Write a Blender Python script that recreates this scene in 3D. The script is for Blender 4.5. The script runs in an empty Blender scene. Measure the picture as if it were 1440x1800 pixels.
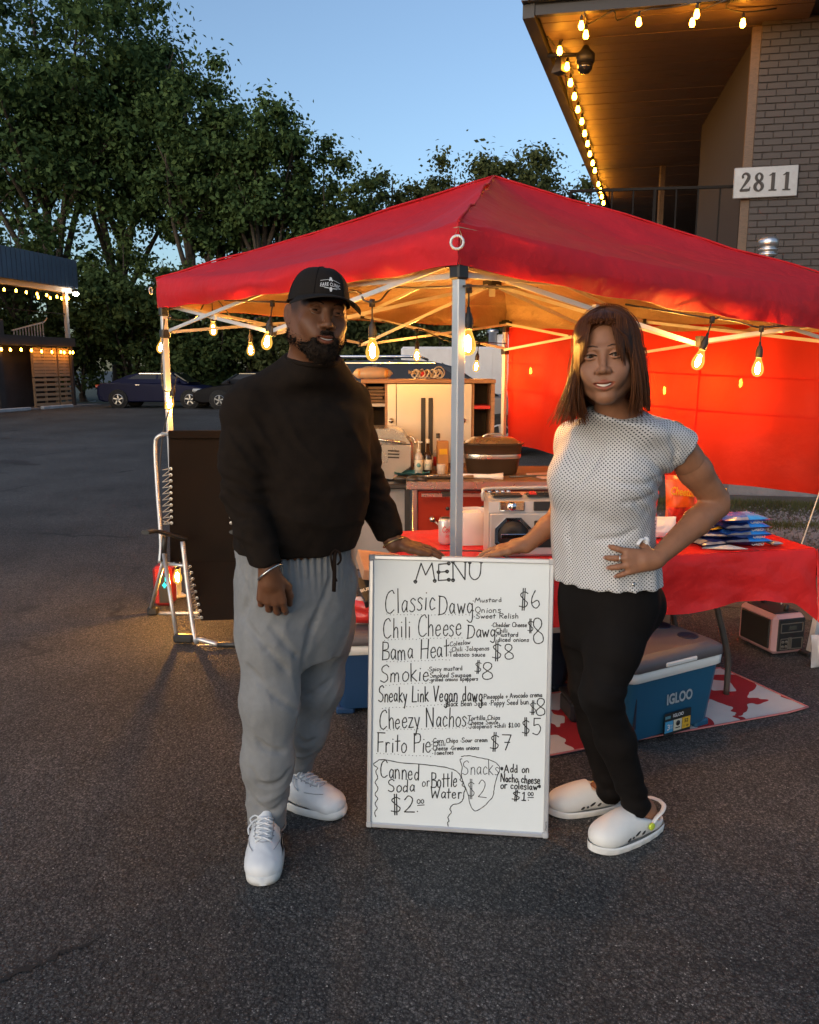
import bpy, bmesh, math, random
import numpy as np
from mathutils import Vector, Matrix

random.seed(7)
RNG = np.random.default_rng(7)
S = bpy.context.scene
COL = S.collection
R = math.radians

# ---------------------------------------------------------------- camera
CAM_H, PITCH, FPX = 1.55, R(10.2), 1400.0
cam = bpy.data.cameras.new("camera")
cam.sensor_fit = 'HORIZONTAL'; cam.sensor_width = 36.0; cam.lens = 36.0 * FPX / 1440.0
cam.clip_start = 0.05; cam.clip_end = 2000
camo = bpy.data.objects.new("camera", cam); COL.objects.link(camo)
camo.location = (0, 0, CAM_H); camo.rotation_euler = (R(90) - PITCH, 0, 0)
S.camera = camo

# ---------------------------------------------------------------- sky, low sun, exposure
SUN_EL, SUN_ROT = R(7), R(215)
world = bpy.data.worlds.new("World"); S.world = world; world.use_nodes = True
wn, wl = world.node_tree.nodes, world.node_tree.links
for n in list(wn): wn.remove(n)
sky = wn.new('ShaderNodeTexSky'); sky.sky_type = 'NISHITA'; sky.sun_disc = False
sky.sun_elevation = SUN_EL; sky.sun_rotation = SUN_ROT
sky.air_density = 1.0; sky.dust_density = 1.6; sky.ozone_density = 3.2
bg = wn.new('ShaderNodeBackground'); bg.inputs[1].default_value = 0.15
wo = wn.new('ShaderNodeOutputWorld')
hs = wn.new('ShaderNodeHueSaturation'); hs.inputs['Saturation'].default_value = .84; hs.inputs['Value'].default_value = 1.06
wl.new(sky.outputs[0], hs.inputs['Color']); wl.new(hs.outputs[0], bg.inputs[0]); wl.new(bg.outputs[0], wo.inputs[0])

sun = bpy.data.lights.new("sun", 'SUN'); sun.energy = 0.58; sun.angle = R(70); sun.color = (1.0, .90, .83)
suno = bpy.data.objects.new("sun", sun); COL.objects.link(suno)
sd_ = Vector((math.sin(SUN_ROT), math.cos(SUN_ROT), math.tan(R(28))))
suno.rotation_euler = sd_.to_track_quat('Z', 'Y').to_euler(); suno.location = (0, -6, 12)

S.view_settings.view_transform = 'Standard'; S.view_settings.look = 'None'
S.view_settings.exposure = 1.0; S.view_settings.gamma = 1.0
S.view_settings.use_curve_mapping = False
S.render.engine = 'CYCLES'
S.cycles.use_denoising = True
S.cycles.max_bounces = 8; S.cycles.transparent_max_bounces = 16
S.cycles.sample_clamp_indirect = 6.0
S.cycles.caustics_reflective = False; S.cycles.caustics_refractive = False

# ---------------------------------------------------------------- measuring: photo pixel -> place
SP, CP = math.sin(PITCH), math.cos(PITCH)
def ray(px, py):
    u, v = (px - 720) / FPX, (900 - py) / FPX
    return Vector((u, CP + v * SP, -SP + v * CP))
CAMP = Vector((0, 0, CAM_H))
def W(px, py, Y):
    d = ray(px, py); return CAMP + d * (Y / d.y)
def Zp(px, py, z):
    d = ray(px, py); return CAMP + d * ((z - CAM_H) / d.z)
def G(px, py): return Zp(px, py, 0.0)
def V(*a): return Vector(a)

# ---------------------------------------------------------------- object helpers
WM = {}
def tag(o, label=None, cat=None, group=None, kind=None):
    if label: o['label'] = label
    if cat: o['category'] = cat
    if group: o['group'] = group
    if kind: o['kind'] = kind
    return o
def thing(name, label, cat, loc=(0, 0, 0), rotz=0.0, group=None):
    o = bpy.data.objects.new(name, None); COL.objects.link(o)
    o.empty_display_size = .1
    o.location = loc; o.rotation_euler = (0, 0, rotz)
    WM[o.name] = Matrix.Translation(Vector(loc)) @ Matrix.Rotation(rotz, 4, 'Z')
    return tag(o, label, cat, group)
def copy_tree(o, parent=None):
    c = o.copy(); COL.objects.link(c)
    if parent: c.parent = parent
    WM[c.name] = WM.get(o.name, Matrix())
    for ch in list(o.children): copy_tree(ch, c)
    return c
def place(o, loc, rotz=0.0):
    o.location = loc; o.rotation_euler = (0, 0, rotz)
    WM[o.name] = Matrix.Translation(Vector(loc)) @ Matrix.Rotation(rotz, 4, 'Z')
    return o

def link_mesh(name, me, mats, parent=None, world=False, loc=None, smooth=False):
    """links a mesh; world=True: the mesh is in world coordinates and is brought into the parent's frame"""
    if not isinstance(mats, (list, tuple)): mats = [mats]
    for m in mats: me.materials.append(m)
    if parent is not None and world:
        me.transform(WM[parent.name].inverted())
    if parent is None and loc is not None and world:
        me.transform(Matrix.Translation(-Vector(loc)))
    if smooth:
        me.polygons.foreach_set('use_smooth', [True] * len(me.polygons))
    o = bpy.data.objects.new(name, me); COL.objects.link(o)
    if parent is not None:
        o.parent = parent
        WM[o.name] = WM[parent.name].copy()
    else:
        WM[o.name] = Matrix()
        if loc is not None:
            o.location = loc; WM[o.name] = Matrix.Translation(Vector(loc))
    me.name = name
    return o

class MB:
    def __init__(s): s.v = []; s.f = []; s.m = []; s.sm = []
    def add(s, vs, fs, m=0, smooth=False):
        b = len(s.v); s.v.extend([tuple(q) for q in vs])
        for f in fs:
            s.f.append([b + i for i in f]); s.m.append(m); s.sm.append(smooth)
        return s
    def box(s, c, size, rz=0.0, m=0, M=None, ch=0.0):
        """box about centre c; ch = chamfer"""
        hx, hy, hz = size[0] / 2, size[1] / 2, size[2] / 2
        T = Matrix.Translation(Vector(c)) @ (M.to_4x4() if M is not None else Matrix.Rotation(rz, 4, 'Z'))
        if ch <= 0:
            vs = [T @ V(x * hx, y * hy, z * hz) for z in (-1, 1) for y in (-1, 1) for x in (-1, 1)]
            return s.add(vs, [(0, 2, 3, 1), (4, 5, 7, 6), (0, 1, 5, 4), (2, 6, 7, 3), (0, 4, 6, 2), (1, 3, 7, 5)], m)
        ch = min(ch, hx * .95, hy * .95, hz * .95)
        idx = {}; vs = []
        for z in (-1, 1):
            for y in (-1, 1):
                for x in (-1, 1):
                    for a in range(3):
                        p = [x * (hx - ch), y * (hy - ch), z * (hz - ch)]
                        p[a] = (x * hx, y * hy, z * hz)[a]
                        idx[(x, y, z, a)] = len(vs); vs.append(T @ V(*p))
        fs = []
        for a in range(3):
            b, c2 = (a + 1) % 3, (a + 2) % 3
            for sg in (-1, 1):
                q = []
                for (sb, sc) in ((-1, -1), (1, -1), (1, 1), (-1, 1)):
                    k = [0, 0, 0]; k[a] = sg; k[b] = sb; k[c2] = sc
                    q.append(idx[(k[0], k[1], k[2], a)])
                fs.append(q if sg > 0 else q[::-1])
        for a in range(3):          # edges along axis a
            b, c2 = (a + 1) % 3, (a + 2) % 3
            for sb in (-1, 1):
                for sc in (-1, 1):
                    k1 = [0, 0, 0]; k1[a] = -1; k1[b] = sb; k1[c2] = sc
                    k2 = list(k1); k2[a] = 1
                    q = [idx[(*k1, b)], idx[(*k2, b)], idx[(*k2, c2)], idx[(*k1, c2)]]
                    fs.append(q if sb * sc < 0 else q[::-1])
        for x in (-1, 1):
            for y in (-1, 1):
                for z in (-1, 1):
                    q = [idx[(x, y, z, 0)], idx[(x, y, z, 1)], idx[(x, y, z, 2)]]
                    fs.append(q if x * y * z > 0 else q[::-1])
        return s.add(vs, fs, m)
    def bar(s, a, b, w, h=None, m=0, up=(0, 0, 1), ch=0.0):
        """box from a to b with section w x h"""
        a, b = Vector(a), Vector(b); h = h or w
        d = (b - a); L = d.length
        if L < 1e-6: return s
        z = d / L; x = Vector(up).cross(z)
        if x.length < 1e-4: x = V(1, 0, 0).cross(z)
        x.normalize(); y = z.cross(x)
        M = Matrix((x, y, z)).transposed()
        return s.box((a + b) / 2, (w, h, L), M=M, m=m, ch=ch)
    def tube(s, pts, r, n=8, m=0, cap=True, smooth=True, flat=None):
        pts = [Vector(p) for p in pts]; k = len(pts)
        rs = r if isinstance(r, (list, tuple, np.ndarray)) else [r] * k
        t0 = (pts[1] - pts[0]).normalized()
        x = V(0, 0, 1).cross(t0)
        if x.length < 1e-3: x = V(1, 0, 0).cross(t0)
        x.normalize(); vs = []
        for i, p in enumerate(pts):
            t = (pts[min(i + 1, k - 1)] - pts[max(i - 1, 0)])
            if t.length < 1e-9: t = t0
            t.normalize()
            x = (x - t * x.dot(t))
            if x.length < 1e-6: x = V(1, 0, 0).cross(t)
            x.normalize(); y = t.cross(x)
            fy = 1.0 if flat is None else flat
            for j in range(n):
                a = 2 * math.pi * j / n
                vs.append(p + (x * math.cos(a) + y * math.sin(a) * fy) * rs[i])
        fs = [(i * n + j, i * n + (j + 1) % n, (i + 1) * n + (j + 1) % n, (i + 1) * n + j)
              for i in range(k - 1) for j in range(n)]
        s.add(vs, fs, m, smooth)
        if cap:
            b = len(s.v) - k * n
            s.f.append([b + j for j in range(n)][::-1]); s.m.append(m); s.sm.append(False)
            s.f.append([b + (k - 1) * n + j for j in range(n)]); s.m.append(m); s.sm.append(False)
        return s
    def lathe(s, prof, c=(0, 0, 0), n=16, m=0, M=None, smooth=True, cap=True):
        """prof: (r, z) pairs from bottom to top"""
        T = Matrix.Translation(Vector(c)) @ (M.to_4x4() if M is not None else Matrix())
        vs = []
        for (r, z) in prof:
            for j in range(n):
                a = 2 * math.pi * j / n
                vs.append(T @ V(r * math.cos(a), r * math.sin(a), z))
        k = len(prof)
        fs = [(i * n + j, i * n + (j + 1) % n, (i + 1) * n + (j + 1) % n, (i + 1) * n + j)
              for i in range(k - 1) for j in range(n)]
        s.add(vs, fs, m, smooth); b = len(s.v) - k * n
        if cap and prof[0][0] > 1e-5:
            s.f.append([b + j for j in range(n)][::-1]); s.m.append(m); s.sm.append(False)
        if cap and prof[-1][0] > 1e-5:
            s.f.append([b + (k - 1) * n + j for j in range(n)]); s.m.append(m); s.sm.append(False)
        return s
    def grid(s, P, m=0, smooth=True, flip=False):
        """P[i][j] points"""
        a, b = len(P), len(P[0])
        fs = []
        for i in range(a - 1):
            for j in range(b - 1):
                q = (i * b + j, i * b + j + 1, (i + 1) * b + j + 1, (i + 1) * b + j)
                fs.append(q[::-1] if flip else q)
        return s.add([p for row in P for p in row], fs, m, smooth)
    def prism(s, poly, thick, o=(0, 0, 0), x=(1, 0, 0), y=(0, 0, 1), m=0):
        """flat polygon poly (2-D) in plane o,x,y, given thickness along x cross y (centred)"""
        o, x, y = Vector(o), Vector(x), Vector(y); n = x.cross(y).normalized()
        k = len(poly)
        vs = [o + x * p[0] + y * p[1] + n * (thick / 2) for p in poly] + [o + x * p[0] + y * p[1] - n * (thick / 2) for p in poly]
        fs = [list(range(k)), list(range(k, 2 * k))[::-1]]
        fs += [(i, k + i, k + (i + 1) % k, (i + 1) % k) for i in range(k)]
        return s.add(vs, fs, m)
    def sphere(s, c, r, n=12, k=8, m=0, M=None):
        r = r if isinstance(r, (tuple, list)) else (r, r, r)
        T = Matrix.Translation(Vector(c)) @ (M.to_4x4() if M is not None else Matrix())
        vs = []; 
        for i in range(k + 1):
            t = math.pi * i / k
            for j in range(n):
                a = 2 * math.pi * j / n
                vs.append(T @ V(r[0] * math.sin(t) * math.cos(a), r[1] * math.sin(t) * math.sin(a), -r[2] * math.cos(t)))
        fs = [(i * n + j, i * n + (j + 1) % n, (i + 1) * n + (j + 1) % n, (i + 1) * n + j) for i in range(k) for j in range(n)]
        return s.add(vs, fs, m, True)
    def mesh(s, name):
        me = bpy.data.meshes.new(name)
        me.from_pydata(s.v, [], s.f)
        me.polygons.foreach_set('material_index', s.m)
        me.polygons.foreach_set('use_smooth', s.sm)
        me.update()
        return me
    def build(s, name, mats, parent=None, world=False, loc=None):
        return link_mesh(name, s.mesh(name), mats, parent, world, loc)

def np_mesh(name, v, f):
    """fast mesh from numpy arrays; f is (n,k)"""
    me = bpy.data.meshes.new(name)
    v = np.asarray(v, dtype=np.float32); f = np.asarray(f, dtype=np.int32)
    n, k = f.shape
    me.vertices.add(len(v)); me.vertices.foreach_set('co', v.ravel())
    me.loops.add(n * k); me.loops.foreach_set('vertex_index', f.ravel())
    me.polygons.add(n); me.polygons.foreach_set('loop_start', np.arange(0, n * k, k, dtype=np.int32))
    try: me.polygons.foreach_set('loop_total', np.full(n, k, dtype=np.int32))
    except Exception: pass
    me.update(calc_edges=True); me.validate()
    return me

def catmull(pts, sub=6):
    pts = [Vector(p) for p in pts]
    if len(pts) < 3: return pts
    out = []
    for i in range(len(pts) - 1):
        p0 = pts[i - 1] if i > 0 else pts[0] * 2 - pts[1]
        p1, p2 = pts[i], pts[i + 1]
        p3 = pts[i + 2] if i + 2 < len(pts) else pts[-1] * 2 - pts[-2]
        for k in range(sub):
            t = k / sub
            out.append(.5 * ((2 * p1) + (p2 - p0) * t + (2 * p0 - 5 * p1 + 4 * p2 - p3) * t * t + (3 * p1 - p0 - 3 * p2 + p3) * t ** 3))
    out.append(pts[-1])
    return out

# ---------------------------------------------------------------- smooth noise (numpy)
_LAT = np.random.default_rng(3).random((32, 32, 32)).astype(np.float32)
def vnoise(p, freq, seed=0.0):
    q = np.asarray(p, dtype=np.float64) * freq + seed * 7.31
    i = np.floor(q).astype(np.int64); f = q - i; f = f * f * (3 - 2 * f); i &= 31; j = (i + 1) & 31
    x0, y0, z0 = i[..., 0], i[..., 1], i[..., 2]; x1, y1, z1 = j[..., 0], j[..., 1], j[..., 2]
    fx, fy, fz = f[..., 0], f[..., 1], f[..., 2]
    def L(a, b, t): return a + (b - a) * t
    return L(L(L(_LAT[x0, y0, z0], _LAT[x1, y0, z0], fx), L(_LAT[x0, y1, z0], _LAT[x1, y1, z0], fx), fy),
             L(L(_LAT[x0, y0, z1], _LAT[x1, y0, z1], fx), L(_LAT[x0, y1, z1], _LAT[x1, y1, z1], fx), fy), fz) * 2 - 1

# ---------------------------------------------------------------- materials
MATS = {}
def newmat(name):
    m = bpy.data.materials.new(name); m.use_nodes = True
    nt = m.node_tree
    for n in list(nt.nodes): nt.nodes.remove(n)
    return m, nt.nodes, nt.links
def pm(name, col, rough=.6, metal=0.0, var=.12, vs=6.0, bump=.0, bs=80.0, spec=.5, dirt=0.0, coat=0.0, trans=0.0, sheen=0.0, coord='Object', bdist=.002):
    """painted / moulded surface: colour with mottling, optional dirt and fine relief"""
    if name in MATS: return MATS[name]
    m, N, L = newmat(name)
    out = N.new('ShaderNodeOutputMaterial'); b = N.new('ShaderNodeBsdfPrincipled')
    L.new(b.outputs[0], out.inputs[0])
    b.inputs['Roughness'].default_value = rough; b.inputs['Metallic'].default_value = metal
    b.inputs['Specular IOR Level'].default_value = spec
    if coat: b.inputs['Coat Weight'].default_value = coat; b.inputs['Coat Roughness'].default_value = .08
    if sheen: b.inputs['Sheen Weight'].default_value = sheen
    tc = N.new('ShaderNodeTexCoord')
    no = N.new('ShaderNodeTexNoise'); no.inputs['Scale'].default_value = vs; no.inputs['Detail'].default_value = 5
    no.inputs['Roughness'].default_value = .62
    L.new(tc.outputs[coord], no.inputs['Vector'])
    ra = N.new('ShaderNodeValToRGB')
    ra.color_ramp.elements[0].position = .3; ra.color_ramp.elements[1].position = .72
    c = np.array(col)
    ra.color_ramp.elements[0].color = (*np.clip(c * (1 - var), 0, 1), 1)
    ra.color_ramp.elements[1].color = (*np.clip(c * (1 + var), 0, 1), 1)
    L.new(no.outputs['Fac'], ra.inputs[0])
    last = ra.outputs[0]
    if dirt:
        n2 = N.new('ShaderNodeTexNoise'); n2.inputs['Scale'].default_value = vs * .45; n2.inputs['Detail'].default_value = 8
        n2.inputs['Roughness'].default_value = .75
        L.new(tc.outputs[coord], n2.inputs['Vector'])
        r2 = N.new('ShaderNodeValToRGB'); r2.color_ramp.elements[0].position = .5; r2.color_ramp.elements[1].position = .75
        r2.color_ramp.elements[0].color = (0, 0, 0, 1); r2.color_ramp.elements[1].color = (dirt,) * 3 + (1,)
        L.new(n2.outputs['Fac'], r2.inputs[0])
        mx = N.new('ShaderNodeMixRGB'); mx.inputs[2].default_value = (.05, .042, .034, 1)
        L.new(r2.outputs[0], mx.inputs[0]); L.new(last, mx.inputs[1]); last = mx.outputs[0]
    L.new(last, b.inputs['Base Color'])
    rr = N.new('ShaderNodeMath'); rr.operation = 'MULTIPLY_ADD'
    rr.inputs[1].default_value = .25 * rough; rr.inputs[2].default_value = rough * .87
    L.new(no.outputs['Fac'], rr.inputs[0]); L.new(rr.outputs[0], b.inputs['Roughness'])
    if bump:
        n3 = N.new('ShaderNodeTexNoise'); n3.inputs['Scale'].default_value = bs; n3.inputs['Detail'].default_value = 4
        L.new(tc.outputs[coord], n3.inputs['Vector'])
        bu = N.new('ShaderNodeBump'); bu.inputs['Strength'].default_value = bump; bu.inputs['Distance'].default_value = bdist
        L.new(n3.outputs['Fac'], bu.inputs['Height']); L.new(bu.outputs[0], b.inputs['Normal'])
    MATS[name] = m
    return m
def bsdf(m):
    return [n for n in m.node_tree.nodes if n.type == 'BSDF_PRINCIPLED'][0]
def emit(name, col, strength):
    if name in MATS: return MATS[name]
    m, N, L = newmat(name)
    out = N.new('ShaderNodeOutputMaterial'); e = N.new('ShaderNodeEmission')
    e.inputs[0].default_value = (*col, 1); e.inputs[1].default_value = strength
    L.new(e.outputs[0], out.inputs[0]); MATS[name] = m
    return m
def wood(name, col, var=.35, rough=.65, scale=(3, 30, 30), dirt=.25):
    if name in MATS: return MATS[name]
    m = pm(name, col, rough, var=.1, dirt=dirt, bump=.15, bs=60)
    N, L = m.node_tree.nodes, m.node_tree.links
    tc = [n for n in N if n.type == 'TEX_COORD'][0]
    mp = N.new('ShaderNodeMapping'); mp.inputs['Scale'].default_value = scale
    L.new(tc.outputs['Object'], mp.inputs[0])
    for n in N:
        if n.type == 'TEX_NOISE' and n.inputs['Scale'].default_value == 6.0:
            n.inputs['Scale'].default_value = 2.0; L.new(mp.outputs[0], n.inputs['Vector']); n.inputs['Distortion'].default_value = 1.2
        if n.type == 'VALTORGB' and n.color_ramp.elements[0].position < .31:
            c = np.array(col)
            n.color_ramp.elements[0].color = (*np.clip(c * (1 - var), 0, 1), 1)
            n.color_ramp.elements[1].color = (*np.clip(c * (1 + var), 0, 1), 1)
    return m
def fabric(name, col, trans_col=None, trans=.4, see=.0, rough=.75, var=.12, bump=.25, bs=14.0, bdist=.01, fine=900.):
    """thin cloth: diffuse + translucent (+ a little see-through)"""
    if name in MATS: return MATS[name]
    m = pm(name, col, rough, var=var, vs=3.0, bump=bump, bs=bs, bdist=bdist, spec=.3)
    N, L = m.node_tree.nodes, m.node_tree.links
    out = [n for n in N if n.type == 'OUTPUT_MATERIAL'][0]; b = bsdf(m)
    t = N.new('ShaderNodeBsdfTranslucent'); t.inputs[0].default_value = (*(trans_col or col), 1)
    mx = N.new('ShaderNodeMixShader'); mx.inputs[0].default_value = trans
    L.new(b.outputs[0], mx.inputs[1]); L.new(t.outputs[0], mx.inputs[2])
    last = mx
    if see:
        tr = N.new('ShaderNodeBsdfTransparent'); tr.inputs[0].default_value = (*(trans_col or col), 1)
        m2 = N.new('ShaderNodeMixShader'); m2.inputs[0].default_value = see
        L.new(mx.outputs[0], m2.inputs[1]); L.new(tr.outputs[0], m2.inputs[2]); last = m2
    L.new(last.outputs[0], out.inputs[0])
    return m
def glass(name, col=(1, 1, 1), rough=.05, clear=.75, gloss=.1):
    """thin clear sheet or film: see-through with a sheen"""
    if name in MATS: return MATS[name]
    m, N, L = newmat(name)
    out = N.new('ShaderNodeOutputMaterial'); tr = N.new('ShaderNodeBsdfTransparent'); tr.inputs[0].default_value = (*col, 1)
    b = N.new('ShaderNodeBsdfPrincipled'); b.inputs['Base Color'].default_value = (*[c * .8 for c in col], 1)
    b.inputs['Roughness'].default_value = rough; b.inputs['Specular IOR Level'].default_value = .8
    mx = N.new('ShaderNodeMixShader'); mx.inputs[0].default_value = 1 - clear
    L.new(tr.outputs[0], mx.inputs[1]); L.new(b.outputs[0], mx.inputs[2]); L.new(mx.outputs[0], out.inputs[0])
    MATS[name] = m
    return m

# text helpers: Blender's built-in face turned into mesh, and a single-stroke handwriting
def font_mesh(txt, size=1.0, extrude=0.0, offset=0.0, shear=0.0, space=1.0):
    cu = bpy.data.curves.new("t", 'FONT'); cu.body = txt; cu.size = size; cu.extrude = extrude
    cu.offset = offset; cu.shear = shear; cu.space_character = space; cu.align_x = 'CENTER'; cu.align_y = 'CENTER'
    cu.resolution_u = 3
    o = bpy.data.objects.new("t", cu); COL.objects.link(o)
    bpy.context.view_layer.update()
    dg = bpy.context.evaluated_depsgraph_get(); ev = o.evaluated_get(dg)
    me = ev.to_mesh()
    vs = [tuple(v.co) for v in me.vertices]; fs = [tuple(p.vertices) for p in me.polygons]
    ev.to_mesh_clear(); bpy.data.objects.remove(o); bpy.data.curves.remove(cu)
    return vs, fs
def put_text(mb, txt, o, x, y, height, width=None, m=0, **kw):
    """flat text centred on o in the plane x,y; cap height and optional total width"""
    vs, fs = font_mesh(txt, **kw)
    if not vs: return
    a = np.array(vs); lo, hi = a.min(0), a.max(0)
    sy = height / max(hi[1] - lo[1], 1e-6); sx = (width / max(hi[0] - lo[0], 1e-6)) if width else sy
    o, x, y = Vector(o), Vector(x).normalized(), Vector(y).normalized()
    c = (lo + hi) / 2
    mb.add([o + x * ((p[0] - c[0]) * sx) + y * ((p[1] - c[1]) * sy) for p in vs], fs, m)
# ================================================================ GROUND
def asphalt():
    m, N, L = newmat("asphalt")
    out = N.new('ShaderNodeOutputMaterial'); b = N.new('ShaderNodeBsdfPrincipled'); L.new(b.outputs[0], out.inputs[0])
    tc = N.new('ShaderNodeTexCoord'); P = tc.outputs['Object']
    def noise(sc, det=4, ro=.6):
        n = N.new('ShaderNodeTexNoise'); n.inputs['Scale'].default_value = sc; n.inputs['Detail'].default_value = det
        n.inputs['Roughness'].default_value = ro; L.new(P, n.inputs['Vector']); return n
    def ramp(src, a, b_, ca, cb):
        r = N.new('ShaderNodeValToRGB'); e = r.color_ramp.elements
        e[0].position = a; e[1].position = b_; e[0].color = (*ca, 1); e[1].color = (*cb, 1)
        L.new(src, r.inputs[0]); return r.outputs[0]
    def mix(f, a, b_, t='MIX'):
        x = N.new('ShaderNodeMixRGB'); x.blend_type = t
        if isinstance(f, float): x.inputs[0].default_value = f
        else: L.new(f, x.inputs[0])
        L.new(a, x.inputs[1]); L.new(b_, x.inputs[2]); return x.outputs[0]
    base = ramp(noise(.9, 8, .7).outputs['Fac'], .3, .75, (.135, .134, .134), (.220, .218, .217))
    patch = ramp(noise(.22, 6, .65).outputs['Fac'], .40, .6, (.62, .61, .60), (1.14, 1.13, 1.12))
    col = mix(1.0, base, patch, 'MULTIPLY')
    # aggregate: every stone its own grey, dark binder between them, a few pale or rusty ones
    for sc, gap, k0, k1 in ((100., .62, .72, 1.36), (170., .60, .72, 1.34), (340., .7, .85, 1.18)):
        v = N.new('ShaderNodeTexVoronoi'); v.inputs['Scale'].default_value = sc; L.new(P, v.inputs['Vector'])
        sep = N.new('ShaderNodeSeparateColor'); L.new(v.outputs['Color'], sep.inputs[0])
        tone = ramp(sep.outputs[0], .25, 1.0, (k0, k0, k0), (k1, k1 * .98, k1 * .95))
        col = mix(1.0, col, tone, 'MULTIPLY')
        col = mix(1.0, col, ramp(v.outputs['Distance'], gap * .55, gap, (1, 1, 1), (.55, .55, .55)), 'MULTIPLY')
        pick = ramp(sep.outputs[1], .93, .97, (0, 0, 0), (.85, .85, .85))
        f = N.new('ShaderNodeMath'); f.operation = 'MULTIPLY'; L.new(ramp(v.outputs['Distance'], .25, .5, (1, 1, 1), (0, 0, 0)), f.inputs[0]); L.new(pick, f.inputs[1])
        pal = N.new('ShaderNodeRGB'); pal.outputs[0].default_value = (.26, .25, .235, 1)
        col = mix(f.outputs[0], col, pal.outputs[0])
    # wandering cracks
    wv = noise(1.3, 5, .7)
    va = N.new('ShaderNodeVectorMath'); va.operation = 'MULTIPLY_ADD'; va.inputs[1].default_value = (.55, .55, 0)
    L.new(wv.outputs['Color'], va.inputs[0]); L.new(P, va.inputs[2])
    vc = N.new('ShaderNodeTexVoronoi'); vc.feature = 'DISTANCE_TO_EDGE'; vc.inputs['Scale'].default_value = .33
    L.new(va.outputs[0], vc.inputs['Vector'])
    cr = ramp(vc.outputs['Distance'], .002, .009, (1, 1, 1), (0, 0, 0))
    gate = ramp(noise(.5, 3).outputs['Fac'], .5, .62, (0, 0, 0), (1, 1, 1))
    cf = N.new('ShaderNodeMath'); cf.operation = 'MULTIPLY'; L.new(cr, cf.inputs[0]); L.new(gate, cf.inputs[1])
    dk = N.new('ShaderNodeRGB'); dk.outputs[0].default_value = (.02, .02, .02, 1)
    col = mix(cf.outputs[0], col, dk.outputs[0])
    # old oil drips
    oil = ramp(noise(1.7, 3, .5).outputs['Fac'], .66, .74, (0, 0, 0), (.55, .55, .55))
    col = mix(oil, col, dk.outputs[0])
    L.new(col, b.inputs['Base Color'])
    b.inputs['Roughness'].default_value = .82; b.inputs['Specular IOR Level'].default_value = .35
    v1 = N.new('ShaderNodeTexVoronoi'); v1.inputs['Scale'].default_value = 100; L.new(P, v1.inputs['Vector'])
    bu = N.new('ShaderNodeBump'); bu.inputs['Strength'].default_value = .6; bu.inputs['Distance'].default_value = .008; bu.invert = True
    L.new(v1.outputs['Distance'], bu.inputs['Height'])
    bu2 = N.new('ShaderNodeBump'); bu2.inputs['Strength'].default_value = .5; bu2.inputs['Distance'].default_value = .02
    L.new(noise(9, 6, .7).outputs['Fac'], bu2.inputs['Height']); L.new(bu.outputs[0], bu2.inputs['Normal'])
    L.new(bu2.outputs[0], b.inputs['Normal'])
    return m
M_ASPH = asphalt()
mb = MB(); mb.add([(-400, -60, 0), (400, -60, 0), (400, 500, 0), (-400, 500, 0)], [(0, 1, 2, 3)])
tag(mb.build("asphalt_lot", M_ASPH), kind='structure')

# crack running in from the lower left of the lot, a shallow real groove filled with dirt
M_CRACK = pm("crack_dirt", (.018, .017, .016), .95, bump=.5, bs=200)
mb = MB(); pts = [G(x, y) for x, y in ((-60, 1752), (0, 1727), (38, 1706), (62, 1700), (88, 1688), (118, 1672), (150, 1664), (190, 1640))]
pts = catmull(pts, 5); prev = None
for i, p in enumerate(pts):
    w = .012 * (1 - .8 * i / len(pts)) * (0.6 + .9 * random.random()) + .001
    p = p + V(random.uniform(-.006, .006), random.uniform(-.008, .008), .003)
    row = (p + V(0, w, 0), p - V(0, w, 0))
    if prev: mb.add([prev[0], prev[1], row[1], row[0]], [(0, 1, 2, 3)])
    prev = row
tag(mb.build("pavement_crack", M_CRACK), kind='structure')

# loose grit lying on the asphalt
M_GRIT = pm("grit", (.3, .29, .27), .9, var=.5, vs=2)
mb = MB()
for i in range(420):
    px, py = random.uniform(-40, 1480), random.uniform(1150, 1840)
    p = G(px, py); s = random.uniform(.0015, .004)
    if p.y > 5: continue
    a = random.random() * 6.28
    vs = [p + V(math.cos(a + k * 2.09) * s * random.uniform(.7, 1.4), math.sin(a + k * 2.09) * s, .0008) for k in range(3)] + [p + V(0, 0, s * random.uniform(.6, 1.1))]
    mb.add(vs, [(0, 1, 3), (1, 2, 3), (2, 0, 3)])
tag(mb.build("loose_grit", M_GRIT), kind='stuff')

# old dark patch in the lot at the left, and scraps of litter
M_PATCH = pm("tar_patch", (.022, .021, .021), .7, var=.3, vs=4, bump=.4, bs=90)
for (px, py, w, h) in ((22, 812, 30, 3.0), (48, 816, 22, 1.8), (8, 770, 14, 1.2)):
    n = 14; ring = [G(px + w * math.cos(a) * random.uniform(.75, 1.1), py + h * math.sin(a) * random.uniform(.75, 1.1)) + V(0, 0, .004) for a in np.linspace(0, 2 * math.pi, n + 1)[:-1]]
    mb = MB(); mb.add(ring, [list(range(n))[::-1]]); tag(mb.build("tar_patch", M_PATCH), kind='structure')
for (px, py, s, lab) in ((163, 706, .16, "scrap of white paper on the ground beside the pallets"),):
    c = G(px, py); mb = MB(); mb.add([c + V(-s, -s * .4, .006), c + V(s, -s * .3, .02), c + V(s * .8, s * .5, .05), c + V(-s * .7, s * .5, .012)], [(0, 1, 2, 3)])
    mb.add([c + V(-s, -s * .4, .003), c + V(s, -s * .3, .017), c + V(s * .8, s * .5, .047), c + V(-s * .7, s * .5, .009)], [(3, 2, 1, 0)])
    tag(mb.build("litter", pm("litter_paper", (.7, .7, .68), .8), None, world=True, loc=tuple(c)), lab, "litter")

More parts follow.
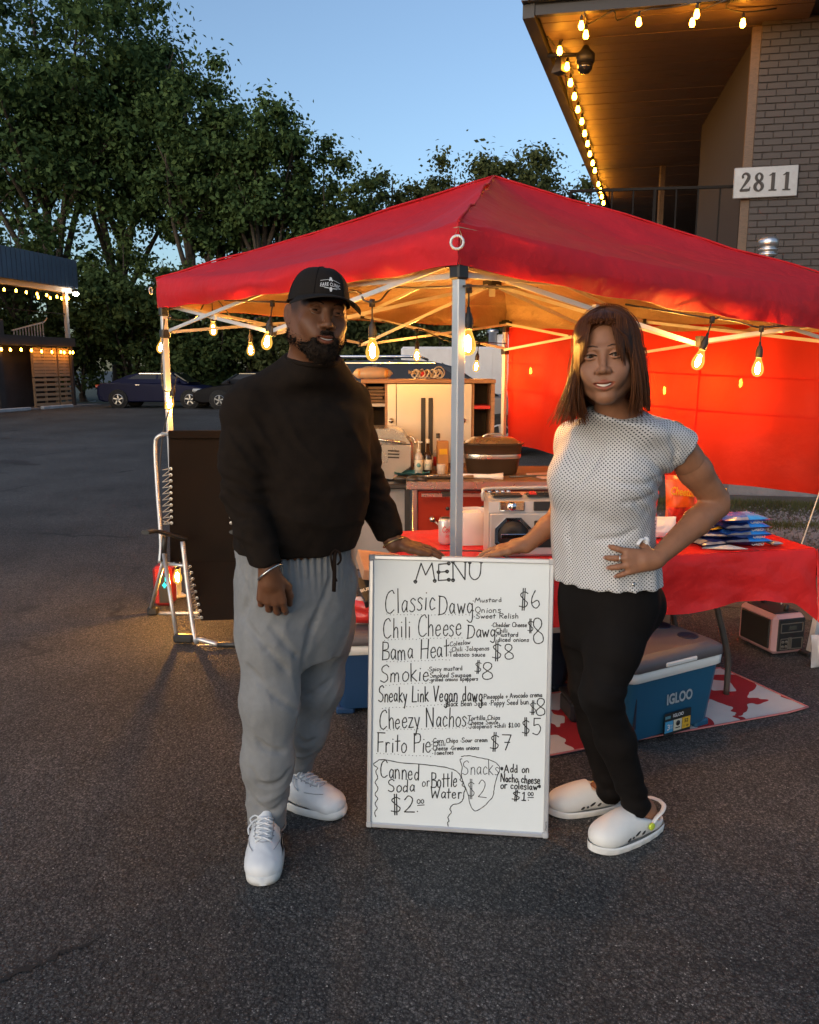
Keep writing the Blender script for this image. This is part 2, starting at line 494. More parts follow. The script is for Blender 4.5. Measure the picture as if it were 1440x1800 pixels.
# unpaved yard to the right: packed dirt with gravel, grass along the wall
M_DIRT = pm("yard_dirt", (.105, .083, .068), .95, var=.35, vs=1.3, bump=.6, bs=18, bdist=.03, dirt=.4)
def curve_edge():
    L = [(1200, 1040), (1290, 985), (1370, 1010), (1440, 1050), (1700, 1120)]
    return [G(*p) for p in L]
mb = MB()
edge = [V(1.7, 7.6, .004), V(1.6, 6.2, .004), V(2.0, 5.2, .004), V(2.9, 4.6, .004), V(4.4, 4.1, .004), V(9.0, 3.2, .004)]
edge = catmull(edge, 6)
edge = [p + V(random.uniform(-.06, .06), random.uniform(-.06, .06), 0) for p in edge]
mb.add(edge + [V(14, 3.2, .004), V(14, 14, .004), V(2.6, 14, .004)], [list(range(len(edge) + 3))])
tag(mb.build("dirt_yard", M_DIRT), kind='structure')
M_STONE = pm("gravel_stone", (.27, .25, .235), .9, var=.45, vs=1.2)
gv, gf = [], []
for i in range(5200):
    x = random.gauss(4.1, .95); y = random.gauss(7.5, .55)
    if x < 2.5: continue
    s = random.uniform(.008, .022); a = random.random() * 6.28; b = len(gv)
    for k in range(4):
        gv.append((x + math.cos(a + k * 1.57) * s * random.uniform(.8, 1.3), y + math.sin(a + k * 1.57) * s, .005))
    gv.append((x + random.uniform(-.3, .3) * s, y, .005 + s * random.uniform(.6, 1.1)))
    for k in range(4): gf.append((b + k, b + (k + 1) % 4, b + 4))
tag(link_mesh("gravel", np_mesh("gravel", gv, gf), M_STONE), kind='stuff')
M_GRASS = pm("grass_blade", (.085, .088, .032), .8, var=.5, vs=.8, spec=.2)
gv, gf = [], []
for i in range(15000):
    k = random.random()
    if k < .8: x = random.uniform(2.2, 8.0); y = 9.28 - (x - 4) * .19 - abs(random.gauss(0, .42))
    elif k < .93: x = random.gauss(3.5, .5); y = random.gauss(7.75, .1)
    else: x = random.uniform(2.4, 6); y = random.uniform(6.2, 8.2)
    h = random.uniform(.02, .085); a = random.random() * 6.28; w = .004; l = random.uniform(-.04, .04)
    b = len(gv)
    gv += [(x - w * math.cos(a), y - w * math.sin(a), .004), (x + w * math.cos(a), y + w * math.sin(a), .004), (x + l, y + l * .6, h)]
    gf.append((b, b + 1, b + 2))
tag(link_mesh("grass", np_mesh("grass", gv, gf), M_GRASS), kind='stuff')

# far verge under the trees
M_VERGE = pm("verge_soil", (.04, .042, .022), .95, var=.5, vs=.6, bump=.5, bs=6, bdist=.08)
mb = MB(); n = 40; a_, b_ = [], []
for i in range(n + 1):
    x = -60 + i * 2.6
    a_.append(V(x, 36.5 + random.uniform(-.25, .25), .006)); b_.append(V(x * 1.6, 95, .006))
mb.grid([a_, b_], smooth=False)
tag(mb.build("wooded_verge", M_VERGE), kind='structure')

# ================================================================ BRICK BUILDING WITH THE HIGH SOFFIT (right)
M_BRK = pm("grey_painted_brick", (.058, .051, .050), .75, var=.12, vs=5, bump=.35, bs=120, bdist=.003, dirt=.15)
M_MORT = pm("grey_painted_mortar", (.045, .039, .038), .85, var=.15, vs=8, bump=.3, bs=150)
M_FND = pm("concrete_foundation", (.23, .22, .22), .9, var=.2, vs=3, bump=.3, bs=40, dirt=.5)
M_DARKTRIM = pm("dark_trim", (.035, .03, .028), .55, var=.2, vs=4, dirt=.2)
M_SOFFIT = wood("soffit_board_paint", (.17, .115, .08), var=.16, rough=.6, scale=(1.2, 14, 14), dirt=.35)
M_RIBMETAL = pm("blue_ribbed_metal", (.10, .125, .17), .42, metal=.35, var=.1, vs=1.5, dirt=.25)
M_WALLIN = pm("gallery_wall_paint", (.034, .021, .015), .8, var=.2, vs=2, dirt=.3, bump=.15, bs=60)
M_DOORP = pm("gallery_door_paint", (.09, .06, .045), .5, var=.15, vs=3, dirt=.3)
M_IRON = pm("black_iron", (.010, .009, .008), .7, metal=.0, spec=.2)

OX = V(3.98, 9.8, 0)                       # foot of the wall's outer corner
XA = V(.983, -.184, 0); YA = V(.308, .951, 0)
XP = V(.184, .983, 0)                      # into the wall, square to its face
SOF = 5.4
bld = thing("brick_building", "grey painted brick building with a high lit soffit behind the red tent", "building", tuple(OX))
def LB(x, y, z): return OX + XA * x + XP * y + V(0, 0, z)
mb = MB()
WR = Matrix((XA, XP, V(0, 0, 1))).transposed()
mb.box(LB(4.0, 2.02, 2.9), (8.0, 4.0, 5.3), M=WR)
mb.build("wall", M_MORT, bld, world=True)
mb = MB(); mb.box(LB(4.0, 2.0, .13), (8.04, 4.06, .26), M=WR, ch=.01)
mb.build("foundation", M_FND, bld, world=True)
# bricks on the face in view: one by one
bh, bl, jt = .0655, .198, .0095
bmesh_b = MB().box((0, 0, 0), (bl, .022, bh), ch=.004).mesh("brick")
bmesh_b.materials.append(M_BRK)
closer_mesh = MB().box((0, 0, 0), (bl * .47, .022, bh), ch=.004).mesh("brick_end"); closer_mesh.materials.append(M_BRK)
rest = MB(); nb = 0
for r in range(int(5.1 / (bh + jt)) + 1):
    z = .262 + bh / 2 + r * (bh + jt)
    off = (bl + jt) / 2 if r % 2 else 0.0
    for c in range(-1, 18):
        x = off + c * (bl + jt) + bl / 2
        if x - bl / 2 < -.002: continue
        yy = .0165 + random.uniform(-.0018, .0018)
        p = LB(x, yy, z)
        inview = x < 1.35 and 2.7 < z < 5.35 and nb < 298
        M = Matrix.Translation(p) @ WR.to_4x4() @ Matrix.Rotation(random.uniform(-.004, .004), 4, 'Y')
        if inview:
            o = bpy.data.objects.new("brick", bmesh_b); COL.objects.link(o); o.parent = bld
            o.matrix_local = WM[bld.name].inverted() @ M; nb += 1
        elif x < 3.2:
            rest.box(p, (bl, .022, bh), M=WR, ch=0)
        if c == 0 and r % 2:
            pc = LB(bl * .235, yy, z)
            if inview and nb < 298:
                o = bpy.data.objects.new("brick", closer_mesh); COL.objects.link(o); o.parent = bld
                o.matrix_local = WM[bld.name].inverted() @ Matrix.Translation(pc) @ WR.to_4x4(); nb += 1
            else: rest.box(pc, (bl * .47, .022, bh), M=WR)
o = rest.build("brickwork", M_BRK, bld, world=True); o['kind'] = 'stuff'

# gallery wall running away from the corner, with frames and doors
YN = V(YA.y, -YA.x, 0)     # to the right of the run
mb = MB(); WY = Matrix((YN, YA, V(0, 0, 1))).transposed()
mb.box(OX + YA * 15.3 + YN * .2 + V(0, 0, 2.7), (.4, 30.2, 5.38), M=WY)
mb.build("gallery_wall", M_WALLIN, bld, world=True)
def gpt(s, out, z): return OX + YA * s - YN * out + V(0, 0, z)
for s0 in (1.0, 3.6, 6.8, 9.4):
    f = MB()
    for ds in (-.5, .5): f.box(gpt(s0 + ds, .03, 3.75), (.08, .1, 2.1), M=WY)
    f.box(gpt(s0, .03, 4.85), (.08, 1.1, .1), M=WY)
    fo = f.build("door_frame", M_DARKTRIM, bld, world=True)
    d = MB(); d.box(gpt(s0, .012, 3.75), (.05, .9, 2.1), M=WY)
    for zz in (3.3, 4.25): d.box(gpt(s0, .045, zz), (.02, .6, .7), M=WY, ch=.008)
    d.build("door", M_DOORP, fo, world=True)
M_POSTW = wood("pale_trim_wood", (.10, .066, .045), dirt=.3)
for s0, w in ((.12, .16), (2.1, .1), (2.5, .08), (5.2, .1)):
    f = MB(); f.box(gpt(s0, .05, 4.02), (.1, w, 2.7), M=WY)
    f.build("wall_batten", M_POSTW, bld, world=True)
# deck and roof
NEAR_L = V(1.318, 9.62, 0)
def sof(u, s, z): return NEAR_L + V(2.24, -.42, 0).normalized() * u + YA * s + V(0, 0, z)
XE = V(2.24, -.42, 0).normalized()
dk = MB(); P = [sof(.35, .7, 0), sof(2.9, .95, 0), sof(2.9, 30, 0), sof(.35, 30, 0)]
dk.add([p + V(0, 0, 2.5) for p in P] + [p + V(0, 0, 2.68) for p in P], [(0, 3, 2, 1), (4, 5, 6, 7), (0, 1, 5, 4), (1, 2, 6, 5), (2, 3, 7, 6), (3, 0, 4, 7)])
dk.build("gallery_deck", M_DARKTRIM, bld, world=True)
# soffit boards, each its own plank
nbd = 46; bw = 11.6 / nbd
for i in range(nbd):
    s0 = .02 + i * bw; s1 = s0 + bw - .012; dz = random.uniform(-.004, .004)
    b = MB(); P = [sof(.10, s0, 0), sof(2.98, s0, 0), sof(2.98, s1, 0), sof(.10, s1, 0)]
    b.add([p + V(0, 0, SOF + dz) for p in P] + [p + V(0, 0, SOF + .03 + dz) for p in P], [(0, 3, 2, 1), (4, 5, 6, 7), (0, 1, 5, 4), (1, 2, 6, 5), (2, 3, 7, 6), (3, 0, 4, 7)])
    b.build("soffit_board", M_SOFFIT, bld, world=True)
b = MB()      # the far run of boards, too narrow to pick apart from here
for i in range(nbd, 120):
    s0 = .02 + i * bw; s1 = s0 + bw - .012
    P = [sof(.10, s0, 0), sof(2.98, s0, 0), sof(2.98, s1, 0), sof(.10, s1, 0)]
    b.add([p + V(0, 0, SOF) for p in P] + [p + V(0, 0, SOF + .03) for p in P], [(0, 3, 2, 1), (4, 5, 6, 7), (0, 1, 5, 4), (1, 2, 6, 5), (2, 3, 7, 6), (3, 0, 4, 7)])
b.build("far_soffit_boards", M_SOFFIT, bld, world=True)['kind'] = 'stuff'
b = MB(); P = [sof(.3, 29.9, 0), sof(2.9, 29.9, 0)]; b.add([P[0] + V(0, 0, 2.68), P[1] + V(0, 0, 2.68), P[1] + V(0, 0, SOF), P[0] + V(0, 0, SOF)], [(0, 1, 2, 3)]); b.build("end_wall", M_WALLIN, bld, world=True)
rf = MB(); P = [sof(.03, .0, 0), sof(11, -.0, 0), sof(11, 30.4, 0), sof(.03, 30.4, 0)]
rf.add([p + V(0, 0, SOF + .045) for p in P] + [p + V(0, 0, SOF + .9) for p in P], [(0, 3, 2, 1), (4, 5, 6, 7), (0, 1, 5, 4), (1, 2, 6, 5), (2, 3, 7, 6), (3, 0, 4, 7)])
rf.build("roof", M_DARKTRIM, bld, world=True)
# dark edge boards round the soffit and ribbed metal fascia above them
eb = MB()
eb.bar(sof(.0, -.03, SOF + .02), sof(.0, 30.4, SOF + .02), .13, .14)
eb.bar(sof(.07, -.0, SOF + .022), sof(8, -.0, SOF + .022), .07, .10)
eb.build("edge_board", M_DARKTRIM, bld, world=True)
fa = MB()
fa.add([sof(-.07, -.1, SOF + .1), sof(9, -.1, SOF + .1), sof(9, -.1, SOF + 1.2), sof(-.07, -.1, SOF + 1.2)], [(0, 1, 2, 3)])
fa.add([sof(-.07, -.1, SOF + .1), sof(-.07, -.1, SOF + 1.2), sof(-.07, 30.5, SOF + 1.2), sof(-.07, 30.5, SOF + .1)], [(0, 1, 2, 3)])
fa.add([sof(-.07, -.1, SOF + .1), sof(9, -.1, SOF + .1), sof(9, .0, SOF + .1), sof(.0, .0, SOF + .1), sof(.0, 30.5, SOF + .1), sof(-.07, 30.5, SOF + .1)], [(0, 5, 4, 3), (0, 3, 2, 1)])
fo = fa.build("metal_fascia", M_RIBMETAL, bld, world=True)
rib_me = None
for i in range(34):
    r_ = MB(); u = .02 + i * .1524
    r_.box(sof(u, -.113, SOF + .65), (.022, .028, 1.1), M=Matrix((XE, V(-XE.y, XE.x, 0), V(0, 0, 1))).transposed(), ch=.005)
    r_.build("rib", M_RIBMETAL, fo, world=True)
# railing of the gallery
ra = MB(); A, B = V(1.95, 10.2, 2.7), V(3.93, 9.93, 2.7)
ra.bar(A + V(0, 0, .97), B + V(0, 0, .97), .035, .03); ra.bar(A + V(0, 0, .1), B + V(0, 0, .1), .03, .03)
rlo = ra.build("railing", M_IRON, bld, world=True)
for i in range(9):
    p = A.lerp(B, i / 8); b = MB(); b.bar(p, p + V(0, 0, .96), .016 if i % 4 else .03)
    b.build("baluster", M_IRON, rlo, world=True)
ra = MB(); A2 = sof(.42, .8, 2.68); B2 = sof(.42, 29, 2.68)
ra.bar(A2 + V(0, 0, .97), B2 + V(0, 0, .97), .035, .03)
for i in range(150):
    p = A2.lerp(B2, i / 149); ra.bar(p, p + V(0, 0, .96), .014)
ra.build("side_railing", M_IRON, bld, world=True)
po = MB(); p = sof(1.35, 7.2, 2.68); po.bar(p, p + V(0, 0, 2.7), .09)
po.build("gallery_post", M_POSTW, bld, world=True)
# house number plate
M_PLATE = pm("brushed_plate", (.36, .34, .33), .38, metal=.7, var=.1, vs=9, dirt=.25)
M_NUM = pm("bronze_numeral", (.03, .022, .018), .45)
c = W(1350, 318, 9.64); c = LB(.0, 0, 0) + XA * ((c - OX).dot(XA)); pw, ph = .70, .345
pz = W(1350, 318, 9.7).z; c = V(c.x, c.y, pz) - XP * .02
sg = thing("house_number_sign", "silver plate reading 2811 on the grey brick wall", "sign", tuple(c))
mb = MB(); mb.box(c, (pw, .03, ph), M=WR @ Matrix.Rotation(R(-.6), 3, 'Y'), ch=.008); mb.build("plate", M_PLATE, sg, world=True)
DIG = {'2': [(-.2, .30, .05), (-.13, .42, .1), (.02, .48, .12), (.17, .38, .17), (.17, .2, .2), (.02, -.05, .16), (-.16, -.3, .09), (-.24, -.42, .1)],
       '8': [(0, .02, .12), (-.14, .16, .16), (-.15, .34, .14), (0, .47, .08), (.15, .34, .14), (.14, .16, .16), (0, .02, .12), (-.18, -.14, .19), (-.19, -.34, .17), (0, -.48, .09), (.19, -.34, .17), (.18, -.14, .19), (0, .02, .12)],
       '1': [(.02, .47, .2), (.02, .2, .2), (.02, -.2, .2), (.02, -.45, .2)]}
for i, ch in enumerate("2811"):
    o = c - XP * .018 + XA * ((i - 1.5) * .150) + V(0, 0, -.004 * i * 0)
    d = MB(); hgt = .205
    pts = catmull([V(p[0], p[1], p[2]) for p in DIG[ch]], 5)
    def ribbon(pp):
        for a, b in zip(pp[:-1], pp[1:]):
            ta = V(b.x - a.x, b.y - a.y, 0).normalized(); nn = V(-ta.y, ta.x, 0)
            q = [a + nn * a.z / 2, a - nn * a.z / 2, b - nn * b.z / 2, b + nn * b.z / 2]
            d.prism([(k.x * hgt * .95, k.y * hgt) for k in q], .012, o, XA, V(0, 0, 1))
    ribbon(pts)
    if ch == '2': ribbon([V(-.28, -.43, .12), V(.12, -.41, .15), V(.26, -.4, .12)]); ribbon([V(.24, -.46, .08), V(.29, -.24, .05)]); d.prism([(x * hgt, y * hgt) for x, y in ((-.19, .22), (-.1, .22), (-.07, .3), (-.12, .36), (-.2, .32))], .0125, o, XA, V(0, 0, 1))
    if ch == '1': ribbon([V(-.2, -.46, .07), V(.24, -.46, .07)]); ribbon([V(.02, .44, .1), V(-.2, .33, .05)])
    d.build("numeral", M_NUM, sg, world=True)
# camera dome and lamp heads under the soffit
M_BLK = pm("black_plastic", (.018, .018, .018), .45)
def soffit_hit(px, py): return Zp(px, py, SOF)
p = soffit_hit(1030, 80)
cd = thing("security_camera", "dark domed security camera hanging on an arm under the soffit", "camera", tuple(p))
mb = MB(); mb.lathe([(.0, -.32), (.05, -.31), (.085, -.27), (.1, -.2)], p, 16); mb.build("dome", pm("smoked_dome", (.015, .015, .017), .08, spec=.9), cd, world=True)
mb = MB(); mb.lathe([(.1, -.2), (.115, -.19), (.115, -.1), (.06, -.05), (.03, 0)], p, 16); mb.build("housing", M_BLK, cd, world=True)
mb = MB(); mb.tube([p + V(-.06, -.0, -.1), p + V(-.45, .06, -.09)], .025, 8); mb.build("arm", M_BLK, cd, world=True)
p = soffit_hit(985, 95)
fl = thing("flood_lamp", "small grey flood lamp head fixed under the soffit corner", "lamp", tuple(p))
mb = MB(); mb.lathe([(.10, -.22), (.105, -.20), (.06, -.10), (.045, -.04), (.045, 0)], p, 4, smooth=False); mb.build("lamp_head", pm("grey_cast", (.07, .062, .055), .6), fl, world=True)
# wire stapled along the edge
mb = MB(); pts = [sof(.12 + .06 * math.sin(i * .9) + random.uniform(-.02, .02), .6 + i * .55, SOF - .02) for i in range(19)]
mb.tube(catmull(pts, 4), .008, 5); tag(mb.build("loose_cable", M_BLK), "thin cable stapled along the dark edge of the soffit", "cable")

# vent pipe in front of the brick wall
M_GALV = pm("galvanised_steel", (.62, .62, .63), .3, metal=.9, var=.1, vs=8)
p = W(1341, 560, 8.9); base = V(p.x, p.y, 0)
vt = thing("vent_pipe", "shiny metal vent pipe with a round cap by the brick wall", "pipe", tuple(base))
zt = W(1341, 417, 8.9).z
mb = MB(); mb.lathe([(.065, 1.95), (.065, zt - .16)], base, 16); mb.tube(catmull([base + V(0, 0, 2.0), base + V(.01, .02, 1.88), base + V(.03, .1, 1.8), base + V(.05, .75, 1.78)], 5), .062, 14); mb.build("pipe", M_GALV, vt, world=True)
mb = MB(); mb.lathe([(.085, zt - .2), (.098, zt - .185), (.098, zt - .17), (.08, zt - .165), (.08, zt - .15), (.1, zt - .14), (.1, zt - .12), (.08, zt - .115), (.085, zt - .1), (.105, zt - .09), (.105, zt - .03), (.07, zt), (0, zt + .005)], base, 18); mb.build("cap", M_GALV, vt, world=True)

# ================================================================ TWO-STOREY BUILDING (far left)
M_SID = pm("lap_siding", (.25, .20, .17), .75, var=.12, vs=2, dirt=.3)
M_LTRIM = pm("pale_trim", (.42, .38, .34), .6, var=.1, vs=2, dirt=.25)
M_DECK = pm("dark_deck", (.05, .038, .032), .7, var=.25, vs=2)
LA = V(-13.75, 34.0, 0); LD = (V(-14.95, 29.0, 0) - LA).normalized()    # along the front, towards the camera
LN = V(LD.y, -LD.x, 0)
if LN.x > 0: LN = -LN                                                  # into the building (to the left)
lb = thing("motel_building", "two storey building with ribbed blue roof edge and galleries at far left", "building", tuple(LA))
def L3(s, d, z): return LA + LD * s + LN * d + V(0, 0, z)
WL = Matrix((LD, LN, V(0, 0, 1))).transposed()
ZT, ZB = 5.9, 4.83
mb = MB(); mb.box(L3(6.5, 4.0, (ZT + ZB) / 2), (13, 8, ZT - ZB), M=WL); roof = mb.build("roof", M_DECK, lb, world=True)
fb = MB(); fb.box(L3(6.5, -.03, (ZT + ZB) / 2), (13.06, .05, ZT - ZB + .06), M=WL); fb.box(L3(-.03, 4, (ZT + ZB) / 2), (.05, 8.02, ZT - ZB + .06), M=WL)
fas = fb.build("metal_fascia", M_RIBMETAL, lb, world=True)
for i in range(36):
    b = MB(); b.box(L3(.02 + i * .25, -.068, (ZT + ZB) / 2), (.03, .03, ZT - ZB + .04), M=WL); b.build("rib", M_RIBMETAL, fas, world=True)
mb = MB(); mb.box(L3(6.5, .35, ZB - .11), (12.9, .3, .2), M=WL); mb.build("eave_beam", M_LTRIM, lb, world=True)
mb = MB(); mb.box(L3(6.5, 2.2, 2.62), (12.6, 4.2, .34), M=WL); mb.build("gallery_deck", M_DECK, lb, world=True)
# wall block stands back from the gallery edge and stops before the end
mb = MB(); mb.box(L3(8.6, 4.8, 2.4), (9.0, 5.6, 4.75), M=WL); wall = mb.build("wall", M_SID, lb, world=True)
for zz0, n in ((.1, 18), (2.85, 14)):
    for i in range(n):
        b = MB(); b.box(L3(8.6, 1.985 - .004, zz0 + .07 + i * .135), (9.0, .03, .125), M=WL @ Matrix.Rotation(R(4), 3, 'X')); b.build("siding_board", M_SID, wall, world=True)
        b = MB(); b.box(L3(4.086, 4.8, zz0 + .07 + i * .135), (.03, 5.6, .125), M=WL); b.build("siding_board", M_SID, wall, world=True)
for s0, z0, zt, w, m in ((.45, 2.8, ZB - .2, .14, M_LTRIM), (4.6, 0, 2.46, .28, M_DECK), (.35, 0, 2.46, .12, M_DECK), (7.2, 0, 2.46, .2, M_DECK), (7.2, 2.8, ZB - .2, .14, M_LTRIM)):
    b = MB(); b.box(L3(s0, .25, (z0 + zt) / 2), (w, w, zt - z0), M=WL); b.build("column", m, lb, world=True)
b = MB(); b.box(L3(5.8, 1.9, 3.6), (1.0, .1, 1.7), M=WL); b.build("dark_opening", M_BLK, lb, world=True)
b = MB(); b.box(L3(4.6, .5, 3.05), (1.1, .5, .6), M=WL, ch=.05); b.build("gallery_planter", M_DECK, lb, world=True)
rl = MB(); rl.bar(L3(.45, .25, 3.75), L3(9, .25, 3.75), .03); rl.build("top_rail", M_IRON, lb, world=True)
# bench silhouette on the gallery
bn = thing("garden_bench", "pale slatted bench on the upper gallery of the far building", "bench", tuple(L3(1.6, 1.0, 2.79)))
b = MB(); b.bar(L3(2.9, .9, 3.0), L3(1.0, .9, 3.42), .05); b.bar(L3(1.0, .9, 3.42), L3(.8, .9, 3.6), .04)
b.build("back_rail", M_LTRIM, bn, world=True)
for i in range(11):
    q = L3(2.8 - i * .17, .9, 3.02 + i * .038); s_ = MB(); s_.bar(V(q.x, q.y, 2.79), q, .03); s_.build("slat", M_LTRIM, bn, world=True)
# pallets closing the ground floor end
M_PAL = wood("pallet_wood", (.42, .27, .15), var=.3, dirt=.2)
def pallet(loc, w, h, gap, label):
    t = thing("wooden_pallet", label, "pallet", tuple(loc), 0, "wooden pallets under the gallery")
    n = 6 if gap else 9
    for i in range(n):
        z = h * (i + .5) / n; b = MB(); hh = (h / n) * (.55 if gap else .86)
        b.box(loc + V(0, 0, z) - LN * .07, (w, .022, hh), M=WL @ Matrix.Rotation(random.uniform(-.006, .006), 3, 'Y'), ch=.004); b.build("slat", M_PAL, t, world=True)
    for k in (-.5, 0, .5):
        b = MB(); b.box(loc + LD * (k * (w - .05)) + V(0, 0, h / 2), (.045, .09, h * .995), M=WL); b.build("stringer", M_PAL, t, world=True)
b = MB(); b.box(L3(2.4, 1.1, 1.25), (4.0, .05, 2.45), M=WL); b.build("back_panel", M_DECK, lb, world=True)
def px_s(px):   # distance along the pallet line for a photo column
    d = ray(px, 650); o = L3(0, .42, 0)
    a = (o.x * d.y - o.y * d.x) / (LD.y * d.x - LD.x * d.y); return a
for x0, x1, z0, h, gap, lab in ((57, 98, .05, 1.16, 1, "gappy pallet standing on the kerb, left of the two bottom ones"),
                                (57, 98, 1.23, 1.15, 0, "close boarded pallet stacked above the left bottom pallet"),
                                (101, 126, .05, 1.16, 1, "narrow gappy pallet standing at the right end under the gallery"),
                                (101, 126, 1.23, 1.15, 0, "close boarded pallet above the narrow right hand one")):
    s0, s1 = px_s(x0), px_s(x1)
    pallet(L3((s0 + s1) / 2, .42, z0), abs(s1 - s0), h, gap, lab)
# kerb in front
M_KERB = pm("painted_kerb", (.55, .54, .52), .8, var=.2, vs=3, dirt=.6)
for s0, s1 in ((1.2, 3.0), (3.7, 9.0), (9.02, 14)):
    b = MB(); b.box(L3((s0 + s1) / 2, -.25, .06), (abs(s1 - s0), .16, .13), M=WL, ch=.02)
    tag(b.build("kerb", M_KERB), kind='structure')
M_SLAB = pm("concrete_walk", (.22, .20, .19), .9, var=.2, vs=1.5, dirt=.4)
b = MB(); b.box(L3(6, 1.6, .02), (14, 3.4, .05), M=WL); tag(b.build("walkway", M_SLAB), kind='structure')
# ================================================================ TREES
def leafmat(name, c1, c2):
    m, N, L = newmat(name)
    out = N.new('ShaderNodeOutputMaterial'); b = N.new('ShaderNodeBsdfPrincipled')
    g = N.new('ShaderNodeNewGeometry'); r = N.new('ShaderNodeValToRGB')
    r.color_ramp.elements[0].color = (*c1, 1); r.color_ramp.elements[1].color = (*c2, 1)
    L.new(g.outputs['Random Per Island'], r.inputs[0]); L.new(r.outputs[0], b.inputs['Base Color'])
    b.inputs['Roughness'].default_value = .75; b.inputs['Specular IOR Level'].default_value = .1
    t = N.new('ShaderNodeBsdfTranslucent'); L.new(r.outputs[0], t.inputs[0])
    mx = N.new('ShaderNodeMixShader'); mx.inputs[0].default_value = .3
    L.new(b.outputs[0], mx.inputs[1]); L.new(t.outputs[0], mx.inputs[2]); L.new(mx.outputs[0], out.inputs[0])
    return m
M_LEAF = [leafmat("leaf_deep", (.040, .074, .026), (.088, .140, .048)), leafmat("leaf_mid", (.046, .074, .024), (.098, .138, .045)),
          leafmat("leaf_olive", (.050, .066, .024), (.105, .122, .045))]
M_BARK = pm("bark", (.055, .043, .033), .95, var=.35, vs=5, bump=.8, bs=14, bdist=.04)
rng = np.random.default_rng(11)

def leaves(name, centres, radii, per, size, mat, parent, flat=.75):
    C = np.repeat(np.asarray(centres), per, axis=0); Rr = np.repeat(np.asarray(radii), per)
    n = len(C)
    d = rng.normal(size=(n, 3)); d /= np.linalg.norm(d, axis=1)[:, None]
    rad = Rr * np.abs(rng.normal(size=n)) * 1.05
    P = C + d * rad[:, None] * np.array([1, 1, flat])
    nrm = d * .8 + rng.normal(size=(n, 3)) * .6 + np.array([0, 0, .35]); nrm /= np.linalg.norm(nrm, axis=1)[:, None]
    t = rng.normal(size=(n, 3)); t -= nrm * (t * nrm).sum(1)[:, None]; t /= np.linalg.norm(t, axis=1)[:, None]
    bt = np.cross(nrm, t); s = size * rng.uniform(.6, 1.35, n)[:, None]
    v = np.empty((n, 4, 3))
    v[:, 0] = P - t * s * .6; v[:, 1] = P + bt * s * .36 + nrm * s * .08; v[:, 2] = P + t * s * .6; v[:, 3] = P - bt * s * .36 + nrm * s * .08
    f = np.arange(n * 4).reshape(n, 4)
    me = np_mesh(name, v.reshape(-1, 3), f)
    return link_mesh(name, me, mat, parent, world=True)

def tree(px, Y, top_py, hw_px, crown_py, mat, label, nclump=120, per=190, size=.26, limbs=7, fork=.32, group="trees behind the lot", lean=0.0, low=.0, name="broadleaf_tree"):
    top = W(px, top_py, Y); hw = hw_px / FPX * Y; base = V(top.x - lean, Y, 0)
    zc = max(W(px, crown_py, Y).z, .4)
    t = thing(name, label, "tree", tuple(base), 0, group)
    H = top.z; mid = (H + zc) / 2; hz = (H - zc) / 2
    mb = MB(); centres, radii = [], []
    fz = H * fork; r0 = .018 * H + .08
    tr = catmull([base + V(0, 0, -.1), base + V(random.uniform(-.2, .2), 0, fz * .5), base + V(lean * .4, 0, fz), base + V(lean * .7 + random.uniform(-.4, .4), random.uniform(-.4, .4), (fz + H) / 2), base + V(lean, 0, H * .93)], 5)
    k = len(tr); mb.tube(tr, [r0 * (1 - .93 * i / (k - 1)) + r0 * .4 * max(0, 1 - i / 2) for i in range(k)], 9)
    cc = base + V(lean, 0, mid)
    for i in range(limbs):
        a = i * 2.4 + random.uniform(-.4, .4); st = tr[int(k * random.uniform(.32, .62))]
        e = random.uniform(-.25, .85)
        end = cc + V(math.cos(a) * hw * .85 * math.cos(e), math.sin(a) * hw * .85 * math.cos(e), hz * .85 * math.sin(e))
        md = st.lerp(end, .5) + V(0, 0, random.uniform(-.1, .25) * hz * .4) + V(random.uniform(-.5, .5), 0, 0)
        lm = catmull([st, md, end], 5)
        mb.tube(lm, [max(.02, r0 * .42 * (1 - .85 * j / (len(lm) - 1))) for j in range(len(lm))], 6)
        for j in range(4):
            s2 = lm[int(len(lm) * random.uniform(.35, .9))]; dd = V(random.gauss(0, 1), random.gauss(0, 1), random.gauss(.3, .7)).normalized() * hw * random.uniform(.2, .45)
            tw = catmull([s2, s2 + dd * .5 + V(0, 0, .1), s2 + dd], 3); mb.tube(tw, [max(.012, r0 * .13 * (1 - .8 * q / (len(tw) - 1))) for q in range(len(tw))], 5)
            centres.append(tw[-1]); radii.append(hw * random.uniform(.12, .24))
    while len(centres) < nclump:
        d = rng.normal(size=3); d /= np.linalg.norm(d); rr = rng.random() ** .45
        p = cc + V(d[0] * hw * rr, d[1] * hw * rr, d[2] * hz * rr)
        # crowns narrow towards the foot, and are lumpy
        f = (p.z - zc) / max(H - zc, .1)
        if rng.random() > .45 + .75 * min(1, f * 1.6) and low < .5: continue
        centres.append(p); radii.append(hw * random.uniform(.13, .27))
    mb.build("trunk", M_BARK, t, world=True)
    leaves("crown", [tuple(c) for c in centres], radii, int(per * 1.5), size * .78, mat, t)
    return t
tree(40, 41, -120, 200, 505, M_LEAF[0], "tallest dark green tree at the far left, its crown running out of the frame", 150, 190, .30, 9, .3)
tree(205, 43, -25, 150, 420, M_LEAF[0], "tall tree with forked limbs showing sky through it, left of the tent", 105, 190, .28, 9, .34, lean=1.0)
tree(318, 40, 58, 92, 455, M_LEAF[0], "tall tree whose crown steps down to the right of the tallest two", 85, 180, .27, 8, .4)
tree(375, 44, 120, 80, 470, M_LEAF[1], "slim tree between the stepped crown and the round topped tree", 70, 170, .26, 7, .4)
tree(452, 40, 155, 88, 480, M_LEAF[0], "round topped tree above the left slope of the tent", 95, 190, .26, 8, .35)
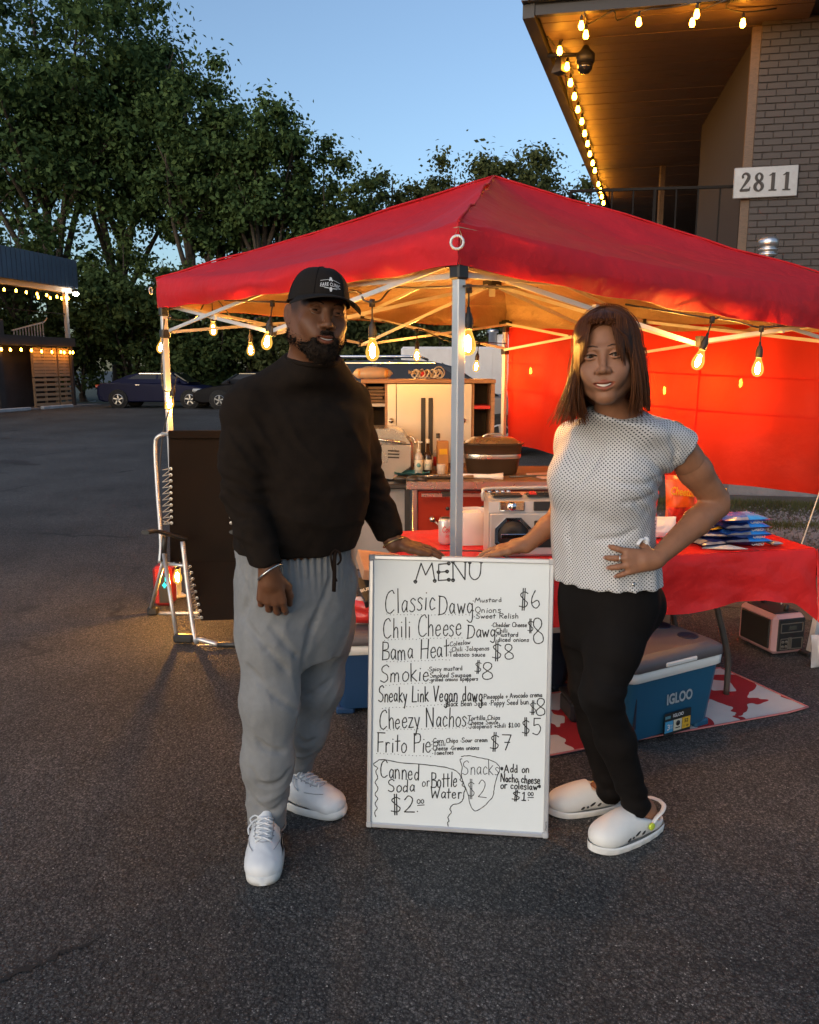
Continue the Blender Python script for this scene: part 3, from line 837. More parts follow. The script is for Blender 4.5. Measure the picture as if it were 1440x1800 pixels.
tree(568, 42, 245, 92, 520, M_LEAF[1], "broad tree with a ragged top behind the man's cap", 90, 180, .26, 8, .3)
tree(690, 45, 278, 58, 470, M_LEAF[2], "narrow thin crowned tree between two broader ones", 50, 150, .25, 6, .3)
tree(628, 48, 318, 60, 500, M_LEAF[2], "small tree low in the gap behind the tent slope", 36, 150, .25, 6, .3)
tree(800, 47, 280, 84, 520, M_LEAF[2], "tree with a feathery top left of the tent peak", 70, 170, .27, 7, .3)
tree(745, 49, 318, 62, 520, M_LEAF[2], "low tree in the dip left of the tent peak", 42, 160, .27, 6, .3)
tree(900, 48, 258, 98, 500, M_LEAF[2], "wide dark tree rising behind the tent peak", 85, 180, .28, 8, .3)
tree(992, 50, 296, 84, 520, M_LEAF[2], "tree beside the lit soffit at the right end of the tree line", 65, 170, .28, 7, .3)
tree(15, 38, 385, 70, 470, M_LEAF[1], "small thin tree above the blue roof at far left", 26, 110, .24, 6, .3)
# bushes and low growth under the trees
sh = [(-40, 38.5, 430, 110), (130, 38.2, 455, 75), (215, 38, 405, 85), (285, 39, 440, 70), (350, 38, 470, 75), (425, 39, 455, 70), (505, 38.5, 470, 75), (590, 39, 440, 80), (680, 39, 455, 75), (770, 39, 470, 75), (860, 40, 460, 80), (960, 40, 450, 80), (1060, 41, 470, 90)]
wh = ["far left end of the row, behind the two storey building", "behind the pallets", "behind the rear of the blue car", "above the roof of the blue car", "behind the tent's left leg",
      "over the bonnet of the blue car", "behind the man's shoulder", "behind the man's cap", "above the bread on the cabinet", "above the white trailer", "behind the back leg of the tent", "behind the red side wall", "at the right end, behind the building"]
for (px, Y, tp, hw), w_ in zip(sh, wh):
    tree(px, Y, tp, hw, 700, M_LEAF[1 if px < 400 else 2], "tall leafy bush " + w_, 60, 170, .25, 6, .1, group="bushes under the trees", low=1.0, name="leafy_bush")

# ================================================================ VEHICLES
def carpaint(name, col, rough=.45, metal=.0):
    return pm(name, col, rough, metal=metal, var=.06, vs=2, coat=.0, dirt=.05, spec=.12)
M_TYRE = pm("tyre", (.014, .013, .012), .85, bump=.2, bs=60)
M_RIM = pm("alloy", (.35, .34, .33), .35, metal=.7)
M_CGLASS = pm("car_glass", (.008, .009, .011), .12, spec=.3)
M_LAMPR = pm("red_lens", (.35, .01, .008), .2); M_LAMPW = pm("clear_lens", (.5, .5, .48), .12)
M_CHROME = pm("chrome", (.75, .75, .76), .12, metal=1.0)
def car(name, label, loc, rz, paint, prof, roofp, L, Wd, axles, rw=.33, group=None, roofm=None, rails=False, spokes=5):
    """prof: side outline of the lower body (x,z); roofp: outline of the cabin (x,z)"""
    t = thing(name, label, "car", loc, rz, group)
    def shell(outline, w0, w1, zlo, zhi, tuck):
        mb = MB(); rows = []
        ys = (-1, -.97, -.86, 0, .86, .97, 1)
        ins = (.10, .035, 0, 0, 0, .035, .10)
        cx = sum(p[0] for p in outline) / len(outline); cz = sum(p[1] for p in outline) / len(outline)
        for y, i in zip(ys, ins):
            row = []
            for (x, z) in outline:
                f = (z - zlo) / (zhi - zlo); w = w0 + (w1 - w0) * max(0, min(1, f))
                row.append(V(x + (cx - x) * i * .5, y * w / 2 - math.copysign(tuck * (1 - f) ** 2, y) * (abs(y) > .5), z + (cz - z) * i))
            rows.append(row + [row[0]])
        mb.grid(rows, smooth=True, flip=False)
        k = len(outline)
        mb.add(rows[0][:-1], [list(range(k))], 0, False); mb.add(rows[-1][:-1], [list(range(k))[::-1]], 0, False)
        return mb
    zs = [p[1] for p in prof]
    shell(prof, Wd, Wd * .96, min(zs), max(zs), .05).build("body", paint, t)
    zr = [p[1] for p in roofp]
    cab = shell(roofp, Wd * .93, Wd * .72, min(zr), max(zr), 0); cab.build("cabin", roofm or paint, t)
    # windows as proud glass panels on both sides, front and back
    zlo, zhi = min(zr), max(zr)
    def side_y(z): f = (z - zlo) / (zhi - zlo); return (Wd * .93 + (Wd * .72 - Wd * .93) * f) / 2
    xs = sorted(p[0] for p in roofp); top = [p for p in roofp if p[1] > zhi - .1]
    xb0, xf0 = min(xs), max(xs); xbt, xft = min(p[0] for p in top), max(p[0] for p in top)
    def lim(z): f = (z - zlo) / (zhi - zlo); return xb0 + (xbt - xb0) * f, xf0 + (xft - xf0) * f
    z0, z1 = zlo + .06, zhi - .08
    a0, c0 = lim(z0); a1, c1 = lim(z1)
    midx = (xbt + xft) / 2 + .05
    for sgn in (-1, 1):
        for q in (((a0 + .22, z0), (midx - .04, z0), (midx - .04, z1), (a1 + .12, z1)), ((midx + .04, z0), (c0 - .2, z0), (c1 - .1, z1), (midx + .04, z1))):
            mb = MB(); pts = [V(x, sgn * (side_y(z) + .004), z) for x, z in q]; pts2 = [p + V(0, -sgn * .03, 0) for p in pts]
            mb.add(pts + pts2, [(0, 1, 2, 3) if sgn < 0 else (3, 2, 1, 0), (0, 4, 5, 1), (1, 5, 6, 2), (2, 6, 7, 3), (3, 7, 4, 0)])
            mb.build("window", M_CGLASS, t)
    for (x0, x1) in ((a0, a1), (c0, c1)):
        s = 1 if x0 > midx else -1; mb = MB(); n_ = V(s * (z1 - z0), 0, abs(x0 - x1)).normalized() * .022
        pts = [V(x0, -side_y(z0) * .86, z0) + n_, V(x0, side_y(z0) * .86, z0) + n_, V(x1, side_y(z1) * .86, z1) + n_, V(x1, -side_y(z1) * .86, z1) + n_]
        mb.add(pts + [p - n_ * 2 for p in pts], [(0, 1, 2, 3), (0, 4, 5, 1), (1, 5, 6, 2), (2, 6, 7, 3), (3, 7, 4, 0)]); mb.build("windscreen", M_CGLASS, t)
    for ax in axles:
        for sgn in (-1, 1):
            c = V(ax, sgn * (Wd / 2 - .10), rw); Mx = Matrix.Rotation(R(90), 3, 'X')
            mb = MB(); mb.lathe([(rw * .62, -.1), (rw * .9, -.105), (rw, -.07), (rw, .07), (rw * .9, .105), (rw * .62, .1)], c, 24, M=Mx)
            w = mb.build("wheel", M_TYRE, t)
            mb = MB(); yo = sgn * .09
            mb.lathe([(rw * .55, -.02), (rw * .66, .0), (rw * .66, .02), (rw * .58, .025)], c + V(0, yo, 0), 24, M=Mx, cap=False)
            mb.lathe([(0, -.02), (rw * .15, -.018), (rw * .15, .02), (0, .022)], c + V(0, yo, 0), 12, M=Mx)
            for k in range(spokes):
                a = k * 2 * math.pi / spokes; d = V(math.cos(a), 0, math.sin(a)); e = V(math.cos(a + .35), 0, math.sin(a + .35))
                mb.bar(c + V(0, yo, 0) + d * rw * .1, c + V(0, yo, 0) + e * rw * .6, .05, .03, up=(0, 1, 0))
            mb.build("rim", M_RIM, w)
            mb = MB(); mb.lathe([(0, -.12), (rw * 1.16, -.12), (rw * 1.16, .012), (rw * 1.02, .012)], V(ax, sgn * (Wd / 2 - .02), rw + .01), 24, M=Matrix.Rotation(R(-90 * sgn), 3, 'X')); mb.build("wheel_arch", M_TYRE, t)
    xr, xf = min(p[0] for p in prof), max(p[0] for p in prof); zb = max(zs)
    for sgn in (-1, 1):
        mb = MB(); mb.box((xr + .1, sgn * Wd * .36, zb - .16), (.26, .36, .12), ch=.03); mb.build("tail_lamp", M_LAMPR, t)
        mb = MB(); mb.box((xf - .18, sgn * Wd * .36, zb - .3), (.34, .34, .13), ch=.04); mb.build("headlight", M_LAMPW, t)
        mb = MB(); mb.sphere((c0 - .3, sgn * (Wd * .5 + .06), z0 + .06), (.07, .1, .07), 10, 6); mb.bar((c0 - .3, sgn * Wd * .44, z0 + .02), (c0 - .3, sgn * (Wd * .5 + .02), z0 + .04), .03); mb.build("mirror", paint, t)
        for hx in (midx - .75, midx + .3):
            mb = MB(); mb.box((hx, sgn * (Wd / 2 + .004), zb - .1), (.18, .03, .03), ch=.008); mb.build("door_handle", M_CHROME, t)
        mb = MB(); mb.bar((a1 + .1, sgn * (side_y(z1) + .006), z1 + .012), (c1 - .1, sgn * (side_y(z1) + .006), z1 + .012), .02); mb.build("window_trim", M_CHROME, t)
        if rails:
            mb = MB(); mb.tube([V(xbt + .1, sgn * Wd * .33, zhi - .01), V(xbt + .25, sgn * Wd * .33, zhi + .05), V(xft - .25, sgn * Wd * .33, zhi + .05), V(xft - .1, sgn * Wd * .33, zhi - .01)], .022, 6); mb.build("roof_rail", M_CHROME, t)
    return t
P_SED = [(-2.4, .32), (-2.46, .55), (-2.42, .86), (-2.3, .98), (-1.7, 1.02), (1.0, .96), (1.7, .86), (2.2, .74), (2.38, .6), (2.4, .34), (2.2, .24), (-2.2, .24)]
R_SED = [(-1.95, .98), (-1.2, 1.3), (-.6, 1.42), (.1, 1.43), (.55, 1.36), (1.35, .94)]
car("blue_sedan", "dark blue sedan parked beside the far trees, right of the pallets", (-10.0, 32.8, 0), R(-3), carpaint("midnight_blue_paint", (.006, .008, .034)), P_SED, R_SED, 4.8, 1.84, (-1.55, 1.35), .34)
car("dark_sedan", "dark sedan nosing out from behind the man's shoulder", (-6.1, 32.2, 0), R(184), carpaint("black_paint", (.012, .011, .012)), P_SED, R_SED, 4.8, 1.84, (-1.55, 1.35), .34)

P_SUV = [(-2.38, .4), (-2.45, .7), (-2.42, 1.02), (-2.3, 1.12), (1.0, 1.1), (1.9, 1.04), (2.3, .9), (2.42, .7), (2.42, .42), (2.25, .3), (-2.2, .3)]
R_SUV = [(-2.3, 1.08), (-2.15, 1.5), (-1.9, 1.66), (-.6, 1.72), (.3, 1.68), (.7, 1.58), (1.5, 1.06)]
car("silver_suv", "silver grey estate car with dark windows behind the cabinet", (.15, 15.2, 0), R(-2), carpaint("silver_paint", (.20, .205, .215), .4, .3), P_SUV, R_SUV, 4.85, 1.85, (-1.45, 1.5), .35, rails=True, roofm=carpaint("silver_roof", (.05, .055, .065), .35, .2))
# white trailer behind it
M_WHITE = pm("white_panel", (.66, .65, .66), .5, var=.06, vs=1.5, dirt=.25)
tl = thing("cargo_trailer", "white box trailer standing behind the silver estate car", "trailer", (1.9, 22.5, 0))
mb = MB(); mb.box((0, 0, 1.25), (4.25, 2.0, 1.75), ch=.06); mb.build("box_body", M_WHITE, tl)
for i in range(8):
    mb = MB(); mb.box((-2.0 + i * .57, -1.004, 1.25), (.02, .012, 1.6)); mb.build("panel_seam", M_WHITE, tl)
mb = MB(); mb.box((0, 0, .33), (4.2, 1.8, .1)); mb.bar((-2.1, 0, .33), (-3.0, 0, .4), .08); mb.build("chassis", M_BLK, tl)
mb = MB(); mb.box((.9, -.2, 2.3), (.9, .7, .32), ch=.05); mb.build("roof_unit", M_WHITE, tl)
mb = MB(); mb.lathe([(.11, 2.1), (.11, 2.5), (.15, 2.5), (.15, 2.58), (0, 2.6)], (.35, -.5, 0), 14); mb.build("roof_vent", M_GALV, tl)
for sx in (-.35, .45):
    for sy in (-1, 1):
        mb = MB(); mb.lathe([(.18, -.09), (.3, -.08), (.32, 0), (.3, .08), (.18, .09)], (sx, sy * .85, .32), 20, M=Matrix.Rotation(R(90), 3, 'X')); mb.build("wheel", M_TYRE, tl)
mb = MB(); mb.box((1.4, -1.01, 1.35), (.8, .03, .5), ch=.01); mb.build("louvre_hatch", M_LTRIM, tl)

# ================================================================ STRING LIGHTS
def bulbglass():
    m, N, L = newmat("amber_bulb_glass")
    out = N.new('ShaderNodeOutputMaterial'); tr = N.new('ShaderNodeBsdfTransparent'); tr.inputs[0].default_value = (1, .86, .55, 1)
    e = N.new('ShaderNodeEmission'); e.inputs[0].default_value = (1, .50, .09, 1); e.inputs[1].default_value = .8
    lw = N.new('ShaderNodeLayerWeight'); lw.inputs[0].default_value = .35
    mx = N.new('ShaderNodeMixShader'); L.new(lw.outputs['Facing'], mx.inputs[0]); L.new(tr.outputs[0], mx.inputs[1]); L.new(e.outputs[0], mx.inputs[2])
    ad = N.new('ShaderNodeMixShader'); ad.inputs[0].default_value = .35
    L.new(mx.outputs[0], ad.inputs[1]); L.new(e.outputs[0], ad.inputs[2]); L.new(ad.outputs[0], out.inputs[0])
    return m
M_BULB = bulbglass()
M_FIL = emit("lit_filament", (1.0, .50, .13), 1600)
M_SOCK = pm("rubber_socket", (.016, .014, .013), .6)
BULBP = [(.010, 0), (.014, -.012), (.020, -.03), (.027, -.05), (.0285, -.062), (.026, -.078), (.018, -.09), (.008, -.0955), (0, -.0965)]
FILP = [(0, -.024), (.007, -.03), (.0115, -.05), (.0115, -.066), (.007, -.08), (0, -.084)]
SOCKP = [(.0155, -.004), (.017, .0), (.0175, .03), (.012, .05), (.007, .056), (.005, .075)]
def bulb(parent, top, tilt=(0, 0, 0), drop=.1, scale=1.0, group=None):
    """socket and bulb hanging from 'top' (world); part bulb > socket, filament"""
    Mr = Matrix.Rotation(tilt[0], 3, 'X') @ Matrix.Rotation(tilt[1], 3, 'Y')
    Ms = Mr @ Matrix.Scale(scale, 3)
    c = Vector(top) + Mr @ V(0, 0, -drop)
    b = MB().lathe(BULBP[::-1], c, 14, M=Ms).build("bulb", M_BULB, parent, world=True)
    MB().lathe(FILP[::-1], c, 8, M=Ms).build("filament", M_FIL, b, world=True)
    s = MB().lathe(SOCKP, c, 12, M=Ms); s.tube([c + Mr @ V(0, 0, .07 * scale), Vector(top)], .0035, 5); s.build("socket", M_SOCK, b, world=True)
    return c
# small far bulbs
M_FARB = emit("small_lit_bulb", (1.0, .38, .03), 32)
M_FARB2 = emit("small_lit_bulb_warm", (1.0, .36, .022), 60)
FARP = [(.016, .03), (.02, 0), (.034, -.05), (.036, -.07), (.026, -.095), (0, -.105)]
def far_bulb(parent, p, s=1.0, m=None, tilt=0.0):
    b = MB().lathe([(r * s, z * s) for r, z in FARP[1:]][::-1], p, 8, M=Matrix.Rotation(tilt, 3, 'X')).build("bulb", m or M_FARB, parent, world=True)
    MB().lathe([(.018 * s, 0), (.02 * s, .05 * s), (.006 * s, .08 * s)], p, 6).build("socket", M_SOCK, b, world=True)
# string under the brick building's soffit
st = thing("string_lights", "string of lit amber bulbs along the soffit edge of the brick building", "string lights", tuple(sof(.45, .3, SOF)))
pl = [(984, 90), (997, 118), (1003, 146), (1010, 170), (1016, 193), (1023, 214), (1028, 235), (1033, 253), (1037, 271), (1042, 287), (1046, 300), (1052, 324), (1056, 335), (1058, 346), (1061, 357)]
cab = []
for i, (x, y) in enumerate(pl):
    p = Zp(x, y, SOF - .17); q = V(p.x + .03, p.y, SOF - .05)
    cab += [q, q + V(.02, .25, .03)]; far_bulb(st, p + V(0, 0, .05), .88, M_FARB2)
MB().tube(catmull(cab, 2), .009, 5).build("cable", M_BLK, st, world=True)
st2 = thing("string_lights", "two looped strings of amber bulbs along the soffit front, over the camera dome", "string lights", tuple(sof(1, .3, SOF)))
cab = []
for i, (x, y) in enumerate([(1022, 46), (1030, 62), (1123, 40), (1217, 41), (1225, 26), (1306, 42)]):
    p = Zp(x, y, SOF - .17); q = V(p.x + .03, p.y, SOF - .05); cab += [q, q + V(.3, -.06, .01)]; far_bulb(st2, p + V(0, 0, .05), .85, M_FARB2)
cab.sort(key=lambda v: v.x)
MB().tube(catmull(cab, 3), .009, 5).build("cable", M_BLK, st2, world=True)
# strings on the far building
for z, pts, lab in ((4.6, [(7, 506), (28, 508), (46, 511), (65, 514), (67, 520), (82, 516), (88, 521), (100, 519), (108, 522), (116, 520), (120, 522)], "string of lit bulbs under the eave of the far left building"),
                    (2.35, [(2, 611), (18, 612), (37, 612), (55, 613), (73, 615), (91, 616), (107, 616), (113, 617), (123, 617), (128, 617)], "string of lit bulbs below the gallery deck above the pallets")):
    t = thing("string_lights", lab, "string lights", tuple(L3(4, -.05, z)))
    cab = []
    for x, y in pts:
        d = ray(x, y); o = L3(0, .05, 0)
        s = (o.x * d.y - o.y * d.x) / (LD.y * d.x - LD.x * d.y); q = o + LD * s
        p = CAMP + d * (q.y / d.y); far_bulb(t, p, 1.1); cab.append(p + V(0, 0, .12))
    MB().tube(cab, .012, 5).build("cable", M_BLK, t, world=True)
# bright white lamp on the far building's corner post
p = L3(.25, -.12, 4.62)
fl = thing("security_lamp", "bright white lamp at the eave corner of the far left building", "lamp", tuple(p))
MB().box(p + V(0, 0, .05), (.22, .2, .1), ch=.02).build("lamp_housing", M_BLK, fl, world=True)
MB().lathe([(0, -.13), (.1, -.1), (.12, -.02), (.09, .0)], p, 12).build("lens", emit("white_lamp", (1, .95, .8), 60), fl, world=True)
# ================================================================ RED POP-UP TENT
TF, TL, TB, TR = V(.172, 2.9, 0), V(-1.61, 5.3, 0), V(.83, 7.05, 0), V(2.6, 4.7, 0)
CORN = [TF, TL, TB, TR]
TOPZ = [2.045, 2.115, 2.09, 2.0]       # top of the valance at each corner
FRZ = [1.93, 1.955, 1.93, 1.83]        # frame corner height
PEAK = V(.50, 4.98, 2.665)
M_CAN = fabric("red_canopy_cloth", (.66, .022, .032), (.85, .03, .012), trans=.30, rough=.6, var=.1, bump=.55, bs=13, bdist=.02)
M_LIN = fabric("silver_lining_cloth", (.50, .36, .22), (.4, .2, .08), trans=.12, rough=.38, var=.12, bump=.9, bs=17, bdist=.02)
M_WALL = fabric("red_side_wall_cloth", (.56, .026, .016), (.80, .045, .016), trans=.55, see=.08, rough=.55, var=.1, bump=.6, bs=8, bdist=.03)
M_ALU = pm("white_powder_steel", (.62, .62, .62), .38, metal=.25, var=.05, vs=10, dirt=.12)
M_BRKT = pm("black_bracket", (.02, .019, .018), .5)
tent = thing("pop_up_tent", "red pop up tent on white metal legs over the food stall", "tent", tuple(TF))
def lerp(a, b, t): return a + (b - a) * t
def side_pt(k, u): return CORN[k].lerp(CORN[(k + 1) % 4], u)
CEN = V(.5, 4.98, 0)
valb = [  # valance bottom heights along each side (start corner -> end corner)
    lambda u: lerp(1.905, 1.935, u) - .012 * math.sin(u * math.pi),
    lambda u: lerp(1.935, 1.90, u) - .01 * math.sin(u * math.pi),
    lambda u: lerp(1.90, 1.76, u) - .01 * math.sin(u * math.pi),
    lambda u: 1.752 + .153 * u ** 1.75]
def canopy_pt(k, u, t, off=0.0):
    """t: 0 peak .. 1 eave"""
    e = side_pt(k, u); z1 = lerp(TOPZ[k], TOPZ[(k + 1) % 4], u) - .05 * math.sin(u * math.pi)
    out = (e - CEN).normalized()
    p = CEN.lerp(e + out * .02, t)
    z = lerp(PEAK.z, z1, t)
    sag = -.075 * math.sin(math.pi * t) * (math.sin(u * math.pi)) ** .8
    n = float(vnoise(np.array([p.x, p.y, k * 3.0]), 2.2)) * .022 + float(vnoise(np.array([p.x, p.y, 7 + k]), 6.0)) * .009
    # tension folds raying from the corners
    dc = min(u, 1 - u)
    ang = (1 - t) / max(dc, .03)
    fold = .010 * math.sin(ang * 9 + k) * math.exp(-((dc - .12) / .12) ** 2) * t ** 3
    fold -= .010 * math.exp(-((u - .5) / .012) ** 2) * t + .007 * math.exp(-((t - .52) / .018) ** 2) + .006 * (math.exp(-((u - .25) / .012) ** 2) + math.exp(-((u - .75) / .012) ** 2)) * t
    return V(p.x, p.y, z + sag + (n * math.sin(math.pi * min(t, .98)) + fold) + off)
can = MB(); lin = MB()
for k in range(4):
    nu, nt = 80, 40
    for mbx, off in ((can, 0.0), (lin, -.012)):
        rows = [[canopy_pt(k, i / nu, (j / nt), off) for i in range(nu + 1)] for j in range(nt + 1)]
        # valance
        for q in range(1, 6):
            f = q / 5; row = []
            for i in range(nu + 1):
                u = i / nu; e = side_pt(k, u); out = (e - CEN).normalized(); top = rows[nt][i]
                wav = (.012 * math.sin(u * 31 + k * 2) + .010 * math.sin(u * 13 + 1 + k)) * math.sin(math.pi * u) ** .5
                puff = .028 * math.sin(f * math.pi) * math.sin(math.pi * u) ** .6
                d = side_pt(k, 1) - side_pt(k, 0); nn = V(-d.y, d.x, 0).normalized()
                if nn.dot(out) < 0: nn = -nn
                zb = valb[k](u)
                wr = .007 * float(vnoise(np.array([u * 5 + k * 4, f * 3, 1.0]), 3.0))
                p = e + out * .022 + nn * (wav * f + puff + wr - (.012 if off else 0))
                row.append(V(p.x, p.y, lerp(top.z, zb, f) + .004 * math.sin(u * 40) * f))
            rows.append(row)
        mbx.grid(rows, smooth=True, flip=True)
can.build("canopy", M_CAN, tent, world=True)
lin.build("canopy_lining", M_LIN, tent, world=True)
# seams and peak cap, corner rings
sm = MB()
for k in range(4):
    pts = [canopy_pt(k, 0, j / 14, .006) for j in range(15)]; sm.tube(pts, .006, 5)
sm.build("ridge_seam", M_CAN, tent, world=True)
for k in range(4):
    c = CORN[k]; out = (c - CEN).normalized(); z = TOPZ[k] - .07
    o = c + out * .06 + V(0, 0, z); sd = V(-out.y, out.x, 0)
    ring = [o + sd * (.022 * math.cos(a)) + V(0, 0, .022 * math.sin(a)) for a in np.linspace(0, 2 * math.pi, 15)]
    MB().tube(ring, .005, 6, cap=False).build("corner_ring", M_ALU, tent, world=True)
LOC = (-.05, -.17, -.22, -.15)      # how far each corner's slider hangs below the frame
# legs: square tube, in line with the sides
ang = math.atan2((TL - TF).y, (TL - TF).x)
for k in range(4):
    c = CORN[k] - (CORN[k] - CEN).normalized() * .02; b = MB()
    b.box(c + V(0, 0, FRZ[k] / 2 + .03), (.036, .036, FRZ[k] - .03), rz=ang, ch=.003)
    b.box(c + V(0, 0, .45), (.029, .029, .9), rz=ang)
    b.box(c + V(0, 0, .012), (.09, .09, .016), rz=ang, ch=.004)
    leg = b.build("leg", M_ALU, tent, world=True)
    b = MB(); b.box(c + V(0, 0, FRZ[k] - .02), (.052, .052, .10), rz=ang, ch=.006)
    for s_ in ((CORN[(k + 1) % 4] - c), (CORN[k - 1] - c)):
        d = V(s_.x, s_.y, 0).normalized(); b.box(c + d * .04 + V(0, 0, FRZ[k] - .005), (.05, .03, .045), rz=math.atan2(d.y, d.x), ch=.004)
    b.build("corner_bracket", M_BRKT, leg, world=True)
    if k:
        b = MB(); b.box(c + V(0, 0, FRZ[k] + LOC[k] - .012), (.056, .056, .055), rz=ang, ch=.006)
        b.build("slider_bracket", M_BRKT, leg, world=True)
def chan(b, a, c, w=.019, h=.011): b.bar(a, c, h, w)
for k in range(4):
    k2 = (k + 1) % 4; inn = (CEN - side_pt(k, .5)).normalized() * .035
    z0, z1 = FRZ[k], FRZ[k2]; lo = -.215
    def pt(u, dz, o=0): p = side_pt(k, u) + inn * (1 + o); return V(p.x, p.y, lerp(z0, z1, u) + dz)
    for (u0, u1) in ((0.015, .5), (.5, .985)):
        b = MB()
        la_, lb_ = (LOC[k], lo) if u0 < .4 else (lo, LOC[k2])
        chan(b, pt(u0, 0), pt(u1, lb_ * .95)); chan(b, pt(u0, la_, .5), pt(u1, -.01, .5))
        um = (u0 + u1) / 2; b.box(pt(um, lo / 2, .25), (.02, .02, .028), rz=ang)
        b.build("truss_bar", M_ALU, tent, world=True)
    b = MB(); b.box(pt(.5, lo * .95), (.03, .03, .05), rz=ang); b.box(pt(.5, 0, .5), (.03, .03, .04), rz=ang); b.build("truss_joint", M_BRKT, tent, world=True)
    # spider bars to the hub
    b = MB(); hub = V(CEN.x, CEN.y, 2.2)
    chan(b, pt(.5, 0, .5), V(hub.x, hub.y, 2.24)); chan(b, pt(.5, lo, .5), V(hub.x, hub.y, 2.05)); b.build("spider_bar", M_ALU, tent, world=True)
b = MB(); b.bar(V(CEN.x, CEN.y, 1.98), V(CEN.x, CEN.y, 2.62), .034); b.sphere(V(CEN.x, CEN.y, 2.62), .03); b.build("centre_pole", M_ALU, tent, world=True)
for hz in (2.24, 2.05):
    b = MB(); b.box(V(CEN.x, CEN.y, hz), (.08, .08, .05), rz=ang); b.build("hub", M_BRKT, tent, world=True)
# red side wall on the far right side, hung from the truss
rows = []
def wall_bot(u): return lerp(.90, .80, u) - .05 * math.sin(u * math.pi * .9) - (.06 if u > .9 else 0) * 0
nz, nx = 22, 60
WD = (TR - TB).normalized(); WN = V(WD.y, -WD.x, 0)
for j in range(nz + 1):
    f = j / nz; row = []
    for i in range(nx + 1):
        u = i / nx; p = TB.lerp(TR, u * 1.0)
        zt = lerp(1.93, 1.80, u); z = lerp(zt, wall_bot(u), f)
        w = .045 * math.sin(u * 16 + .6 * f) * (.35 + .65 * f) + .012 * math.sin(u * 47 + f * 2) + .02 * float(vnoise(np.array([u * 4, f * 3, 2.0]), 2.5))
        row.append(p - WN * (.03 + w * .8) + V(0, 0, z))
    rows.append(row)
wl = MB().grid(rows).build("side_wall", M_WALL, tent, world=True)
b = MB()   # hems and stitched panel seams
for u in (.02, .33, .66, .99):
    b.grid([[rows[j][int(u * nx)] + WD * dx + WN * .004 for dx in (-.007, .007)] for j in range(nz + 1)])
for jj in (7, 12):
    b.grid([[rows[jj][i] + V(0, 0, dz) + WN * .004 for dz in (-.006, .006)] for i in range(nx + 1)])
b.build("wall_seam", M_WALL, wl, world=True)
# guy line at the right
M_ROPE = pm("pale_cord", (.62, .58, .5), .8)
mb = MB(); a = W(1442, 862, 4.62); c = W(1409, 958, 4.5); gnd = a + (c - a) * (a.z / (a.z - c.z)) * .985
mb.tube([a + V(.12, .05, .3), a, gnd], .004, 6); tag(mb.build("guy_line", M_ROPE), "pale cord running down from the tent behind the red table", "rope")

# ---------------------------------------------------------------- string lights of the tent
sl = thing("string_lights", "string of lit amber bulbs looped round the inside of the red tent", "string lights", tuple(TF + V(0, 0, 1.9)))
B = [  # photo position of bulb centre, distance, tilt
    (469, 603, 4.15, (.1, .2)), (655, 620, 3.35, (0, 0)), (823, 608, 2.93, (0, 0))]
B2 = [(1227, 637, 3.72, (0, .28)), (1332, 650, 4.02, (0, .02))]
B3 = [(283, 612, 5.42, (0, .25)), (375, 581, 5.5, (0, 0)), (441, 617, 5.75, (0, 0)), (733, 627, 6.35, (0, 0)), (837, 646, 6.75, (0, .1))]
lamps = []
def hang(lst, ups, ends):
    cable = [Vector(ends[0])]
    for i, (px, py, Y, tl) in enumerate(lst):
        c = W(px, py, Y); lamps.append(c)
        top = c + V(0, 0, .062) + Matrix.Rotation(tl[1], 3, 'Y') @ V(0, 0, .125)
        Mr = Matrix.Rotation(tl[0], 3, 'X') @ Matrix.Rotation(tl[1], 3, 'Y')
        top = c + Mr @ V(0, 0, .062 + .13)
        bulb(sl, top, tl, .13)
        t2 = top + V(0, 0, .012)
        MB().tube([top + V(0, 0, -.008), t2 + V(0, 0, .01)], .012, 8).build("cable_boot", M_SOCK, sl, world=True)
        cable.append(t2 + V(-.03, 0, .004)); cable.append(t2 + V(.03, 0, .004))
        if i < len(ups): cable += [Vector(q) for q in ups[i]]
    cable.append(Vector(ends[1]))
    MB().tube(catmull(cable, 6), .0045, 6).build("cable", M_BLK, sl, world=True)
hang(B, [[W(540, 530, 4.0), W(622, 512, 3.7)], [W(690, 506, 3.5), W(728, 506, 3.35)]], (W(395, 528, 4.6), W(945, 506, 3.4)))
hang(B2, [[W(1262, 560, 3.8), W(1296, 565, 3.9)]], (W(1100, 535, 3.5), W(1400, 572, 4.3)))
hang(B3, [[W(296, 560, 5.3), W(340, 560, 5.4)], [W(410, 560, 5.6)], [W(470, 556, 5.9), W(640, 560, 6.2)], [W(790, 600, 6.6)]], (W(290, 720, 5.3), W(890, 604, 6.95)))
# bulbs shining through the wall from its far side
sl2 = thing("string_lights", "lit bulbs glowing through the red side wall from its far side", "string lights", tuple(TB.lerp(TR, .5) + V(0, 0, 1.6)))
def wall_at(px, py, off):
    d = ray(px, py); n = V(WD.y, -WD.x, 0); o = TB - n * (.03 + off)
    t = (o - CAMP).dot(n) / d.dot(n); return CAMP + d * t
pts = []
for px, py in ((933, 655), (1168, 690), (1302, 677)):
    c = wall_at(px, py, .30); lamps.append(c)
    bulb(sl2, c + V(0, 0, .2), (0, 0), .13); pts += [c + V(0, 0, .21), c + V(.2, -.1, .26)]
MB().tube(catmull(pts, 5), .0045, 6).build("cable", M_BLK, sl2, world=True)
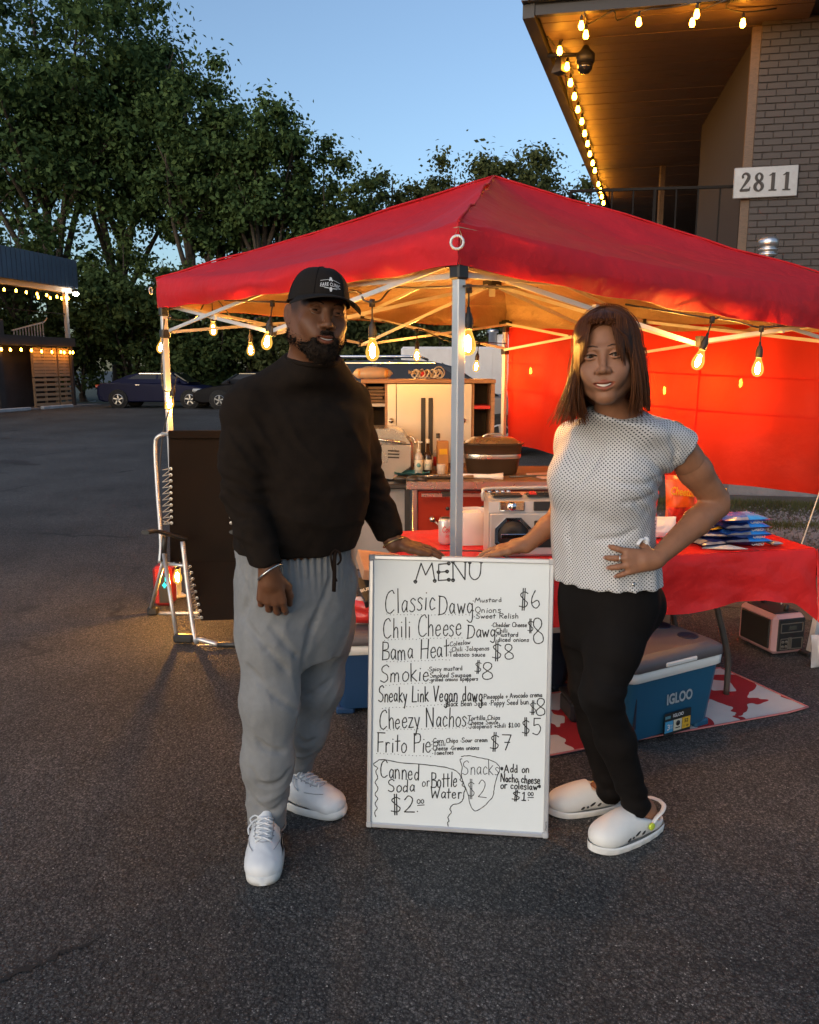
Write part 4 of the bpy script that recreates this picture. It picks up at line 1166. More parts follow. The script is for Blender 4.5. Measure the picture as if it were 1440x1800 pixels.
# the low end of the string, by the folding chair
sl3 = thing("string_lights", "two lit bulbs on the loose end of the string beside the folding chair", "string lights", tuple(W(312, 1018, 4.75)))
for px, py, Y, tl in ((298, 711, 5.25, (0, .3)), (312, 1016, 4.78, (0, 0))):
    c = W(px, py, Y); lamps.append(c); bulb(sl3, c + Matrix.Rotation(tl[1], 3, 'Y') @ V(0, 0, .19), tl, .13)
MB().tube(catmull([W(289, 560, 5.27), W(284, 640, 5.25), W(287, 684, 5.24), W(304, 690, 5.23), W(297, 720, 5.2), W(284, 780, 5.2), W(278, 900, 5.1), W(288, 960, 4.95), W(312, 985, 4.78)], 6), .0045, 6).build("cable", M_BLK, sl3, world=True)
M_GREEN = None
# ================================================================ MENU BOARD
def stroke_pts(s): return [tuple(float(v) for v in q.split(',')) for q in s.split()]
# single-stroke letters: width | strokes separated by ';' ('!' keeps corners)
GL = {
'A': (.7, "!0,0 .33,1 .66,0;.1,.36 .56,.36"), 'B': (.62, "!.08,0 .08,1;.08,1 .5,.92 .5,.6 .1,.52 .58,.42 .58,.06 .06,0"),
'C': (.66, ".6,.86 .45,1 .16,.86 .04,.5 .12,.12 .38,0 .64,.14"), 'D': (.72, "!.08,0 .08,1;.02,1 .5,.9 .68,.5 .5,.1 .0,0"),
'E': (.6, "!.58,1 .06,.97 .06,0 .6,.02;.06,.5 .5,.52"), 'F': (.6, "!.06,0 .06,1;!.0,1 .6,.98;.06,.5 .46,.52"),
'G': (.7, ".6,.86 .4,1 .08,.7 .08,.25 .36,0 .62,.2 .62,.45 .4,.45"), 'H': (.7, "!.08,0 .06,1;!.6,0 .62,1;.07,.5 .61,.52"),
'J': (.5, "!.05,1 .5,1;.32,1 .32,.2 .2,0 .0,.1"), 'L': (.55, "!.08,1 .06,0 .55,.02"), 'M': (.95, "!0,0 .2,1 .46,.34 .72,.98 .92,0"),
'N': (.7, "!.04,0 .06,1;!.06,1 .6,0 .64,1"), 'O': (.7, ".36,1 .08,.76 .06,.3 .34,0 .62,.26 .62,.74 .36,1"), 'P': (.6, "!.08,0 .08,1;.04,.98 .5,.96 .58,.74 .48,.54 .08,.48"),
'R': (.62, "!.08,0 .08,1;.04,.98 .5,.94 .54,.68 .1,.5;!.2,.5 .6,0"), 'S': (.6, ".56,.88 .38,1 .1,.86 .12,.62 .46,.42 .52,.16 .3,0 .02,.1"),
'T': (.66, "!0,1 .66,1;!.33,1 .33,0"), 'U': (.66, ".04,1 .06,.3 .3,0 .56,.24 .6,1"), 'V': (.6, "!0,1 .28,0 .58,1"), 'W': (.9, "!0,1 .2,0 .44,.6 .66,0 .88,1"),
'a': (.46, ".4,.46 .22,.54 .05,.3 .16,.02 .36,.2 .4,.5;.4,.5 .4,.1 .46,.02"), 'b': (.46, "!.06,1 .06,0;.06,.4 .26,.52 .42,.26 .26,.0 .06,.08"),
'c': (.42, ".4,.42 .22,.54 .05,.3 .14,.03 .4,.1"), 'd': (.48, ".38,.42 .2,.5 .05,.26 .16,.02 .38,.16;!.4,1 .4,.02"), 'e': (.44, ".06,.28 .4,.32 .3,.54 .08,.4 .08,.1 .26,0 .42,.12"),
'f': (.36, ".38,.92 .24,1 .16,.8 .16,0;.0,.52 .34,.54"), 'g': (.46, ".4,.44 .2,.52 .05,.28 .18,.04 .4,.22;.41,.5 .4,-.2 .24,-.42 .0,-.3"),
'h': (.46, "!.06,1 .06,0;.06,.36 .24,.54 .38,.42 .4,0"), 'i': (.18, "!.09,.5 .09,0;.09,.70 .10,.72"), 'j': (.24, ".16,.5 .16,-.2 .0,-.3;.16,.7 .17,.72"),
'k': (.46, "!.06,1 .06,0;!.42,.62 .07,.3 .44,0"), 'l': (.18, "!.09,1 .09,0"), 'm': (.68, "!.05,.5 .05,0;.05,.36 .2,.54 .32,.4 .33,0;.33,.36 .48,.54 .6,.4 .62,0"),
'n': (.46, "!.05,.52 .05,0;.05,.36 .22,.54 .38,.4 .4,0"), 'o': (.46, ".24,.52 .06,.36 .08,.08 .24,0 .42,.14 .42,.4 .24,.52"), 'p': (.46, "!.06,.52 .06,-.4;.06,.4 .26,.54 .42,.28 .26,.02 .06,.1"),
'q': (.46, ".4,.44 .2,.52 .05,.28 .18,.04 .4,.22;!.41,.5 .41,-.4"), 'r': (.36, "!.06,.52 .06,0;.06,.34 .2,.52 .36,.48"), 's': (.38, ".36,.46 .2,.54 .06,.42 .3,.22 .3,.06 .14,0 .02,.06"),
't': (.38, "!.18,.9 .18,.02;.0,.56 .38,.58"), 'u': (.46, ".05,.52 .06,.14 .2,0 .38,.2;!.4,.52 .41,0"), 'v': (.42, "!.02,.52 .2,0 .4,.52"), 'w': (.62, "!.02,.52 .16,.02 .3,.4 .44,.02 .6,.52"),
'x': (.42, "!.02,.52 .4,0;!.4,.52 .02,0"), 'y': (.44, "!.03,.52 .2,.08;!.42,.52 .1,-.4"), 'z': (.44, "!.03,.52 .4,.52 .04,.0 .44,.02"),
'0': (.5, ".26,.9 .06,.66 .08,.2 .26,0 .46,.24 .44,.7 .26,.9"), '1': (.3, "!.06,.8 .18,.96 .18,0;!.04,0 .32,0"), '2': (.56, ".06,.76 .26,1 .48,.8 .36,.4 .04,.02;!.04,.02 .58,.0"),
'5': (.56, "!.54,1 .14,1 .12,.56;.12,.56 .4,.62 .54,.34 .34,0 .04,.08"), '6': (.54, ".3,1 .1,.6 .08,.2 .3,0 .5,.2 .4,.44 .1,.3"), '7': (.56, "!.04,1 .56,.98 .26,0;!.2,.5 .5,.5"),
'8': (.56, ".28,.5 .08,.7 .12,.94 .3,1 .46,.9 .46,.7 .28,.5 .06,.3 .1,.06 .3,0 .52,.1 .5,.34 .28,.5"),
'$': (.56, ".5,.82 .3,.92 .08,.76 .28,.5 .5,.28 .36,.06 .04,.12;!.22,1.12 .22,-.12;!.33,1.12 .33,-.12"), '&': (.5, ".46,0 .1,.7 .22,.9 .36,.7 .06,.2 .2,0 .44,.3"),
'+': (.44, "!.22,.5 .22,.02;!.02,.26 .42,.26"), '.': (.16, ".07,.03 .09,.04"), '*': (.4, "!.2,.7 .2,.3;!.04,.6 .36,.4;!.36,.6 .04,.4"), '~': (.2, ".08,.3 .11,.33 .09,.36 .07,.33 .1,.31"),
' ': (.34, ""), '-': (.4, "!.04,.3 .36,.3")}
BTL, BTR = W(662, 975, 2.585), W(968, 987, 2.56)
BBL, BBR = G(645, 1455), G(963, 1475)
BBL.z = .006; BBR.z = .006
bx = (BBR - BBL).normalized(); byv = ((BTL + BTR) / 2 - (BBL + BBR) / 2); by = (byv - bx * byv.dot(bx)).normalized(); bn = by.cross(bx).normalized()
if bn.y > 0: bn = -bn           # towards the camera
bw_ = .613; bh_ = byv.length + .004
bo = (BBL + BBR) / 2 + by * (bh_ / 2)
board = thing("menu_board", "white dry erase board with a handwritten food menu, standing between the two people", "menu board", tuple((BBL + BBR) / 2))
M_WB = pm("whiteboard_enamel", (.73, .76, .76), .22, var=.02, vs=4, spec=.5, dirt=.05)
M_ALUF = pm("board_aluminium", (.62, .62, .64), .35, metal=.6, var=.05)
MBD = Matrix((bx, bn, by)).transposed()
mb = MB(); mb.box(bo - bn * .003, (bw_ - .02, .008, bh_ - .02), M=MBD); mb.build("writing_surface", M_WB, board, world=True)
for s_, ax in ((-1, 0), (1, 0), (-1, 1), (1, 1)):
    mb = MB()
    if ax == 0: mb.box(bo + bx * (s_ * (bw_ / 2 - .008)), (.016, .018, bh_ - .034), M=MBD, ch=.003)
    else: mb.box(bo + by * (s_ * (bh_ / 2 - .008)), (bw_ - .034, .018, .016), M=MBD, ch=.003)
    mb.build("frame_rail", M_ALUF, board, world=True)
for sx in (-1, 1):
    for sy in (-1, 1):
        mb = MB(); mb.box(bo + bx * (sx * (bw_ / 2 - .009)) + by * (sy * (bh_ / 2 - .009)), (.021, .021, .021), M=MBD, ch=.004); mb.build("corner_cap", pm("grey_cap", (.42, .42, .43), .5), board, world=True)
mb = MB(); put_text(mb, "Pizarra", bo + bx * (bw_ / 2 - .008) + by * (-.425) + bn * .0098, by, -bx, .006, .03); mb.build("maker_mark", M_BLK, board, world=True)
M_INK = pm("black_marker_ink", (.008, .008, .009), .5, var=.2)
Oink = bo + bn * .0018
def on_board(px, py):
    d = ray(px, py); t = (Oink - CAMP).dot(bn) / d.dot(bn); q = CAMP + d * t - Oink
    return (q.dot(bx), q.dot(by))
hr = random.Random(5)
INK = [0]
def ink(mb, pts, w):
    """pen line through 2-D board points"""
    if len(pts) == 1: pts = [pts[0], (pts[0][0] + w * .4, pts[0][1])]
    P = [Vector((p[0], p[1])) for p in pts]; k = len(P); L, Rr = [], []
    for i in range(k):
        t = P[min(i + 1, k - 1)] - P[max(i - 1, 0)]
        if t.length < 1e-7: t = Vector((1, 0))
        t.normalize(); n = Vector((-t.y, t.x)); ww = w * (.5 + .07 * math.sin(i * 1.7))
        e = t * (w * .3) * (-1 if i == 0 else 1 if i == k - 1 else 0)
        L.append(P[i] + n * ww + e); Rr.append(P[i] - n * ww + e)
    INK[0] = (INK[0] + 1) % 40; oz = Oink + bn * (INK[0] * 1e-5)
    to = lambda q: oz + bx * q.x + by * q.y
    mb.add([to(q) for q in L] + [to(q) for q in Rr], [(i, k + i, k + i + 1, i + 1) for i in range(k - 1)])
def write(mb, txt, px0, px1, base, cap, w, base1=None, wob=.03, dots=False):
    tot = sum(GL[c][0] + .12 for c in txt) - .12
    x = 0
    for c in txt:
        gw, st = GL[c]; j = (hr.uniform(-wob, wob), hr.uniform(-wob, wob)); sc = 1 + hr.uniform(-.06, .06); sl = hr.uniform(-.04, .08)
        for s in st.split(';'):
            if not s.strip(): continue
            hard = s.strip().startswith('!'); pts = stroke_pts(s.strip().lstrip('!'))
            pts = [((p[0] + sl * p[1]) * sc + j[0], p[1] * sc + j[1]) for p in pts]
            if not hard and len(pts) > 2: pts = [(q.x, q.y) for q in catmull([V(p[0], p[1], 0) for p in pts], 5)]
            out = []
            for p in pts:
                f = (x + p[0]) / tot; bpy_ = base + ((base1 if base1 is not None else base) - base) * f
                out.append(on_board(px0 + (px1 - px0) * f, bpy_ - p[1] * cap))
            if hard:
                for a_, b_ in zip(out[:-1], out[1:]): ink(mb, [a_, b_], w)
            else: ink(mb, out, w)
            if dots:
                for e in (out[0], out[-1]):
                    ink(mb, [(e[0] + .0045 * math.cos(a), e[1] + .0045 * math.sin(a)) for a in np.linspace(0, 6.6, 12)], .0045)
        x += gw + .12
HW, SW = .0036, .0028
mb = MB(); write(mb, "MENU", 730, 847, 1023, 31, .0038, 1018, dots=True); mb.build("menu_heading", M_INK, board, world=True)
LINES = [
 ([("Classic", 677, 765, 1078, 41, HW, 1072), ("Dawg", 771, 831, 1080, 34, HW, 1078), ("$6", 911, 951, 1070, 33, .0034, 1069)],
  [("~Mustard", 831, 882, 1059, 9, SW, 1058), ("~Onions", 831, 880, 1077, 12, SW, 1077), ("~Sweet Relish", 833, 911, 1087, 10, SW, 1087)], (680, 1080, 825, 1081)),
 ([("Chili Cheese", 674, 811, 1121, 36, HW, 1117), ("Dawg", 821, 871, 1122, 24, HW, 1120), ("$", 927, 938, 1110, 20, SW, 1110), ("8", 937, 956, 1132, 43, .0034, 1132)],
  [("~Chedder Cheese", 864, 926, 1102, 9, .0026, 1102), ("~Chili", 868, 892, 1112, 9, SW, 1112), ("~Mustard", 870, 911, 1119, 9, SW, 1119), ("~diced onions", 872, 930, 1128, 9, SW, 1128)], (676, 1125, 812, 1121)),
 ([("Bama Heat", 671, 789, 1161, 33, HW, 1155), ("$8", 865, 903, 1158, 27, .0034, 1158)],
  [("~Coleslaw", 788, 827, 1136, 9, .0026, 1132), ("~Chili ~Jalapenos", 792, 860, 1145, 9, .0026, 1143), ("~Tabasco sauce", 787, 853, 1154, 9, SW, 1154)], (680, 1163, 790, 1160)),
 ([("Smokie", 668, 754, 1200, 31, HW, 1197), ("$", 834, 846, 1182, 18, SW, 1182), ("8", 846, 867, 1194, 31, .0034, 1194)],
  [("~Spicy mustard", 752, 813, 1180, 9, .0026, 1178), ("~Smoked Sausage", 753, 828, 1191, 9, SW, 1190), ("~grilled onions &peppers", 755, 840, 1198, 8, .0026, 1196)], (672, 1205, 755, 1200)),
 ([("Sneaky Link Vegan dawg", 665, 848, 1234, 27, .0038, 1233), ("$", 931, 943, 1254, 20, SW, 1254), ("8", 942, 959, 1257, 30, .0034, 1257)],
  [("~Pineapple + Avocado crema", 848, 953, 1229, 10, SW, 1225), ("~Black Bean Salsa ~Poppy Seed bun.", 781, 931, 1242, 11, SW, 1238)], (672, 1245, 782, 1239)),
 ([("Cheezy Nachos", 667, 820, 1281, 33, HW, 1276), ("$5", 918, 951, 1291, 27, .0034, 1291)],
  [("~Tortilla Chips", 820, 879, 1266, 9, SW, 1265), ("~Cheese Sauce", 821, 876, 1274, 9, .0026, 1273), ("~Jalapenos +chili $1.00", 823, 914, 1281, 9, .0026, 1278)], (668, 1284, 826, 1279)),
 ([("Frito Pie", 663, 757, 1322, 32, HW, 1323), ("$7", 860, 897, 1318, 27, .0034, 1318)],
  [("~Corn Chips ~Sour cream", 759, 857, 1306, 9, SW, 1304), ("~Chili", 758, 783, 1312, 9, SW, 1311), ("~Cheese ~Green onions", 759, 842, 1319, 9, SW, 1318), ("~Tomatoes", 760, 797, 1327, 9, SW, 1326)], (662, 1324, 757, 1330)),
]
for heads, subs, dot in LINES:
    mb = MB()
    for a in heads: write(mb, *a)
    for a in subs: write(mb, *a[:4], a[4] * .86, a[5] * .9, *a[6:], wob=.02)
    n = int((dot[2] - dot[0]) / 6.0)
    for i in range(n + 1):
        f = i / n; ink(mb, [on_board(dot[0] + (dot[2] - dot[0]) * f, dot[1] + (dot[3] - dot[1]) * f + hr.uniform(-1, 1))], .0024)
    mb.build("menu_line", M_INK, board, world=True)
mb = MB()
for a in (("Canned", 668, 737, 1367, 30, HW, 1372), ("Soda", 682, 729, 1392, 22, HW, 1392), ("or", 742, 755, 1383, 17, SW, 1382), ("Bottle", 758, 803, 1385, 26, HW, 1383),
          ("Water", 757, 811, 1403, 20, HW, 1404), ("$2.", 687, 736, 1429, 28, .0038, 1428), ("00", 733, 746, 1413, 8, SW, 1412)): write(mb, *a)
ink(mb, [on_board(734, 1416), on_board(746, 1415)], SW)
def zig(pts, w, amp):
    P = [V(640 + x / 4.235, 1220 + y / 4.235, 0) for x, y in pts]; P = catmull(P, 5)
    ink(mb, [on_board(p.x + hr.uniform(-amp, amp), p.y + hr.uniform(-amp, amp)) for p in P], w)
zig([(88, 915), (80, 880), (98, 850), (82, 815), (102, 780), (84, 745), (104, 700), (84, 660), (102, 620), (88, 580), (100, 550), (70, 522), (130, 488), (250, 508), (420, 523), (600, 545), (690, 575), (722, 620), (715, 640), (738, 660), (730, 680), (755, 700), (742, 745), (738, 780), (712, 812), (660, 825), (640, 855), (650, 880), (625, 915), (632, 945), (622, 960), (628, 985)], .003, .5)
mb.build("drinks_box", M_INK, board, world=True)
mb = MB()
write(mb, "Snacks", 813, 877, 1362, 25, .0022, 1362); write(mb, "$2", 822, 854, 1400, 30, .0024, 1402)
zig([(725, 465), (780, 460), (860, 475), (950, 495), (1000, 530), (1010, 565), (985, 630), (970, 700), (960, 760), (920, 810), (880, 845), (825, 870), (790, 820), (775, 750), (740, 660), (725, 600), (730, 540), (715, 490), (730, 482)], .0026, .4)
mb.build("snacks_box", M_INK, board, world=True)
mb = MB()
for a in (("*Add on", 880, 930, 1358, 14, HW, 1358), ("Nacho cheese", 880, 949, 1374, 14, HW, 1378), ("or coleslaw*", 880, 951, 1386, 13, HW, 1389), ("$1.", 899, 931, 1406, 15, HW, 1407), ("00", 928, 938, 1399, 7, SW, 1399)): write(mb, *a)
ink(mb, [on_board(928, 1402), on_board(938, 1402)], SW)
mb.build("add_on_note", M_INK, board, world=True)

# ================================================================ SERVING TABLE WITH RED CLOTH
TX = V(.983, .184, 0); TY = V(-.184, .983, 0)
T0 = V(1.86, 3.565, 0)                      # right front corner
TLEN, TDEP, TH = 1.83, .74, .735
def tp(x, y, z): return T0 - TX * x + TY * y + V(0, 0, z)   # x from right end, y to the back
WT = Matrix((TX, TY, V(0, 0, 1))).transposed()
table = thing("folding_table", "long folding table with bent metal legs standing under the red cloth", "table", tuple(tp(TLEN / 2, TDEP / 2, 0)))
mb = MB(); mb.box(tp(TLEN / 2, TDEP / 2, TH - .022), (TLEN, TDEP, .04), M=WT, ch=.012); mb.build("tabletop", pm("table_plastic", (.5, .49, .46), .6), table, world=True)
M_LEGT = pm("grey_tube", (.12, .105, .09), .35, metal=.5)
for x0 in (.42, TLEN - .42):
    for y0 in (.12, TDEP - .12):
        s = -1 if x0 < 1 else 1
        mb = MB(); mb.tube(catmull([tp(x0, y0, TH - .04), tp(x0 - .01 * s * -1, y0, .5), tp(x0 + .06 * s * -1 * -1 * 1 - (.0), y0, .33), tp(x0 + .10 * s, y0, .18), tp(x0 + .105 * s, y0, 0)], 6), .0145, 10); mb.build("leg", M_LEGT, table, world=True)
    mb = MB(); mb.tube([tp(x0, .12, .5), tp(x0, TDEP - .12, .5)], .009, 8); mb.tube([tp(x0 + (.35 if x0 < 1 else -.35), TDEP / 2, TH - .05), tp(x0, TDEP / 2, .5)], .009, 8); mb.build("brace", M_LEGT, table, world=True)
M_CLOTH = fabric("red_plastic_cloth", (.74, .026, .026), (.7, .03, .02), trans=.22, rough=.36, var=.07, bump=.75, bs=13, bdist=.014)
def hem_z(side, f):
    """lower edge of the cloth, f along the side"""
    if side == 0:   # front, from right end to left end
        pts = [(0, .41), (.06, .49), (.14, .525), (.25, .50), (.4, .47), (.52, .455), (.6, .465), (.8, .45), (1, .46)]
    else: pts = [(0, .41), (.15, .36), (.4, .40), (.7, .45), (1, .5)]
    for (a, za), (b, zb) in zip(pts[:-1], pts[1:]):
        if a <= f <= b: return lerp(za, zb, (f - a) / (b - a))
    return pts[-1][1]
mb = MB(); rows = []
nx, ny = 70, 14
for j in range(ny + 1):
    row = []
    for i in range(nx + 1):
        x, y = TLEN * i / nx, TDEP * j / ny
        row.append(tp(x, y, TH + .003 + max(0, .004 * float(vnoise(np.array([x, y, .5]), 9)) + .004 * float(vnoise(np.array([x * 3, y, 3.5]), 6)))))
    rows.append(row)
mb.grid(rows)
def skirt(ptf, n, outv, side, amp):
    rws = []
    for q in range(13):
        f = q / 12; row = []
        for i in range(n + 1):
            u = i / n; p = ptf(u); zt = TH + .003; zb = hem_z(side, u)
            dep = zt - zb
            # soft pleats that open towards the hem, plus sharp fold creases
            w = amp * f * (math.sin(u * 21 + 1.1 * f) * .5 + math.sin(u * 9 + .7) * .6 + .35 * math.sin(u * 47 + 2.0 * f))
            w += .007 * float(vnoise(np.array([u * 6, f * 2, side * 5.0 + 1]), 3)) + .004 * abs(float(vnoise(np.array([u * 9 + f, f * 4, side * 5.0 + 9]), 2.5)))
            r = .012 * math.sin(min(f * 6, 1) * math.pi / 2)
            row.append(V(p.x, p.y, zt - dep * f + .006 * math.sin(u * 33) * f) + outv * (r + max(w + .02 * f, -.002)))
        rws.append(row)
    mb.grid(rws, flip=True)
skirt(lambda u: tp(u * TLEN, 0, 0), 90, -TY, 0, .022)
skirt(lambda u: tp(0, (1 - u) * TDEP, 0), 36, TX, 1, .02)
skirt(lambda u: tp(TLEN, u * TDEP, 0), 30, -TX, 1, .015)
skirt(lambda u: tp((1 - u) * TLEN, TDEP, 0), 60, TY, 1, .015)
# the gathered corner at the right hangs lower
rws = []
for q in range(9):
    f = q / 8; row = []
    for i in range(9):
        a = (i / 8) * math.pi / 2; d = (-TY * math.cos(a) + TX * math.sin(a))
        zb = .41 - .075 * math.sin(2 * a); rr = .012 + .05 * f * (1 + .35 * math.sin(a * 8)) + .03 * f * math.sin(2 * a)
        row.append(tp(0, 0, lerp(TH + .003, zb, f)) + d * rr)
    rws.append(row)
mb.grid(rws)
tag(mb.build("red_tablecloth", M_CLOTH, None, world=True, loc=tuple(tp(TLEN / 2, TDEP / 2, TH))), "shiny red plastic tablecloth hanging down the front of the long table", "tablecloth")

# ---------------------------------------------------------------- things on the table
def on_table(px, py): return Zp(px, py, TH + .006)
Ct = on_table(783, 956)
M_CAN_ = pm("can_metal", (.62, .62, .64), .25, metal=.8, var=.05); M_CANW = pm("can_print", (.60, .60, .61), .3, metal=.5); M_REDP = pm("red_print", (.55, .02, .02), .5)
can_ = thing("soda_can", "white soda can with red script at the left end of the red table", "can", tuple(Ct))
MB().lathe([(.024, 0), (.028, .006), (.033, .012), (.033, .108), (.027, .122)], Ct, 24).build("can_body", M_CANW, can_, world=True)
MB().lathe([(.027, .122), (.0275, .125), (.025, .122), (0, .120)], Ct, 24).build("can_lid", M_CAN_, can_, world=True)
b = MB()
def wrap_text(mbx, txt, c, r, z, h, w, a0, m=0, **kw):
    vs, fs = font_mesh(txt, **kw); a = np.array(vs); lo, hi = a.min(0), a.max(0); cc = (lo + hi) / 2
    out = []
    for p in a:
        ang_ = a0 + (p[0] - cc[0]) / (hi[0] - lo[0]) * w / r
        out.append(Vector(c) + V(r * math.cos(ang_), r * math.sin(ang_), z + (p[1] - cc[1]) / (hi[1] - lo[1]) * h))
    mbx.add(out, fs, m)
wrap_text(b, "Coke", Ct, .0335, .075, .03, .05, R(-75), shear=.3, offset=.01); wrap_text(b, "diet", Ct, .0335, .045, .016, .02, R(-75), shear=.3)
b.build("can_lettering", M_REDP, can_, world=True)
# clear-wrapped white stack
M_FILM = glass("clear_film", (.95, .95, .97), .12, .35)
c = on_table(832, 958) + TY * .06; st_ = thing("napkin_pack", "film wrapped block of white napkins between the can and the stereo", "napkins", tuple(c))
MB().box(c + V(0, 0, .075), (.135, .12, .145), rz=.15, ch=.02).build("napkins", pm("paper_white", (.72, .69, .68), .8, var=.06, bump=.3, bs=30), st_, world=True)
b = MB(); P = []
for j in range(7):
    for_ = []
    for i in range(13):
        a = i / 12 * 2 * math.pi; rr = .088 * (1 / max(abs(math.cos(a)), abs(math.sin(a)))) ** .7 * (1 + .05 * random.uniform(-1, 1)); for_.append(c + V(rr * math.cos(a + .15), rr * .9 * math.sin(a + .15), .002 + .155 * j / 6))
    for_[-1] = for_[0]; P.append(for_)
b.grid(P); b.build("film_wrap", M_FILM, st_, world=True)
# portable stereo
bc = on_table(858, 978); bcx = (TX * .995 + TY * -.02).normalized()
M_SIL = pm("silver_plastic", (.55, .53, .51), .35, metal=.45, var=.04); M_SPK = pm("speaker_mesh", (.022, .02, .018), .6, bump=.6, bs=400)
LWD, DEP, HT = .50, .15, .262
SX = (V(1, .05, 0)).normalized(); SY = V(-SX.y, SX.x, 0); WS = Matrix((SX, SY, V(0, 0, 1))).transposed()
def spt(x, y, z): return bc + SX * x + SY * y + V(0, 0, z)
ste = thing("portable_stereo", "silver retro cassette stereo with round speakers on the red table beside the woman", "stereo", tuple(bc + SX * .25))
b = MB(); prof = [(0, 0), (0, .195), (.012, .24), (.05, HT), (DEP, HT), (DEP, 0)]
vs = [spt(0, y, z) for y, z in prof] + [spt(LWD, y, z) for y, z in prof]; k = len(prof)
b.add(vs, [list(range(k))[::-1], list(range(k, 2 * k))] + [(i, (i + 1) % k, k + (i + 1) % k, k + i) for i in range(k)]); b.build("case", M_SIL, ste, world=True)
b = MB(); b.box(spt(LWD / 2, -.004, .098), (LWD - .012, .012, .185), M=WS, ch=.004); b.build("front_panel", pm("pale_silver", (.62, .60, .58), .35, metal=.4, var=.04), ste, world=True)
MF = WS @ Matrix.Rotation(R(90), 3, 'X')
for sx in (.105, LWD - .105):
    b = MB(); b.lathe([(.0, .004), (.06, .006), (.072, .012), (.086, .014), (.088, .004)], spt(sx, -.008, .095), 8, M=MF @ Matrix.Rotation(R(22.5), 3, 'Z'), smooth=False); sp_ = b.build("speaker_ring", M_CHROME, ste, world=True)
    b = MB(); b.lathe([(.0, .005), (.02, .016), (.066, .0135)], spt(sx, -.0075, .095), 28, M=MF); b.build("speaker_cone", M_SPK, sp_, world=True)
    b = MB(); b.box(spt(sx, -.028, .095), (.11, .006, .02), M=WS, ch=.003); b.build("speaker_bar", M_CHROME, sp_, world=True)
b = MB(); b.box(spt(LWD / 2, -.012, .1), (.105, .008, .12), M=WS, ch=.004); b.build("cassette_door", M_BLK, ste, world=True)
b = MB(); b.box(spt(.1, -.003, .222), (.11, .012, .042), M=WS @ Matrix.Rotation(R(-8), 3, 'X'), ch=.004); b.lathe([(0, .018), (.016, .016), (.02, .004)], spt(.1, -.006, .222), 20, M=MF); b.build("tuning_knob", M_CHROME, ste, world=True)
b = MB(); b.box(spt(.29, -.003, .222), (.19, .012, .04), M=WS @ Matrix.Rotation(R(-8), 3, 'X'), ch=.003); b.build("tuning_dial", M_BLK, ste, world=True)
MT = WS @ Matrix.Rotation(R(8), 3, 'X')
b = MB(); b.box(spt(.085, .055, HT + .002), (.13, .07, .008), M=WS, ch=.003); b.box(spt(.32, .055, HT + .002), (.3, .07, .008), M=WS, ch=.003); b.build("top_panel", M_BLK, ste, world=True)
for i in range(9):
    b = MB(); b.box(spt(.2 + i * .033, .05, HT + .009), (.026, .05, .01), M=WS, ch=.002); b.build("key", M_BLK if i else M_REDP, ste, world=True)
for x in (.02, .055, .08, .105):
    b = MB(); b.lathe([(.011, 0), (.01, .014), (0, .015)], spt(x, .12, HT), 12); b.build("knob", M_CHROME, ste, world=True)
b = MB(); b.tube(catmull([spt(-.01, .1, .23), spt(-.012, .1, .27), spt(.04, .11, .285), spt(.46, .11, .285), spt(LWD + .012, .1, .27), spt(LWD + .01, .1, .23)], 4), .008, 8); b.build("carry_handle", M_SIL, ste, world=True)
mb = MB(); mb.tube(catmull([on_table(690, 962) + V(0, 0, .01), on_table(760, 972) + V(0, 0, .012), spt(-.02, -.03, .03), spt(.06, -.05, .012), spt(.1, -.06, .0)], 6), .0035, 6); tag(mb.build("power_lead", M_BLK), "thin black lead lying across the red cloth in front of the stereo", "cable")

# crinkled packets
def packet(name, label, cat, c, w, h, d, rz, mats, lean=0.0, group=None, flat=False, seed=1, stripe=None):
    """pillow-shaped bag; mats[0] body, mats[1] ends / print"""
    t = thing(name, label, cat, tuple(c), rz, group)
    r = random.Random(seed); b = MB(); nu, nv = 16, 12; front, back = [], []
    for j in range(nv + 1):
        v = j / nv; ra, rb = [], []
        for i in range(nu + 1):
            u = i / nu; puff = (max(0, math.sin(u * math.pi)) ** .6) * (max(0, math.sin(v * math.pi)) ** .55) * d / 2
            x = (u - .5) * w * (1 - .05 * math.sin(v * math.pi)); y = v * h
            n = d * .12 * float(vnoise(np.array([u * 5 + seed, v * 5, seed * 1.7]), 1.6)) * (puff > 0)
            z1, z2 = puff + n + .001, -puff + n - .001
            if flat: ra.append(V(x, y - h / 2, z1 + d / 2)); rb.append(V(x, y - h / 2, z2 + d / 2))
            else:
                ra.append(V(x, -z1 + lean * v, y)); rb.append(V(x, -z2 + lean * v, y))
        front.append(ra); back.append(rb)
    b.grid(front); b.grid(back, flip=True)
    o = b.build("bag", mats[0], t)
    e = MB()
    for v0, v1 in ((0, 1), (nv - 1, nv)):
        e.grid([[p + V(0, -.0015, 0) if not flat else p + V(0, 0, .0012) for p in front[v0]], [p + V(0, -.0015, 0) if not flat else p + V(0, 0, .0012) for p in front[v1]]])
    e.build("crimped_end", mats[1], t)
    if stripe:
        s = MB(); (u0, u1), (v0, v1) = stripe
        s.grid([[front[j][i] + (V(0, -.002, 0) if not flat else V(0, 0, .002)) for i in range(int(u0 * nu), int(u1 * nu) + 1)] for j in range(int(v0 * nv), int(v1 * nv) + 1)])
        s.build("printed_panel", mats[2], t)
    return t, front
M_ORG = pm("orange_foil", (.62, .10, .012), .3, var=.25, vs=7, metal=.15); M_FLAME = pm("flame_foil", (.55, .035, .018), .3, var=.9, vs=14); M_YEL = pm("yellow_foil", (.62, .34, .02), .3, var=.2)
